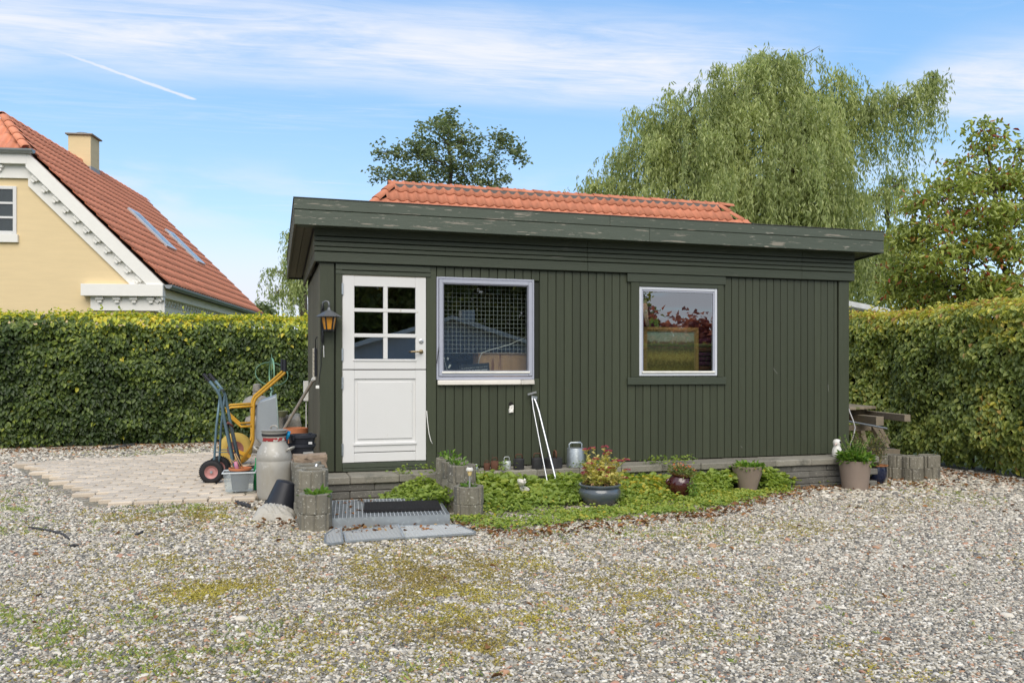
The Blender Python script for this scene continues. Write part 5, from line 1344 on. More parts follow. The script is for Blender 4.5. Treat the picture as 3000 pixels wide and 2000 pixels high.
MB().lathe([(.07, zz - .08), (.10, zz - .03), (.115, zz + .01), (.095, zz + .012), (.05, zz - .02), (0, zz - .03)], 22).build('bowl', M('mossy_stone', (.24, .25, .14), .9, var=.4, bump=.8, bscale=40), bt, True, world=False, auto=50)
bo = onY(850, 1250, 12.9); me = rough_block(.30, .3, .62, 7, .10, 8); me.materials.append(granite); me.shade_smooth()
b_ = link('boulder', me, None, (bo.x, bo.y, gz(bo.x) + .28)); tag(b_, 'rounded grey boulder behind the leaning pole by the hedge', 'boulder')
arp = onY(796, 1095, 13.0); arm = thing('armillary_sphere', 'green metal hoop garden sphere on a stake by the hedge', 'garden ornament', (arp.x, arp.y, gz(arp.x)))
grn = M('mint_green_paint', (.19, .36, .24), .5, .2, var=.2, bump=.1)
za = arp.z - gz(arp.x); ra = .245
def hoop(rot, r_, w=.022):
    vs = []; fs = []; n = 48
    for k in range(n):
        a = 2 * math.pi * k / n
        for (rr, zz_) in ((r_, -w / 2), (r_, w / 2), (r_ - .005, w / 2), (r_ - .005, -w / 2)):
            vs.append(rot @ Vector((rr * math.cos(a), rr * math.sin(a), zz_)) + Vector((0, 0, za)))
    for k in range(n):
        for j in range(4): fs.append((k * 4 + j, ((k + 1) % n) * 4 + j, ((k + 1) % n) * 4 + (j + 1) % 4, k * 4 + (j + 1) % 4))
    return MB().raw(vs, fs)
hoop(Matrix.Rotation(R(46), 3, 'X') @ Matrix.Rotation(R(8), 3, 'Y'), ra).build('hoop', grn, arm, True, world=False, auto=40)
hoop(Matrix.Rotation(R(8), 3, 'Z') @ Matrix.Rotation(R(90), 3, 'Y'), ra).build('hoop', grn, arm, True, world=False, auto=40)
MB().tube([(0, 0, za - ra), (0, 0, za + ra + .06)], .004, 6).build('rod', grn, arm, True, world=False)
stp = [(0.012 * math.cos(k * 1.3), .012 * math.sin(k * 1.3), za - ra - k * .03) for k in range(7)]
MB().tube(stp, .016, 7).build('twisted_stem', M('turquoise_paint', (.30, .48, .42), .6, var=.4, scale=20), arm, True, world=False)
MB().tube([(0, 0, 0), (0, 0, za - ra - .15)], .011, 8).build('stake', grn, arm, True, world=False)

# pole leaning on the shed side
a = onX(919, 1110, .50); b = P(772, 1357, 10.85)
pl_ = thing('steel_pole', 'long grey steel pole leaning against the left side of the shed', 'pole', (b.x, b.y, b.z))
MB().tube([b, a], .019, 12).build('tube', M('old_steel', (.50, .47, .42), .45, .6, var=.2), pl_, True, auto=40); MB().tube([a - (a - b).normalized() * .02, a + (a - b).normalized() * .016], .023, 12).build('end_cap', white_w, pl_, True, auto=40)

# ------------------------------------------------------------------ clear box with pot, small things on the paving
c_ = P(702, 1430, 8.30); zb_ = gz(c_.x) + .062
clear = M('clear_plastic', (.82, .88, .92), .18, trans=.0, var=.03, bump=.0)
def clearmat():
    mt = bpy.data.materials.new('translucent_box'); mt.use_nodes = True; nt = mt.node_tree; pr = nt.nodes['Principled BSDF']
    pr.inputs['Base Color'].default_value = (.75, .80, .83, 1); pr.inputs['Roughness'].default_value = .25
    t = nt.nodes.new('ShaderNodeBsdfTransparent'); t.inputs[0].default_value = (.93, .96, .97, 1); mx = nt.nodes.new('ShaderNodeMixShader'); mx.inputs[0].default_value = .13
    nt.links.new(t.outputs[0], mx.inputs[1]); nt.links.new(pr.outputs[0], mx.inputs[2]); nt.links.new(mx.outputs[0], nt.nodes['Material Output'].inputs[0]); return mt
clr = clearmat()
bx_ = thing('storage_box', 'clear plastic storage box standing on the paving edge', 'storage box', (c_.x, c_.y, zb_), R(-2))
def tapered(w0, d0, w1_, d1, h, t):
    def rr(w, d_, z): return [(-w / 2, -d_ / 2, z), (w / 2, -d_ / 2, z), (w / 2, d_ / 2, z), (-w / 2, d_ / 2, z)]
    vs = rr(w0, d0, 0) + rr(w1_, d1, h) + rr(w1_ - t, d1 - t, h) + rr(w0 - t, d0 - t, t); fs = [(3, 2, 1, 0), (12, 13, 14, 15)]
    for a_ in (0, 4, 8):
        for k in range(4): fs.append((a_ + k, a_ + (k + 1) % 4, a_ + 4 + (k + 1) % 4, a_ + 4 + k))
    return MB().raw(vs, fs)
tapered(.255, .20, .305, .245, .195, .005).build('tub', clr, bx_, world=False)
frame4r = MB()
for (a_, b_) in (((-.163, -.133, .186), (.163, -.122, .200)), ((-.163, .122, .186), (.163, .133, .200)), ((-.163, -.1215, .186), (-.152, .1215, .200)), ((.152, -.1215, .186), (.163, .1215, .200))): frame4r.lohi(a_, b_, .003)
frame4r.build('rim', M('frosted_rim', (.66, .72, .75), .3), bx_, world=False)
fp = thing('flower_pot', 'grey flower pot with terracotta rim and bamboo sticks in the clear box', 'flower pot', (c_.x + .005, c_.y + .02, zb_ + .008))
MB().lathe([(.078, 0), (.098, .175), (.104, .2), (0.09, .2), (.09, .16), (0, .16)], 32).build('pot', M('grey_pot', (.12, .13, .14), .6), fp, True, world=False, auto=40)
MB().lathe([(.100, .198), (.112, .20), (.114, .222), (.098, .222), (.096, .2)], 32).build('terracotta_rim', terra, fp, True, world=False, auto=40)
bam = M('bamboo', (.42, .27, .13), .7)
for (a_, b_) in (((.03, 0, .18), (-.11, -.02, .33)), ((.02, .02, .18), (-.06, .05, .36)), ((-.05, 0, .17), (-.10, .04, .30)), ((.05, -.01, .18), (-.045, .0, .37)), ((-.09, .02, .25), (-.045, -.02, .31))):
    MB().tube([a_, b_], .005, 6).build('bamboo_stick', bam, fp, True, world=False)
MB().tube([(-.02, -.03, .17), (-.035, -.035, .24), (-.045, -.035, .29)], [.02, .021, .017], 8).build('pink_bundle', M('pink_plastic', (.55, .22, .33), .5), fp, True, world=False)
c_ = P(742, 1383, 9.0); sp_ = thing('small_pot', 'small dark plant pot between the clear box and the churn', 'flower pot', (c_.x, c_.y, gz(c_.x) + .06))
MB().lathe([(.06, 0), (.085, .15), (.092, .15), (.092, .165), (.08, .165), (.078, .14), (0, .13)], 26).build('shell', black_pl, sp_, True, world=False, auto=40)
c_ = P(751, 1440, 8.45); gb_ = thing('green_bottle', 'slim green bottle standing behind the milk churn', 'bottle', (c_.x, c_.y, gz(c_.x) + .05))
MB().lathe([(.03, 0), (.032, .2), (.02, .25), (.012, .28), (.012, .33), (0, .33)], 16).build('glass', M('green_glass', (.02, .25, .08), .2), gb_, True, world=False)

# ------------------------------------------------------------------ wall lantern and hanging things
lp = onY(965, 935, 8.56); la = thing('wall_lantern', 'black iron wall lantern with amber glass beside the door', 'lantern', (lp.x, 8.62, lp.z - .08))
blk = M('black_iron', (.03, .032, .036), .45, .4)
lead_m = M('grey_lead', (.16, .17, .18), .5, .5)
amber = bpy.data.materials.new('amber_glass'); amber.use_nodes = True
pr = amber.node_tree.nodes['Principled BSDF']; pr.inputs['Base Color'].default_value = (.62, .27, .02, 1); pr.inputs['Roughness'].default_value = .3; pr.inputs['Coat Weight'].default_value = .5
MATS['amber_glass'] = amber
def zl(v): return onY(965, v, 8.62).z - (lp.z - .08)
h6 = 6
MB().lathe([(.128, zl(929)), (.130, zl(927)), (.07, zl(916)), (.02, zl(908)), (.012, zl(900)), (0, zl(898))], h6, (0, 0, 0)).build('roof', lead_m, la, world=False)
gbz, gtz = zl(966), zl(930)
MB().lathe([(.05, gbz), (.078, gtz)], h6).build('pane', amber, la, world=False)
for k in range(6):
    a = 2 * math.pi * k / 6; MB().bar((math.cos(a) * .051, math.sin(a) * .051, gbz - .01), (math.cos(a) * .080, math.sin(a) * .080, gtz), .014, .008).build('cage_bar', blk, la, world=False)
MB().lathe([(.03, gbz - .02), (.055, gbz - .012), (.056, gbz + .004), (.0, gbz + .004)], h6).build('base', blk, la, world=False)
by_ = 8.725 - 8.62
MB().tube([(0, 0, zl(900)), (-.0, .0, zl(890)), (-.005, .01, zl(884)), (-.03, .02, zl(882)), (-.055, .03, zl(885)), (-.06, .05, zl(895)), (-.06, by_ - .006, zl(905))], .011, 8).build('bracket_arm', lead_m, la, True, world=False)
MB().lohi((-.075, by_ - .012, zl(1000)), (-.045, by_, zl(890)), .003).build('back_plate', blk, la, world=False)
MB().tube([(-.06, by_ - .01, zl(960)), (-.055, by_ - .03, zl(975)), (-.055, by_ - .025, zl(1005))], .008, 7).build('lower_scroll', blk, la, True, world=False)
tw = onY(948, 1012, 8.70); tb = thing('hanging_tag', 'thin white tag hanging below the wall lantern', 'tag', tw)
MB().tube([tw, onY(949, 1046, 8.715)], .0045, 6).build('stick', white_p, tb); MB().tube([tw, onY(946, 985, 8.715)], .002, 5).build('string', blk, tb)
sw = onX(923, 1060, .505); ft = thing('hanging_brush', 'black handled tool with pale notched edge hanging on the shed side', 'tool', (sw.x, sw.y, sw.z))
p0 = onX(924, 1020, .50); p1 = onX(924, 1102, .50)
MB().lohi((p0.x - .012, p0.y - .06, p1.z), (p0.x + .012, p0.y + .03, p0.z), .004).build('handle', black_pl, ft)
nb = MB()
for k in range(14): zz = p1.z + (p0.z - p1.z) * k / 14; nb.lohi((p0.x - .03, p0.y - .03 + (k % 2) * .012, zz + .002), (p0.x - .013, p0.y + .012 + (k % 2) * .012, zz + .020))
nb.build('notched_edge', M('pale_bristle', (.62, .58, .48), .8), ft)
MB().tube([(p0.x, p0.y - .01, p0.z), (p0.x, p0.y, onX(924, 995, .5).z), (p0.x + .01, p0.y - .15, onX(930, 984, .5).z)], .005, 6).build('cord', blk, ft, True)
MB().lohi((p0.x - .016, p0.y - .04, p0.z - .05), (p0.x - .0125, p0.y + .0, p0.z + .004)).build('metal_ferrule', alu, ft)
cb_ = thing('lamp_cable', 'thin dark cable running down the corner board to a white plug', 'cable', (0.55, 8.72, 1.4))
MB().tube([onY(945, 975, 8.72), onY(941, 1040, 8.72), onY(941, 1070, 8.72), onY(936, 1100, 8.722), onY(934, 1128, 8.72)], .004, 6).build('wire', blk, cb_, True); q_ = onY(930, 1134, 8.71); MB().lohi((q_.x - .018, q_.y - .015, q_.z - .015), (q_.x + .018, q_.y + .005, q_.z + .018), .005).build('plug', white_w, cb_)
wb2 = thing('side_switch', 'small white box fixed to the rear left wall of the shed', 'switch box', (.5, 11.2, 1.1)); MB().lohi((.455, 11.15, .95), (.5195, 11.28, 1.22), .006).build('box', white_w, wb2); MB().tube([(.49, 11.2, .95), (.49, 11.2, .4)], .008, 6).build('conduit', white_w, wb2)
wc_ = thing('white_cable', 'short loose white cable hanging beside the white door', 'cable', onY(1250, 1205, 8.72))
MB().tube([onY(1250, 1203, 8.72), onY(1252, 1230, 8.715), onY(1257, 1270, 8.71), onY(1262, 1290, 8.70), onY(1267, 1299, 8.70)], .0045, 6).build('cable', white_w, wc_, True)
rg = onY(1497, 1195, 8.73); rt_ = thing('stuffed_rag', 'white rag stuffed into a hole in the green wall', 'rag', (rg.x, rg.y, rg.z))
MB().lathe([(.026, 0), (.026, .004), (0, .004)], 14, (0, .0015, .045), Matrix.Rotation(R(90), 3, 'X')).build('hole', black_in, rt_, world=False)
me = rough_block(.055, .03, .095, 6, .03, 12); me.materials.append(M('rag_white', (.72, .70, .66), .9)); link('cloth', me, rt_, (0, -.012, -.01))

# ------------------------------------------------------------------ things inside the windows
wm = thing('wire_grid', 'white wire grid panel behind the left window pane', 'wire grid', (2.3, 8.86, 1.9))
gm = MB(); ga, gb_, gc_, gd_ = onY(1293, 828, 8.86), onY(1545, 835, 8.86), None, None
zlo = onY(1400, 1034, 8.86).z; x_ = ga.x - .02; white_wire = M('white_wire', (.72, .74, .72), .5)
while x_ < gb_.x + .02: gm.lohi((x_ - .0011, 8.858, zlo), (x_ + .0011, 8.8602, 2.36)); x_ += .0478
z_ = zlo
while z_ < 2.36: gm.lohi((ga.x - .03, 8.862, z_ - .0011), (gb_.x + .03, 8.8642, z_ + .0011)); z_ += .0478
gm.build('wires', white_wire, wm)
ply = M('pine_plywood', (.52, .30, .14), .6, var=.35, scale=3, stretch=(5, 1, .5), bump=.05, layers=[((.30, .13, .055), .52, .05, 3, (4, 1, .45))])
pa, pb_ = onY(1402, 1036, 8.98), onY(1552, 1110, 8.98); wp = thing('plywood_cabinet', 'varnished pine plywood cabinet inside the left window', 'cabinet', (pa.x, 8.99, pb_.z))
MB().lohi((pa.x, 8.98, .33), (pb_.x + .05, 9.25, pa.z), .004).build('board', ply, wp); MB().lohi((pa.x - .01, 8.965, pa.z), (pb_.x + .06, 9.26, pa.z + .012)).build('top_edge', ply, wp)
cbw = thing('inside_cable', 'pale cable draped over the cabinet inside the left window', 'cable', (pa.x, 8.93, pa.z)); MB().tube([onY(1400, 1075, 8.93), onY(1404, 1050, 8.93), onY(1412, 1033, 8.93), onY(1440, 1024, 8.93), onY(1490, 1010, 8.93), onY(1545, 986, 8.93)], .0045, 6).build('cable', white_w, cbw, True)
sa, sb_ = onY(1352, 1074, 8.90), onY(1425, 1092, 8.90); sgn = thing('message_sign', 'small black sign with white lettering inside the left window', 'sign', (sa.x, 8.90, sb_.z))
Ws = onY(1425, 1080, 8.90).x - onY(1340, 1080, 8.90).x
MB().box((Ws / 2 - .02, .012, .045), (Ws + .02, .008, .115), Matrix.Rotation(R(-4.5), 3, 'Y')).build('board', M('black_card', (.02, .02, .02), .5), sgn, world=False)
def text(s, size, x_, z_, par, mat, rz=0):
    cu = bpy.data.curves.new('lettering', 'FONT'); cu.body = s; cu.size = size; cu.extrude = .0004; cu.align_x = 'LEFT'
    to = bpy.data.objects.new('lettering', cu); col.objects.link(to); dg = bpy.context.evaluated_depsgraph_get()
    me = bpy.data.meshes.new_from_object(to.evaluated_get(dg)); bpy.data.objects.remove(to); me.materials.append(mat)
    o = link('lettering', me, par, (x_, .0065, z_), (R(90), R(-4.5), 0)); return o, max(v.co.x for v in me.vertices)
letter = M('letter_white', (.85, .85, .82), .6)
o, wd = text('men du får de rigtige venner', .03, .0, .006, sgn, letter); k = (Ws - .03) / wd; o.scale = (k, 1.25, 1)
o, wd = text('Det er aldrig vigtigt hvor mange venner du har', .02, .0, .045, sgn, letter); k = (Ws - .03) / wd; o.scale = (k, .8, 1)
# small hanging bits at the left of the pane
hb_ = thing('hanging_trinkets', 'small white trinkets on strings inside the left window corner', 'trinket', onY(1300, 1060, 8.84))
MB().tube([onY(1297, 1030, 8.84), onY(1303, 1060, 8.84), onY(1312, 1091, 8.84)], .003, 5).build('string', white_w, hb_)
for (u, v) in ((1300, 1055), (1312, 1056)): MB().lathe([(0, 0), (.010, .008), (.012, .02), (.006, .035), (0, .037)], 10, onY(u, v, 8.84)).build('bauble', white_w, hb_, True)
q_ = onY(1317, 1073, 8.84); MB().tube([q_ - Vector((.012, 0, .02)), q_ + Vector((.012, 0, .02))], .011, 8).build('spool', white_w, hb_)
# painting inside the right window
pa, pb_ = onY(1884, 957, 8.96), onY(2046, 1098, 8.96)
pn = thing('framed_painting', 'gold framed landscape painting leaning inside the right window', 'painting', (pa.x, 8.96, pb_.z - .03))
gold = M('old_gold', (.52, .34, .12), .45, .2, var=.3, scale=14)
frame4(pa.x, pb_.x, pb_.z - .08, pa.z, .042, 8.945, 8.975, .008).build('frame', gold, pn)
frame4(pa.x + .042, pb_.x - .042, pb_.z - .038, pa.z - .042, .014, 8.955, 8.973, .004).build('inner_frame', M('gold_light', (.66, .50, .22), .4, .2), pn)
pmt = bpy.data.materials.new('landscape_canvas'); pmt.use_nodes = True; nt = pmt.node_tree; prn = nt.nodes['Principled BSDF']; m = mth(nt)
tcn = nt.nodes.new('ShaderNodeTexCoord'); sp = nt.nodes.new('ShaderNodeSeparateXYZ'); nt.links.new(tcn.outputs['Generated'], sp.inputs[0])
nz = nt.nodes.new('ShaderNodeTexNoise'); nz.inputs['Scale'].default_value = 9; nz.inputs['Detail'].default_value = 9; nz.inputs['Roughness'].default_value = .72; nt.links.new(tcn.outputs['Generated'], nz.inputs['Vector'])
f_ = m('ADD', sp.outputs[2], m('MULTIPLY', m('SUBTRACT', nz.outputs[0], .5), m('MULTIPLY', .85, m('SUBTRACT', 1.05, sp.outputs[2]))))
cr = nt.nodes.new('ShaderNodeValToRGB'); e_ = cr.color_ramp.elements
cols_ = [(0, (.42, .36, .08)), (.3, (.20, .16, .05)), (.45, (.55, .43, .12)), (.60, (.24, .21, .09)), (.70, (.11, .10, .07)), (.76, (.22, .20, .11)), (.80, (.52, .58, .42)), (1, (.42, .60, .48))]
while len(e_) < len(cols_): e_.new(.5)
for i, (p_, c_) in enumerate(cols_): e_[i].position = p_; e_[i].color = (*c_, 1)
nt.links.new(f_, cr.inputs[0]); nt.links.new(cr.outputs[0], prn.inputs['Base Color']); prn.inputs['Roughness'].default_value = .5
MB().lohi((pa.x + .05, 8.968, pb_.z - .03), (pb_.x - .05, 8.9725, pa.z - .05)).build('canvas', pmt, pn)
cu_ = thing('folded_cloth', 'pale folded cloth hanging inside the right window', 'cloth', onY(1890, 900, 8.85))
cvm = MB(); 
for k in range(5): cvm.tube([onY(1882 + k * 2.6, 878, 8.85 + .01 * (k % 2)), onY(1886 + k * 2.6, 920, 8.85), onY(1894 + k * 1.6, 956, 8.86)], [.012, .011, .008], 6)
cvm.build('cloth', M('cream_cloth', (.55, .50, .36), .9), cu_, True)
hp = thing('house_plant', 'bright green leafy plant behind the painting in the right window', 'plant', onY(1908, 960, 9.05))
lp_ = [(1903, 945, .06), (1917, 950, .07), (1898, 955, .05), (1922, 958, .05)]
Pn = np.array([tuple(onY(u, v + 4, 9.0)) for u, v, _ in lp_]); leaves('leaves', Pn, np.tile([0.3, 0, .6], (4, 1)) + rv(4) * .2, np.tile([0, -1, .3], (4, 1)), np.array([.10, .11, .08, .08]), np.array([.07, .07, .06, .06]), np.array([.9, .8, .9, .8]), LM('bright_leaf', [(0, (.1, .3, .03)), (1, (.2, .5, .06))]), hp)
MB().lohi((onY(1905, 960, 9.02).x - .05, 9.0, 1.1), (onY(1905, 960, 9.02).x + .05, 9.1, 1.3), .01).build('pot', terra, hp)
red_shelf = thing('stacked_cushions', 'stacked purple and orange textiles inside the right window', 'textiles', onY(2062, 1080, 9.05)); q0 = onY(2050, 960, 9.05); q1 = onY(2092, 1100, 9.05)
for k in range(9):
    cc_ = [(.20, .07, .14), (.24, .08, .17), (.30, .12, .08), (.17, .24, .22)][(k * 7 // 5) % 4]; zz = q1.z - .05 + k * .058
    MB().lohi((q0.x - .02, 9.05, zz), (q1.x + .10, 9.3, zz + .052), .018).build('cushion', M('textile%d' % (k % 4), cc_, .95), red_shelf)

# ------------------------------------------------------------------ iron weights on the coping
wts = [(1366, 1381, 1344, 1365, 1317, iron_rust, 'rusty scale weight with a tall wire hook, leftmost on the coping', 'hook'), (1390, 1401, 1366, 1379, 1360, galv, 'tiny galvanised weight next to the planter ring on the coping', 'ring'),
       (1417, 1436, 1356, 1377, 1349, iron_rust, 'small rust red iron weight with loop handle on the coping', 'ring'), (1437, 1461, 1350, 1377, 1340, iron_rust, 'medium rusty iron weight with loop handle, left of the pale one', 'ring'),
       (1472, 1497, 1350, 1376, 1338, M('pale_zinc', (.55, .58, .58), .5, .4, var=.2, scale=20), 'pale zinc coloured iron weight with loop handle on the coping', 'ring'), (1504, 1536, 1343, 1376, 1331, iron_dk, 'dark iron weight with loop handle right of the pale weight', 'ring'),
       (1557, 1590, 1341, 1374, 1328, iron_dk, 'dark iron weight with loop handle left of the leaning rods', 'ring'), (1594, 1648, 1342, 1372, 1322, iron_dk, 'wide squat dark iron weight behind the leaning rods', 'side'),
       (1659, 1713, 1312, 1370, 1296, galv, 'large grey galvanised weight with square handle, rightmost on the coping', 'square')]
for (u0, u1, v0, v1, vh, mt, lab, kd) in wts:
    um = (u0 + u1) / 2; f0 = onZ(um, v1, .291); t_ = f0.x * sA + f0.y * cA; r_ = (u1 - u0) / 2 * t_ / FPX; c_ = P(um, v1, t_ + r_); h_ = (v1 - v0) * t_ / FPX * .96; hh = (v0 - vh) * t_ / FPX
    t = thing('iron_weight', lab, 'weight', (c_.x, c_.y, .291), group='iron weights on the coping')
    MB().lathe([(r_ * .96, 0), (r_, .004), (r_ * (.94 if kd == 'square' else 1), h_ - .005), (r_ * .92, h_), (0, h_)], 30).build('body', mt, t, True, world=False, auto=40)
    w_ = r_ * (.62 if kd != 'square' else .74); hr = max(.004, r_ * .10)
    if kd == 'hook': pts = [(.0, 0, h_), (.01, 0, h_ + hh * .6), (.005, 0, h_ + hh * .95), (-.012, 0, h_ + hh), (-.026, 0, h_ + hh * .85), (-.028, 0, h_ + hh * .7)]; hr = .004
    elif kd == 'side': pts = [(.02, -.04, h_), (.02, -.035, h_ + hh * .8), (.02, -.015, h_ + hh), (.02, .015, h_ + hh), (.02, .035, h_ + hh * .8), (.02, .04, h_)]
    else: pts = [(-w_, 0, h_), (-w_, 0, h_ + hh * .7), (-w_ * .75, 0, h_ + hh), (w_ * .75, 0, h_ + hh), (w_, 0, h_ + hh * .7), (w_, 0, h_)]
    MB().tube(pts, hr, 8).build('handle', mt if mt is not iron_dk else iron_rust, t, True, world=False)

# two leaning rods
for (pts, lab, rr, tbar) in (([(1558, 1158), (1562, 1195), (1607, 1430)], 'slim pale aluminium rod with T bar top leaning on the green wall', .0075, True), ([(1563, 1163), (1571, 1180), (1579, 1205), (1636, 1436)], 'bent galvanised tube leaning on the green wall beside the slim rod', .0115, False)):
    n = len(pts); W_ = []
    for i, (u, v) in enumerate(pts):
        f_ = (v - pts[0][1]) / (pts[-1][1] - pts[0][1]); W_.append(onY(u, v, 8.70 - f_ * .60))
    d_ = (W_[-1] - W_[-2]).normalized(); W_.append(W_[-1] + d_ * .12)
    t = thing('leaning_rod', lab, 'rod', tuple(W_[-1])); MB().tube(W_, rr, 10).build('rod', alu, t, True, auto=50)
    if tbar: a, b = onY(1546, 1155, 8.69), onY(1571, 1148, 8.69); MB().bar(a, b, .018, .02).build('t_bar', alu, t)
    else: a, b = onY(1557, 1164, 8.69), onY(1573, 1166, 8.69); MB().bar(a, b, .02, .04).build('bracket', galv, t)

# small white crockery in the plants
for (u, v, r_, lab) in ((1525, 1412, .045, 'small white ceramic dish half hidden in the groundcover'), (1533, 1433, .05, 'chipped white bowl lying in the groundcover')):
    c_ = P(u, v, 8.2); t = thing('white_dish', lab, 'dish', (c_.x, c_.y, c_.z - .03)); MB().lathe([(r_ * .5, 0), (r_, .03), (r_ * 1.05, .05), (r_ * .95, .05), (r_ * .5, .015), (0, .012)], 24).build('bowl', M('crockery', (.62, .60, .54), .5, var=.2), t, True, world=False, auto=50); t.rotation_euler = (.3, .2, 0)
    if v < 1420: MB().tube([(.02, 0, .05), (.03, 0, .075)], .012, 8).build('knob', MATS['crockery'], t, True, world=False)

# solar lamp
c_ = P(1376, 1437, 7.30); s_ = thing('solar_lamp', 'small solar garden lamp with cream shade staked in the planter ring', 'solar lamp', (c_.x, c_.y, c_.z))
def zs(v): return P(1376, v, 7.30).z - c_.z
MB().tube([(0, 0, -.06), (0, 0, zs(1392))], .008, 10).build('stake', alu, s_, True, world=False, auto=40)
MB().lathe([(.012, zs(1393)), (.018, zs(1388)), (.023, zs(1378)), (.022, zs(1377))], 18).build('shade', M('cream_plastic', (.66, .50, .22), .5), s_, True, world=False, auto=50)
MB().lathe([(.033, zs(1378)), (.034, zs(1375)), (.028, zs(1370)), (.022, zs(1368)), (0, zs(1368))], 18).build('cap', M('white_cap', (.66, .64, .58), .5), s_, True, world=False, auto=30)
MB().lohi((-.012, -.012, zs(1368)), (.012, .012, zs(1366.6))).build('solar_cell', M('solar_cell', (.02, .02, .03), .2), s_, world=False)

# ------------------------------------------------------------------ picnic table at the right end
pt_ = thing('picnic_table', 'weathered grey wooden picnic table behind the right end of the shed', 'picnic table', tuple(P(2560, 1300, 11.8)))
ZT = .834
def tz(u, t_): p_ = P(u, 1190, t_); return Vector((p_.x, p_.y, ZT))
Rr, Nn, Bb = tz(2562, 11.9), tz(2486, 11.5), tz(2486, 12.7)
wv = (Nn - Rr); wl = wv.length; wv.normalize(); lv = (Bb - Rr).normalized()
for k in range(6):
    a = Rr + wv * (k * .105 + .05) + lv * .0; MB().bar(a - Vector((0, 0, .02)) + lv * random.uniform(-.01, .01), a + lv * 1.6 - Vector((0, 0, .02)), .098, .04, ch=.004).build('tabletop_plank', old_wood, pt_)
MB().bar(Rr + lv * .25 - Vector((0, 0, .085)), Rr + lv * .25 + wv * 1.1 - Vector((0, 0, .085)), .045, .085, ch=.004).build('table_bearer', old_wood, pt_)
MB().bar(P(2578, 1233, 11.2), P(2470, 1222, 12.3), .11, .125, ch=.004).build('bench_beam', old_wood, pt_)
MB().bar(P(2659, 1224.5, 11.0), P(2500, 1207, 12.6), .085, .095, ch=.004).build('long_beam', old_wood, pt_)
MB().bar(P(2552, 1252, 11.7), P(2470, 1253, 11.9), .05, .085, ch=.004).build('cross_brace', old_wood, pt_)
MB().bar(P(2553, 1245, 11.75), P(2597, 1313, 11.75), .06, .095, up=(0, 1, 0), ch=.004).build('leg', old_wood, pt_)
MB().bar(P(2575, 1255, 12.3), P(2600, 1300, 12.3), .06, .095, up=(0, 1, 0), ch=.004).build('leg', old_wood, pt_)
MB().bar(P(2520, 1255, 12.4), P(2535, 1312, 12.4), .07, .095, up=(0, 1, 0), ch=.004).build('leg', old_wood, pt_)
sb = thing('timber_block', 'short weathered timber block under the picnic table leg', 'timber', tuple(P(2588, 1328, 11.4))); MB().bar(P(2557, 1322, 11.35), P(2619, 1324, 11.5), .22, .10, ch=.006).build('beam', old_wood, sb); MB().bar(P(2556, 1311, 11.45), P(2605, 1311.5, 11.6), .2, .012).build('dark_felt', felt, sb)
gpz = thing('grey_pipe', 'grey metal pipe sticking out beside the picnic table', 'pipe', tuple(P(2599, 1255, 10.8))); MB().tube([P(2599, 1255, 10.8), P(2470, 1231, 11.3)], .014, 10).build('pipe', zinc, gpz, True, auto=40)
hs = thing('grey_hose', 'thin pale grey hose hanging at the right shed corner', 'hose', tuple(P(2489, 1312, 10.62)))
MB().tube([P(2484, 1190, 10.7), P(2490, 1208, 10.65), P(2499, 1230, 10.6), P(2505, 1252, 10.6), P(2501, 1275, 10.6), P(2492, 1296, 10.6), P(2489, 1314, 10.6)], .008, 8).build('hose', M('grey_hose_m', (.50, .50, .51), .5), hs, True)

# white bird ornament on the coping
bq = onZ(2451, 1333, .291); bq = Vector((7.02, 8.50, .291)); bi = thing('bird_figurine', 'white bird figurine with black wing standing on the coping corner', 'figurine', (onY(2452, 1333, 8.50).x, 8.50, .291))
wht = M('white_glaze', (.78, .77, .73), .35, var=.06)
MB().lathe([(.05, 0), (.058, .01), (.062, .05), (.055, .095), (.040, .125), (.036, .135), (.046, .155), (.050, .178), (.044, .200), (.028, .214), (0, .220)], 26).build('body', wht, bi, True, world=False)
blkp = M('black_glaze', (.02, .02, .022), .35)
MB().lathe([(0, -.008), (.014, -.005), (.014, .004), (0, .006)], 14, (.012, -.046, .184), Matrix.Rotation(R(90), 3, 'X')).build('eye', blkp, bi, True, world=False)
MB().lathe([(0, -.05), (.022, -.02), (.026, .01), (.0, .05)], 12, (.040, -.030, .06), Matrix.Rotation(R(20), 3, 'Y')).build('wing', blkp, bi, True, world=False)
MB().tube([(-.03, -.03, .165), (-.052, -.04, .158), (-.066, -.042, .148)], [.013, .010, .003], 8).build('beak', M('pink_glaze', (.62, .48, .44), .4), bi, True, world=False)

# ------------------------------------------------------------------ potted plants
taupe = M('taupe_pot', (.285, .225, .185), .75, var=.14, scale=5, bump=.15, bscale=80, pvar=.05)
herb = LM('herb_leaf', [(0, (.07, .16, .025)), (.5, (.13, .26, .035)), (.85, (.24, .36, .06)), (1, (.42, .38, .07))], .35, .45)
sedum_l = LM('sedum_leaf', [(0, (.34, .36, .09)), (.5, (.58, .56, .17)), (1, (.72, .62, .27))], .35, .5)
dry_l = LM('dry_leaf', [(0, (.16, .09, .05)), (.5, (.32, .19, .10)), (1, (.46, .30, .18))], .3, .7)
flower_m = LM('sedum_flower', [(0, (.32, .03, .08)), (.5, (.50, .07, .14)), (1, (.62, .16, .22))], .2, .7)
def pot(name, label, c, prof, mat, soilz, soilr, n=40):
    t = thing(name, label, 'potted plant', c); MB().lathe(prof, n).build('pot', mat, t, True, world=False, auto=50)
    if soilz: MB().lathe([(soilr, soilz), (soilr * .5, soilz + .012), (0, soilz + .014)], 20).jitter(.004, 3).build('soil', soil, t, True, world=False)
    return t
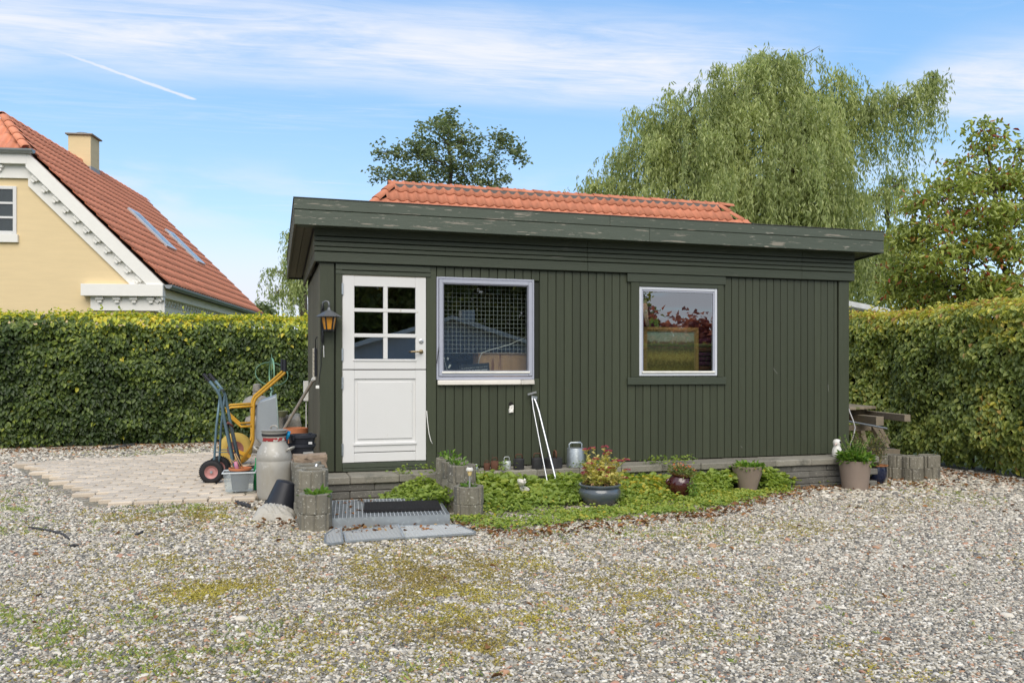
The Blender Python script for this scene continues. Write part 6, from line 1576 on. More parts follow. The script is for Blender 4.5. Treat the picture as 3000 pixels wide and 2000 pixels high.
def tuft(t, name, mat, n, R_, z0, h, L, seed, c0=.2, c1=.9, up=.5, asp=.55):
    r = np.random.default_rng(seed); a = r.uniform(0, 6.28, n); rr = R_ * r.uniform(0, 1, n) ** .5; z = z0 + h * r.uniform(0, 1, n) ** 1.2 * (1 - .4 * (rr / R_) ** 2)
    o_ = np.array(t.location); Pn = np.column_stack([rr * np.cos(a), rr * np.sin(a), z]) + o_
    D = np.column_stack([np.cos(a), np.sin(a), np.full(n, up)]) + r.normal(0, .6, (n, 3)); N = np.array([0, 0, 1]) + r.normal(0, .45, (n, 3)); Ls = L * r.uniform(.6, 1.3, n)
    return leaves(name, Pn, D, N, Ls, Ls * asp, np.clip(r.uniform(c0, c1, n), 0, 1), mat, t)
def stems(t, pts, r_, mat, name='stems'):
    mb = MB(); [mb.tube(p, r_, 5) for p in pts]; return mb.build(name, mat, t, True, world=False)
stem_g = M('stem_green', (.22, .24, .08), .7)
# taupe pot left
c_ = P(2190, 1438, 9.36); zc = gz(c_.x) + .005
t = pot('taupe_planter', 'taupe tapered planter with low green leaves, left of the two on the gravel', (c_.x, c_.y, zc), [(.085, 0), (.095, .004), (.18, .275), (.186, .295), (.176, .297), (.165, .26), (0, .25)], taupe, .25, .16)
tuft(t, 'foliage', herb, 240, .165, .262, .055, .06, 61, .3, .95)
# taupe pot right
c_ = P(2505, 1431, 9.74); zc = gz(c_.x) + .005
t = pot('taupe_planter', 'larger taupe planter with bushy weeds by the shed corner', (c_.x, c_.y, zc), [(.135, 0), (.145, .005), (.185, .32), (.192, .345), (.182, .347), (.172, .31), (0, .30)], taupe, .30, .17)
tuft(t, 'foliage', herb, 420, .18, .32, .13, .075, 62, .1, .9, .7, .4)
r = np.random.default_rng(63); sp_l = []; LP = []; LD = []
for k in range(22):
    a = r.uniform(0, 6.28); ln = r.uniform(.14, .34); q0 = Vector((r.uniform(-.08, .08), r.uniform(-.08, .08), .32)); tip = q0 + Vector((math.cos(a) * ln * .6, math.sin(a) * ln * .35, ln))
    if k == 0: tip = Vector((-.24, -.02, .64))
    pts = limb(q0, tip, 0, .0, 5, k); sp_l.append(pts)
    for j in range(26):
        f_ = r.uniform(.25, 1); i_ = min(4, int(f_ * 5)); p_ = pts[i_].lerp(pts[i_ + 1], f_ * 5 - i_); LP.append(tuple(p_ + t.location)); LD.append(tuple((tip - q0).normalized() + Vector(r.normal(0, .7, 3))))
stems(t, sp_l, .0025, stem_g); LP = np.array(LP); LD = np.array(LD); n = len(LP)
leaves('sprigs', LP, LD, rv(n) + [0, 0, .6], np.full(n, .028), np.full(n, .012), r.uniform(0, .55, n), herb, t, simple=True)
# shrub behind it
c_ = P(2548, 1330, 10.35); sh_ = thing('small_shrub', 'thin small leaved shrub between the planter and the picnic table', 'shrub', (c_.x, c_.y, gz(c_.x)))
sp_l = []; LP = []; LD = []
for k in range(40):
    a = r.uniform(0, 6.28); ln = r.uniform(.25, .62); q0 = Vector((0, 0, .0)); tip = Vector((math.cos(a) * ln * .42, math.sin(a) * ln * .4, ln + .05)); pts = limb(q0, tip, 0, .06, 6, 100 + k, .08); sp_l.append(pts)
    for j in range(34):
        f_ = r.uniform(.35, 1); i_ = min(5, int(f_ * 6)); p_ = pts[i_].lerp(pts[i_ + 1], f_ * 6 - i_); LP.append(tuple(p_ + sh_.location + Vector(r.normal(0, .015, 3)))); LD.append(tuple(Vector(r.normal(0, 1, 3))))
stems(sh_, sp_l, .003, bark); LP = np.array(LP); n = len(LP); leaves('foliage', LP, np.array(LD), rv(n) + [0, 0, .6], np.full(n, .03), np.full(n, .015), r.uniform(0, 1, n), LM('shrub_leaf', [(0, (.07, .10, .03)), (.6, (.16, .20, .06)), (.9, (.30, .24, .10)), (1, (.4, .3, .06))], .3), sh_, simple=True)
# dark blue glazed pot
c_ = P(2571, 1418, 10.35); zc = gz(c_.x) + .005
t = pot('blue_glazed_pot', 'dark blue glazed pot with rusty inside beside the larger taupe planter', (c_.x, c_.y, zc), [(.075, 0), (.085, .005), (.108, .08), (.115, .15), (.108, .20), (.105, .215)], M('dark_blue_glaze', (.012, .018, .05), .22, spec=.6, coat=.5, var=.3), 0, 0)
MB().lathe([(.105, .2155), (.125, .222), (.127, .232), (.112, .234), (.10, .20), (.09, .165), (0, .16)], 36).build('rust_rim', M('rust_glaze', (.36, .16, .07), .6, var=.3, scale=12), t, True, world=False, auto=50)
tuft(t, 'dry_leaves', dry_l, 40, .09, .165, .03, .04, 65)
# burgundy jug
c_ = P(1989, 1428, 8.66); zc = gz(c_.x)
t = pot('burgundy_jar', 'shiny burgundy glazed jar with small reddish flowers in the groundcover', (c_.x, c_.y, zc + .035), [(.07, 0), (.085, .008), (.125, .075), (.136, .13), (.128, .18), (.104, .215), (.10, .222)], M('burgundy_glaze', (.055, .010, .012), .12, spec=.7, coat=.8, var=.35, scale=8), 0, 0)
t.rotation_euler = (R(3), R(7), 0)
MB().lathe([(.10, .2225), (.122, .228), (.124, .240), (.108, .244), (.095, .22), (0, .21)], 36).build('rim', M('brown_glaze', (.12, .045, .022), .25, coat=.5, var=.4, scale=20), t, True, world=False, auto=50)
MB().tube([(-.125, 0, .17), (-.155, 0, .165), (-.168, 0, .145), (-.155, 0, .125), (-.13, 0, .12)], .017, 10).build('side_spout', MATS['burgundy_glaze'], t, True, world=False)
tuft(t, 'foliage', LM('red_tint_leaf', [(0, (.12, .18, .05)), (.6, (.24, .30, .09)), (.85, (.40, .28, .12)), (1, (.50, .12, .06))], .3), 300, .15, .225, .11, .035, 66, 0, .9, .8)
tuft(t, 'flowers', LM('orange_flower', [(0, (.55, .10, .05)), (1, (.6, .22, .08))], .2), 34, .14, .29, .06, .022, 67, 0, 1, .6, .8)
rs_ = np.random.default_rng(5)
tr = MB()
for k in range(5): tr.tube([(.05, -.10, .22), (.02 + k * .02, -.155, .16), (.0 + k * .02, -.15, .08 - k * .01)], .0025, 5)
tr.build('trailing_stems', stem_g, t, True, world=False)
n = 60; k_ = rs_.integers(0, 5, n); f_ = rs_.uniform(0, 1, n); Pn = np.column_stack([.02 + k_ * .02 - .01 * f_, np.full(n, -.155), .18 - .13 * f_]) + rs_.normal(0, .014, (n, 3)) + np.array(t.location)
leaves('trailing_leaves', Pn, rv(n) + [0, -.5, 0], rv(n) + [0, -1, .5], np.full(n, .03), np.full(n, .02), rs_.uniform(.2, .9, n), herb, t)
# blue grey bowl with sedum
c_ = P(1757, 1487, 8.17); zc = gz(c_.x)
bowl_m = M('blue_grey_glaze', (.085, .105, .125), .25, spec=.6, coat=.6, var=.25, scale=5, bump=.05, layers=[((.13, .125, .075), .55, .12, 4, (1, 1, 2.2))])
t = pot('glazed_bowl_planter', 'blue grey glazed bowl planter with flowering pink sedum', (c_.x, c_.y, zc), [(.10, 0), (.115, .005), (.165, .045), (.205, .095), (.216, .135), (.205, .170), (.190, .186), (.196, .196), (.212, .204), (.214, .216), (.202, .224), (.19, .222), (.175, .18), (0, .17)], bowl_m, .185, .185, 48)
r = np.random.default_rng(71); sp_l = []; LP = []; LD = []; LC = []; FP = []; tips = [(1717, 1312), (1735, 1308), (1745, 1340), (1772, 1304), (1783, 1316), (1776, 1325), (1728, 1353), (1803, 1345), (1818, 1346), (1834, 1342), (1770, 1347), (1716, 1367), (1837, 1372), (1712, 1380), (1830, 1395), (1760, 1372), (1790, 1365)]
heads = []
for k in range(46):
    q0 = Vector((r.uniform(-.12, .12), r.uniform(-.10, .10), .19))
    if k < len(tips): tip = P(tips[k][0], tips[k][1] + 4, 8.17 + r.uniform(-.1, .1)) - t.location; tip = Vector(tip)
    else:
        a = r.uniform(0, 6.28); tip = Vector((math.cos(a) * r.uniform(.05, .25), math.sin(a) * r.uniform(.05, .2), .26 + r.uniform(0, .22)))
    pts = limb(q0, tip, 0, .02, 5, 200 + k, .05); sp_l.append(pts); heads.append((tip, k < len(tips)))
    for j in range(30):
        f_ = r.uniform(.12, .97); i_ = min(4, int(f_ * 5)); p_ = pts[i_].lerp(pts[i_ + 1], f_ * 5 - i_); LP.append(tuple(p_ + t.location)); a = r.uniform(0, 6.28); LD.append((math.cos(a), math.sin(a), .5)); LC.append(np.clip(f_ * .5 + r.uniform(-.1, .5), 0, 1))
stems(t, sp_l, .003, stem_g); LP = np.array(LP); LD = np.array(LD) + r.normal(0, .3, LP.shape); n = len(LP)
leaves('foliage', LP, LD, np.array([0, 0, 1]) + r.normal(0, .5, (n, 3)), r.uniform(.035, .062, n), r.uniform(.020, .034, n), np.clip(np.array(LC) + .15, 0, 1), sedum_l, t)
tuft(t, 'dry_leaves', dry_l, 120, .18, .19, .08, .04, 72, 0, 1, .2)
for (tip, big) in heads[:26]:
    n = 95 if big else 30; rr = .035 if big else .018; a = r.uniform(0, 6.28, n); q_ = rr * r.uniform(0, 1, n) ** .5
    Pn = np.column_stack([q_ * np.cos(a), q_ * np.sin(a), .006 - q_ ** 2 * 8 + r.normal(0, .003, n)]) + np.array(tip) + np.array(t.location)
    leaves('flower_head', Pn, np.column_stack([np.cos(a), np.sin(a), np.full(n, .5)]) + r.normal(0, .4, (n, 3)), np.array([0, 0, 1]) + r.normal(0, .3, (n, 3)), np.full(n, .011), np.full(n, .010), r.uniform(0, 1, n), flower_m, t, simple=True)
# weeds in planter rings
def weed(x_, y_, z_, n, R_, h, L, label, seed, asp=.5):
    t = thing('planter_weed', label, 'plant', (x_, y_, z_)); tuft(t, 'leaves', herb, n, R_, 0, h, L, seed, .2, .8, .9, asp); return t
weed(.372, 6.875, .30, 60, .09, .06, .085, 'bright green lettuce like weed in the front left planter ring', 81, .4)
weed(1.757, 7.20, .29, 30, .08, .05, .05, 'small weed beside the solar lamp stake', 82)
weed(1.752, 7.49, .455, 34, .09, .05, .045, 'small weed in the second ring of the right planter row', 83)
weed(1.757, 7.78, .455, 40, .09, .06, .045, 'leafy weed in the third ring of the right planter row', 84)
weed(1.765, 8.07, .455, 46, .10, .09, .045, 'taller leafy weed in the rear ring of the right planter row', 85)

# ------------------------------------------------------------------ groundcover in front of the shed
FRONT = [(1300, 1530), (1420, 1560), (1500, 1572), (1600, 1562), (1700, 1552), (1900, 1528), (2060, 1512), (2200, 1478), (2330, 1445), (2420, 1425)]
fp_ = [ground(u, v) for u, v in FRONT]; fx = np.array([p.x for p in fp_]); fy = np.array([p.y for p in fp_])
cover = LM('groundcover_leaf', [(0, (.085, .155, .035)), (.4, (.18, .27, .055)), (.72, (.30, .39, .075)), (.90, (.45, .46, .08)), (1, (.60, .46, .06))], .38, .42, spec=.4)
r = np.random.default_rng(91)
def cover_pts(n):
    x = r.uniform(1.3, 6.9, n); yfr = np.interp(x, fx, fy); y = yfr + (8.36 - yfr) * r.uniform(0, 1, n); dep = (y - yfr)
    return x, y, dep
x, y, dep = cover_pts(46000)
patch = vnoise(x, y, 2.3, 4) * .6 + vnoise(x, y, 6, 5) * .4
tot = 8.36 - np.interp(x, fx, fy)
hgt = (.028 + np.clip((dep / tot - .38) / .5, 0, 1) ** 1.1 * (.17 + .16 * (vnoise(x, y, 1.4, 6) - .3))) * np.clip((6.6 - x) / 1.2, .25, 1) * np.where((x > 3.2) & (x < 4.0), .75, 1)
for (u_, v_, t_, hw_) in ((1757, 1487, 8.17, .25), (2190, 1438, 9.36, .26), (1989, 1428, 8.66, .12)):
    q_ = P(u_, v_, t_); fr = (np.abs(x - y * q_.x / q_.y) < hw_) & (y < q_.y); hgt = np.where(fr, np.minimum(hgt, .03 if hw_ > .2 else .07), hgt)
keep = (r.uniform(0, 1, len(x)) < np.clip((dep - .34 * (vnoise(x, y, 2.6, 77) * .6 + vnoise(x, y, 7, 78) * .4 - .15)) / .22, .03, 1) * np.clip((6.35 - x) / .8, .10, 1) * np.where(hgt < .06, np.clip(patch * 2.4 - .62, .06, .8), np.clip(patch * 2.1 - .3, .2, 1))) & ~((x < 1.90) & (y > 7.07))
for (cx_, cy_, rr) in ((3.0 + 0, 0, 0),): pass
bw = P(1757, 1487, 8.17); keep &= (np.hypot(x - bw.x, y - bw.y) > .21)
for (u, v, t_, rr) in ((2190, 1438, 9.36, .17), (1989, 1428, 8.66, .11)):
    q_ = P(u, v, t_); keep &= np.hypot(x - q_.x, y - q_.y) > rr
x, y, dep, hgt = x[keep], y[keep], dep[keep], hgt[keep]; n = len(x)
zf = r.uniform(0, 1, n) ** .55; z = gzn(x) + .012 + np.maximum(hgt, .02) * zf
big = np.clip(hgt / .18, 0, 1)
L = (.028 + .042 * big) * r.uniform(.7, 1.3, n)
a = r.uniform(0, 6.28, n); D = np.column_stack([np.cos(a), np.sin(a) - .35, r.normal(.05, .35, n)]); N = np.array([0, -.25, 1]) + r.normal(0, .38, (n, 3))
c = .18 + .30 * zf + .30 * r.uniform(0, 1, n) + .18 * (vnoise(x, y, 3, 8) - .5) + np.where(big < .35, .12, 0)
c = np.where((np.hypot((x - 3.95) / .45, (y - 7.95) / .35) < 1) & (r.uniform(0, 1, n) < .35), r.uniform(.88, 1, n), c); c = np.where(r.uniform(0, 1, n) > .985, .97, c)
Pn = np.column_stack([x, y, z])
# plants spilling beside the step, rising to the foundation
n2 = 5200; x2 = r.uniform(.75, 1.63, n2); y2 = r.uniform(7.35, 8.33, n2); w2_ = np.clip((x2 - .98) / .55, 0, 1) * np.clip((y2 - 7.35 + (x2 - 1.0) * .6) / .35, 0, 1)
k2 = (r.uniform(0, 1, n2) < .8 * w2_ ** 1.1 * (vnoise(x2, y2, 6, 44) + .3)) & (y2 > 7.78 - (x2 - .8) * .55); x2, y2, w2_ = x2[k2], y2[k2], w2_[k2]; n2 = len(x2)
h2 = w2_ * (.03 + .12 * np.clip((x2 - 1.0) / .4, 0, 1)) * (.6 + .8 * vnoise(x2, y2, 4, 12)); z2f = r.uniform(0, 1, n2) ** .6; a2 = r.uniform(0, 6.28, n2)
Pn = np.concatenate([Pn, np.column_stack([x2, y2, .09 + h2 * z2f])]); D = np.concatenate([D, np.column_stack([np.cos(a2), np.sin(a2) - .35, r.normal(0, .3, n2)])]); N = np.concatenate([N, np.array([0, -.25, 1]) + r.normal(0, .38, (n2, 3))])
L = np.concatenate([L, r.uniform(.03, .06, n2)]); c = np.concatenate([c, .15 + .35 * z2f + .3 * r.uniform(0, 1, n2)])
# a few on top of the coping
n3 = 420; s3 = r.choice([1.35, 1.62, 2.05, 2.45, 3.3, 3.55, 3.75, 4.2, 4.35, 4.5, 4.65], n3); x3 = s3 + r.normal(0, .06, n3); y3 = r.uniform(8.30, 8.55, n3)
Pn = np.concatenate([Pn, np.column_stack([x3, y3, .29 + r.uniform(0, .09, n3)])]); a3 = r.uniform(0, 6.28, n3); D = np.concatenate([D, np.column_stack([np.cos(a3), np.sin(a3), r.normal(.2, .3, n3)])]); N = np.concatenate([N, np.array([0, -.2, 1]) + r.normal(0, .4, (n3, 3))]); L = np.concatenate([L, r.uniform(.025, .045, n3)]); c = np.concatenate([c, r.uniform(.2, .8, n3)])
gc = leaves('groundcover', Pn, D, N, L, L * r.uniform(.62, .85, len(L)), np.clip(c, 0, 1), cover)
tag(gc, 'bright green leafy groundcover spreading in front of the shed', 'groundcover', kind='stuff')

# ------------------------------------------------------------------ gravel, moss, grass, fallen leaves
def in_pave(x, y):
    xl = -1.60 - (y - 8.4) * .44
    return (y > 8.40) & (y < 12.85) & (x > np.where(y > 12.3, -3.2 + (y - 12.3) * 3, xl)) & (x < .42) & ~((y < 8.9) & (x > .0))
pts = []; r = np.random.default_rng(101)
for (f0, f1, s, m0, m1) in ((2.9, 5.6, .0136, -1, .6), (5.6, 9.0, .0182, -1, .6), (9.0, 14.9, .032, -1, .6), (2.0, 14.9, .034, .6, 2.4)):
    ymin, ymax, xmin, xmax = -2.5, 15, -12, 9.7
    gx_ = np.arange(xmin, xmax, s); gy_ = np.arange(ymin, ymax, s); XX, YY = np.meshgrid(gx_, gy_); XX = XX.ravel() + r.uniform(-.5, .5, XX.size) * s; YY = YY.ravel() + r.uniform(-.5, .5, YY.size) * s
    fw_ = XX * sA + YY * cA; rt = XX * cA - YY * sA
    k = (fw_ > f0) & (fw_ <= f1) & (np.abs(rt) < .64 * fw_ + m1) & (np.abs(rt) >= .64 * fw_ + m0 if m0 > 0 else True) & (YY < 14.75) & (XX < 9.66)
    XX, YY = XX[k], YY[k]; k = ~in_pave(XX, YY) & ~((XX > .5) & (XX < 7.4) & (YY > 8.3) & (YY < 11.8)) & ~((XX > .49) & (XX < 1.5) & (YY > 6.85) & (YY < 8.4))
    XX, YY = XX[k], YY[k]; pts.append(np.column_stack([XX, YY, np.full(len(XX), s)]))
G = np.concatenate(pts)
# moss field
def gauss(x, y, u, v, ru, rvv):
    p_ = ground(u, v); px = ground(u + ru, v); py = ground(u, v - rvv)
    ex = np.array([px.x - p_.x, px.y - p_.y]); ey = np.array([py.x - p_.x, py.y - p_.y]); M2 = np.linalg.inv(np.column_stack([ex, ey]))
    d_ = M2 @ np.vstack([x - p_.x, y - p_.y]); return np.exp(-(d_ ** 2).sum(0))
MOSS = [(640, 1722, 130, 22, 1.0), (560, 1745, 110, 25, .55), (1250, 1700, 160, 80, .40), (1330, 1760, 130, 60, .34), (1140, 1640, 260, 35, .26), (500, 1510, 220, 22, .75), (620, 1505, 90, 18, .7), (1440, 1930, 90, 50, .7), (1180, 1770, 40, 8, .9), (1350, 1860, 120, 60, .5),
        (1840, 1845, 50, 22, .5), (1950, 1730, 200, 60, .28), (1500, 1640, 160, 40, .4), (2650, 1410, 120, 14, .7), (2760, 1440, 140, 16, .55), (2300, 1550, 260, 25, .35), (550, 1640, 120, 20, .4), (950, 1870, 200, 60, .25), (1560, 1820, 60, 30, .4)]
GRASS = [(230, 1910, 330, 65, .75), (60, 1850, 200, 60, .6), (420, 1830, 200, 40, .45), (560, 1960, 200, 40, .5), (40, 1500, 70, 35, .7), (150, 1420, 40, 12, .8), (540, 1495, 120, 14, .7), (760, 1860, 140, 60, .3), (450, 1320, 160, 14, .5), (1240, 1960, 150, 50, .3), (2740, 1395, 130, 22, .5), (2850, 1450, 120, 20, .35), (1800, 1560, 300, 25, .3)]
mossv = sum(w * gauss(G[:, 0], G[:, 1], u, v, a, b) for u, v, a, b, w in MOSS); 
BR = [(1100, 1660, 620, 110, .45), (500, 1560, 500, 70, .38), (1400, 1850, 320, 160, .34), (300, 1900, 400, 120, .30), (1900, 1620, 500, 80, .24), (2650, 1450, 300, 40, .4), (2000, 1850, 400, 120, .16)]
mossv = mossv * .74 + .30 * sum(w * gauss(G[:, 0], G[:, 1], u, v, a, b) for u, v, a, b, w in BR)
mossk = np.clip(mossv * 1.0, 0, .85) * np.clip(3.2 * (vnoise(G[:, 0], G[:, 1], 5, 3) * .5 + vnoise(G[:, 0], G[:, 1], 17, 13) * .5) - 1.0, 0, 1) + .18 * np.clip(vnoise(G[:, 0], G[:, 1], 1.5, 15) - .55, 0, 1)
keep = r.uniform(0, 1, len(G)) > mossk * .85
bare = r.uniform(0, 1, len(G)) < .05 + .22 * np.clip(vnoise(G[:, 0], G[:, 1], 1.1, 52) * .6 + vnoise(G[:, 0], G[:, 1], 4.1, 53) * .4 - .35, 0, 1)
Gk = G[keep & ~bare]
ng = len(Gk); print('pebbles', ng)
me = bpy.data.meshes.new('gravel_points'); me.vertices.add(ng)
z = gzn(Gk[:, 0]) + r.uniform(-.002, .005, ng)
me.vertices.foreach_set('co', np.column_stack([Gk[:, 0], Gk[:, 1], z]).astype(np.float32).ravel())
def attr(nm, ty, data): at = me.attributes.new(nm, ty, 'POINT'); at.data.foreach_set('vector' if ty == 'FLOAT_VECTOR' else 'value', np.asarray(data).ravel())
sz = Gk[:, 2] * .55 * np.exp(r.normal(0, .26, ng)); sz = np.where(r.uniform(0, 1, ng) > .988, sz * 1.7, sz)
attr('scl', 'FLOAT_VECTOR', np.column_stack([sz * r.uniform(.95, 1.45, ng), sz * r.uniform(.7, 1.05, ng), sz * r.uniform(.42, .72, ng)]).astype(np.float32))
attr('rot', 'FLOAT_VECTOR', np.column_stack([r.normal(0, .28, ng), r.normal(0, .28, ng), r.uniform(0, 6.28, ng)]).astype(np.float32))
attr('pick', 'INT', r.integers(0, 3, ng).astype(np.int32)); attr('col', 'FLOAT', np.clip(r.uniform(0, 1, ng), 0, 1).astype(np.float32))
gv = tag(link('gravel', me), 'loose grey and white pea gravel covering the yard', 'gravel', kind='stuff')
pm = bpy.data.materials.new('pebble'); pm.use_nodes = True; nt = pm.node_tree; pr = nt.nodes['Principled BSDF']
at = nt.nodes.new('ShaderNodeAttribute'); at.attribute_type = 'INSTANCER'; at.attribute_name = 'col'
cr = nt.nodes.new('ShaderNodeValToRGB'); e_ = cr.color_ramp.elements
cols_ = [(0, (.11, .106, .10)), (.14, (.19, .178, .155)), (.30, (.31, .283, .233)), (.46, (.405, .365, .295)), (.62, (.495, .447, .362)), (.80, (.61, .56, .465)), (.93, (.77, .725, .635)), (.955, (.42, .26, .15)), (1, (.45, .25, .17))]
while len(e_) < len(cols_): e_.new(.5)
for i, (p_, c_) in enumerate(cols_): e_[i].position = p_; e_[i].color = (*c_, 1)
nt.links.new(at.outputs['Fac'], cr.inputs[0]); nt.links.new(cr.outputs[0], pr.inputs['Base Color']); pr.inputs['Roughness'].default_value = .75; pr.inputs['Specular IOR Level'].default_value = .3
ngp = bpy.data.node_groups.new('scatter_pebbles', 'GeometryNodeTree')
ngp.interface.new_socket('Geometry', in_out='INPUT', socket_type='NodeSocketGeometry'); ngp.interface.new_socket('Geometry', in_out='OUTPUT', socket_type='NodeSocketGeometry')
gi = ngp.nodes.new('NodeGroupInput'); go = ngp.nodes.new('NodeGroupOutput'); jn = ngp.nodes.new('GeometryNodeJoinGeometry')
for s_ in range(3):
    ic = ngp.nodes.new('GeometryNodeMeshIcoSphere'); ic.inputs['Radius'].default_value = 1.0; ic.inputs['Subdivisions'].default_value = 2
    nzn = ngp.nodes.new('ShaderNodeTexNoise'); nzn.noise_dimensions = '4D'; nzn.inputs['W'].default_value = s_ * 3.7 + 1; nzn.inputs['Scale'].default_value = 1.1
    sub = ngp.nodes.new('ShaderNodeVectorMath'); sub.operation = 'SUBTRACT'; sub.inputs[1].default_value = (.5, .5, .5); ngp.links.new(nzn.outputs['Color'], sub.inputs[0])
    scn = ngp.nodes.new('ShaderNodeVectorMath'); scn.operation = 'SCALE'; scn.inputs['Scale'].default_value = 1.0; ngp.links.new(sub.outputs[0], scn.inputs[0])
    sp = ngp.nodes.new('GeometryNodeSetPosition'); ngp.links.new(ic.outputs[0], sp.inputs['Geometry']); ngp.links.new(scn.outputs[0], sp.inputs['Offset'])
    sm = ngp.nodes.new('GeometryNodeSetShadeSmooth'); ngp.links.new(sp.outputs[0], sm.inputs[0])
    mt = ngp.nodes.new('GeometryNodeSetMaterial'); mt.inputs['Material'].default_value = pm; ngp.links.new(sm.outputs[0], mt.inputs[0])
    g2 = ngp.nodes.new('GeometryNodeGeometryToInstance'); ngp.links.new(mt.outputs[0], g2.inputs[0]); ngp.links.new(g2.outputs[0], jn.inputs[0])
io = ngp.nodes.new('GeometryNodeInstanceOnPoints'); ngp.links.new(gi.outputs[0], io.inputs['Points']); ngp.links.new(jn.outputs[0], io.inputs['Instance']); io.inputs['Pick Instance'].default_value = True
def na(nm, ty):
    a_ = ngp.nodes.new('GeometryNodeInputNamedAttribute'); a_.data_type = ty; a_.inputs[0].default_value = nm; return a_.outputs[0]
ngp.links.new(na('pick', 'INT'), io.inputs['Instance Index']); ngp.links.new(na('scl', 'FLOAT_VECTOR'), io.inputs['Scale'])
er = ngp.nodes.new('FunctionNodeEulerToRotation'); ngp.links.new(na('rot', 'FLOAT_VECTOR'), er.inputs[0]); ngp.links.new(er.outputs[0], io.inputs['Rotation'])
ngp.links.new(io.outputs[0], go.inputs[0])
gv.modifiers.new('pebbles', 'NODES').node_group = ngp
# moss tufts where pebbles were dropped
sel = mossk > .03; Mx = G[sel & (r.uniform(0, 1, len(G)) < np.clip(mossk * 1.0, 0, .8))]
rep = 5; Mx = np.repeat(Mx, rep, 0); n = len(Mx); xy = Mx[:, :2] + r.normal(0, .011, (n, 2)); a = r.uniform(0, 6.28, n)
moss_m = LM('moss', [(0, (.28, .20, .09)), (.45, (.44, .36, .11)), (.8, (.62, .55, .10)), (1, (.78, .70, .08))], .3, .8)
cc = .15 + .45 * r.uniform(0, 1, n) + .4 * (vnoise(xy[:, 0], xy[:, 1], 3, 22) - .35)
o = leaves('moss', np.column_stack([xy, gzn(xy[:, 0]) + r.uniform(0, .007, n)]), np.column_stack([np.cos(a), np.sin(a), r.uniform(.1, .9, n)]), rv(n) + [0, 0, 1], r.uniform(.010, .020, n), r.uniform(.006, .012, n), np.clip(cc, 0, 1), moss_m, simple=True)
tag(o, 'yellow green moss patches in the gravel', 'moss', kind='stuff'); print('moss', n)
# grass and small weeds
ngx = 26000; base = ground(1500, 1800)
gx_ = r.uniform(-6, 8, 160000); gy_ = r.uniform(2.2, 14, 160000)
gvv = sum(w * gauss(gx_, gy_, u, v, a, b) for u, v, a, b, w in GRASS) * (.25 + 1.2 * vnoise(gx_, gy_, 6, 31)) ** 2 + .012 * (vnoise(gx_, gy_, 1.7, 32) > .45)
k = (r.uniform(0, 1, len(gx_)) < np.clip(gvv, 0, 1) * .75) & ~in_pave(gx_, gy_) & ~((gx_ > .5) & (gx_ < 7.4) & (gy_ > 8.2)) ; gx_, gy_ = gx_[k], gy_[k]
gx_ = np.repeat(gx_, 4) + r.normal(0, .012, len(gx_) * 4); gy_ = np.repeat(gy_, 4) + r.normal(0, .012, len(gy_) * 4); n = len(gx_); a = r.uniform(0, 6.28, n)
gl_ = r.uniform(.016, .042, n); grass_m = LM('grass_blade', [(0, (.20, .27, .07)), (.5, (.36, .44, .12)), (.85, (.50, .54, .17)), (1, (.55, .48, .24))], .35, .6)
o = leaves('grass', np.column_stack([gx_, gy_, gzn(gx_)]), np.column_stack([np.cos(a) * .7, np.sin(a) * .7, r.uniform(.3, 1.2, n)]), np.column_stack([-np.sin(a), np.cos(a), r.uniform(.3, 1, n)]), gl_, gl_ * .26, r.uniform(0, 1, n), grass_m, simple=True)
tag(o, 'short pale green grass and weeds growing through the gravel', 'grass', kind='stuff'); print('grass', n)
# fallen leaves
def band(n, xa, xb, ya, yb): return np.column_stack([r.uniform(xa, xb, n), r.uniform(ya, yb, n)])
FL_ = [np.column_stack([r.uniform(-6.5, .4, 900), 14.55 + r.normal(0, .28, 900) - .25]), np.column_stack([9.55 - np.abs(r.normal(0, .35, 700)), r.uniform(7.5, 13, 700)])]
xx = r.uniform(1.6, 7.2, 700); FL_.append(np.column_stack([xx, np.interp(xx, fx, fy) + r.normal(.02, .13, 700)])); FL_.append(band(160, .5, 1.9, 6.55, 6.9)); FL_.append(band(90, -.1, .5, 6.9, 7.9)); FL_.append(band(260, 6.6, 8.6, 8.0, 9.2)); FL_.append(band(130, -4, 8, 3.3, 8)); FL_.append(band(60, -.3, 1.2, 7.9, 8.3))
fl = np.concatenate(FL_); n = len(fl); a = r.uniform(0, 6.28, n); dl = LM('fallen_leaf', [(0, (.10, .05, .025)), (.5, (.24, .11, .045)), (.85, (.38, .18, .07)), (1, (.42, .28, .12))], .2, .75)
Lf = r.uniform(.03, .062, n); zf_ = gzn(fl[:, 0]) + .012 + r.uniform(0, .01, n)
dk = (fl[:, 0] > .55) & (fl[:, 0] < 1.45) & (fl[:, 1] > 6.9) & (fl[:, 1] < 7.7); zf_ = np.where(dk, .152, zf_)
o = leaves('fallen_leaves', np.column_stack([fl, zf_]), np.column_stack([np.cos(a), np.sin(a), r.normal(.05, .25, n)]), np.array([0, 0, 1]) + r.normal(0, .45, (n, 3)), Lf, Lf * .55, r.uniform(0, 1, n), dl, fold=.3)
tag(o, 'scattered dry brown fallen leaves on the gravel', 'leaf litter', kind='stuff')
dkp = np.column_stack([r.uniform(.55, 1.05, 26), r.uniform(6.95, 7.75, 26)]); n = len(dkp); a = r.uniform(0, 6.28, n)
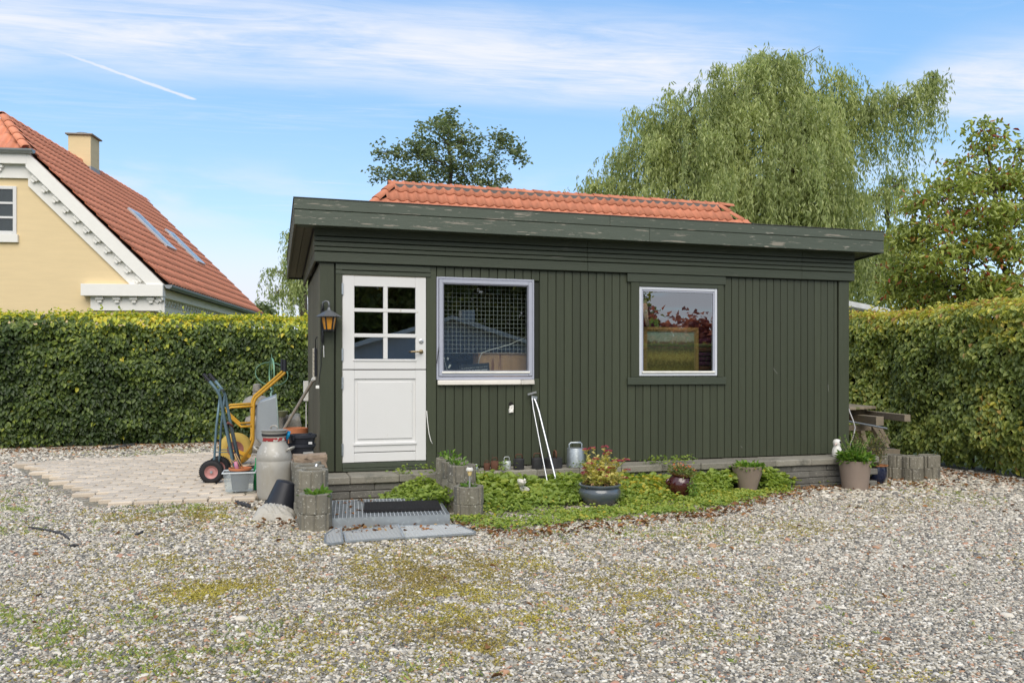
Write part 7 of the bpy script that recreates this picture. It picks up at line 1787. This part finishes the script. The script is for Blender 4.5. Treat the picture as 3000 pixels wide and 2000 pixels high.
o = leaves('step_leaves', np.column_stack([dkp, np.full(n, .154)]), np.column_stack([np.cos(a), np.sin(a), np.zeros(n)]), np.array([0, 0, 1]) + r.normal(0, .3, (n, 3)), r.uniform(.025, .05, n), r.uniform(.015, .03, n), r.uniform(0, 1, n), dl, fold=.3)
tag(o, 'few dry brown leaves lying on the steel grating step', 'leaf litter', kind='stuff')
# dark cloth and twigs
fab = M('weed_fabric', (.055, .055, .06), .9, var=.3, bump=.4, bscale=30)
for (u0, v0, u1, v1, lab, w_) in ((300, 1320, 400, 1305, 'scrap of dark weed fabric below the left hedge', .10), (485, 1293, 590, 1285, 'crumpled dark fabric scrap at the hedge foot behind the hand truck', .10), (690, 1478, 735, 1490, 'dark crumpled fabric scrap beside the churn foot', .07)):
    a = ground(u0, v0); b = ground(u1, v1); t = thing('fabric_scrap', lab, 'fabric', tuple(a)); vs = []; fs = []; n = 16
    for j in range(5):
        for i in range(n + 1):
            p_ = a.lerp(b, i / n); q_ = (j - 2) / 2; e2 = 1 - .5 * abs(q_) * abs(math.sin(i * 1.7))
            vs.append((p_.x, p_.y + q_ * w_ * e2, p_.z + .02 + .035 * abs(math.sin(i * .9 + j)) * (1 - abs(q_) * .6)))
    for j in range(4):
        for i in range(n): fs.append((j * (n + 1) + i, j * (n + 1) + i + 1, (j + 1) * (n + 1) + i + 1, (j + 1) * (n + 1) + i))
    o = MB().raw(vs, fs).build('cloth', fab, t, True); o.modifiers.new('thick', 'SOLIDIFY').thickness = .004
for (pp_, lab) in (([(84, 1549), (110, 1553), (150, 1560), (185, 1570), (200, 1582)], 'black strip lying on the gravel at the far left'), ([(395, 1570), (410, 1567), (418, 1562)], 'short dark twig on the gravel left of the sack'), ([(205, 1605), (216, 1602), (228, 1603)], 'tiny dark scrap below the black strip')):
    W_ = [ground(u, v) + Vector((0, 0, .016)) for u, v in pp_]; t = thing('dark_strip', lab, 'debris', tuple(W_[0])); MB().tube(W_, [.006, .010] + [.009] * (len(W_) - 2), 6).build('strip', fab, t, True)
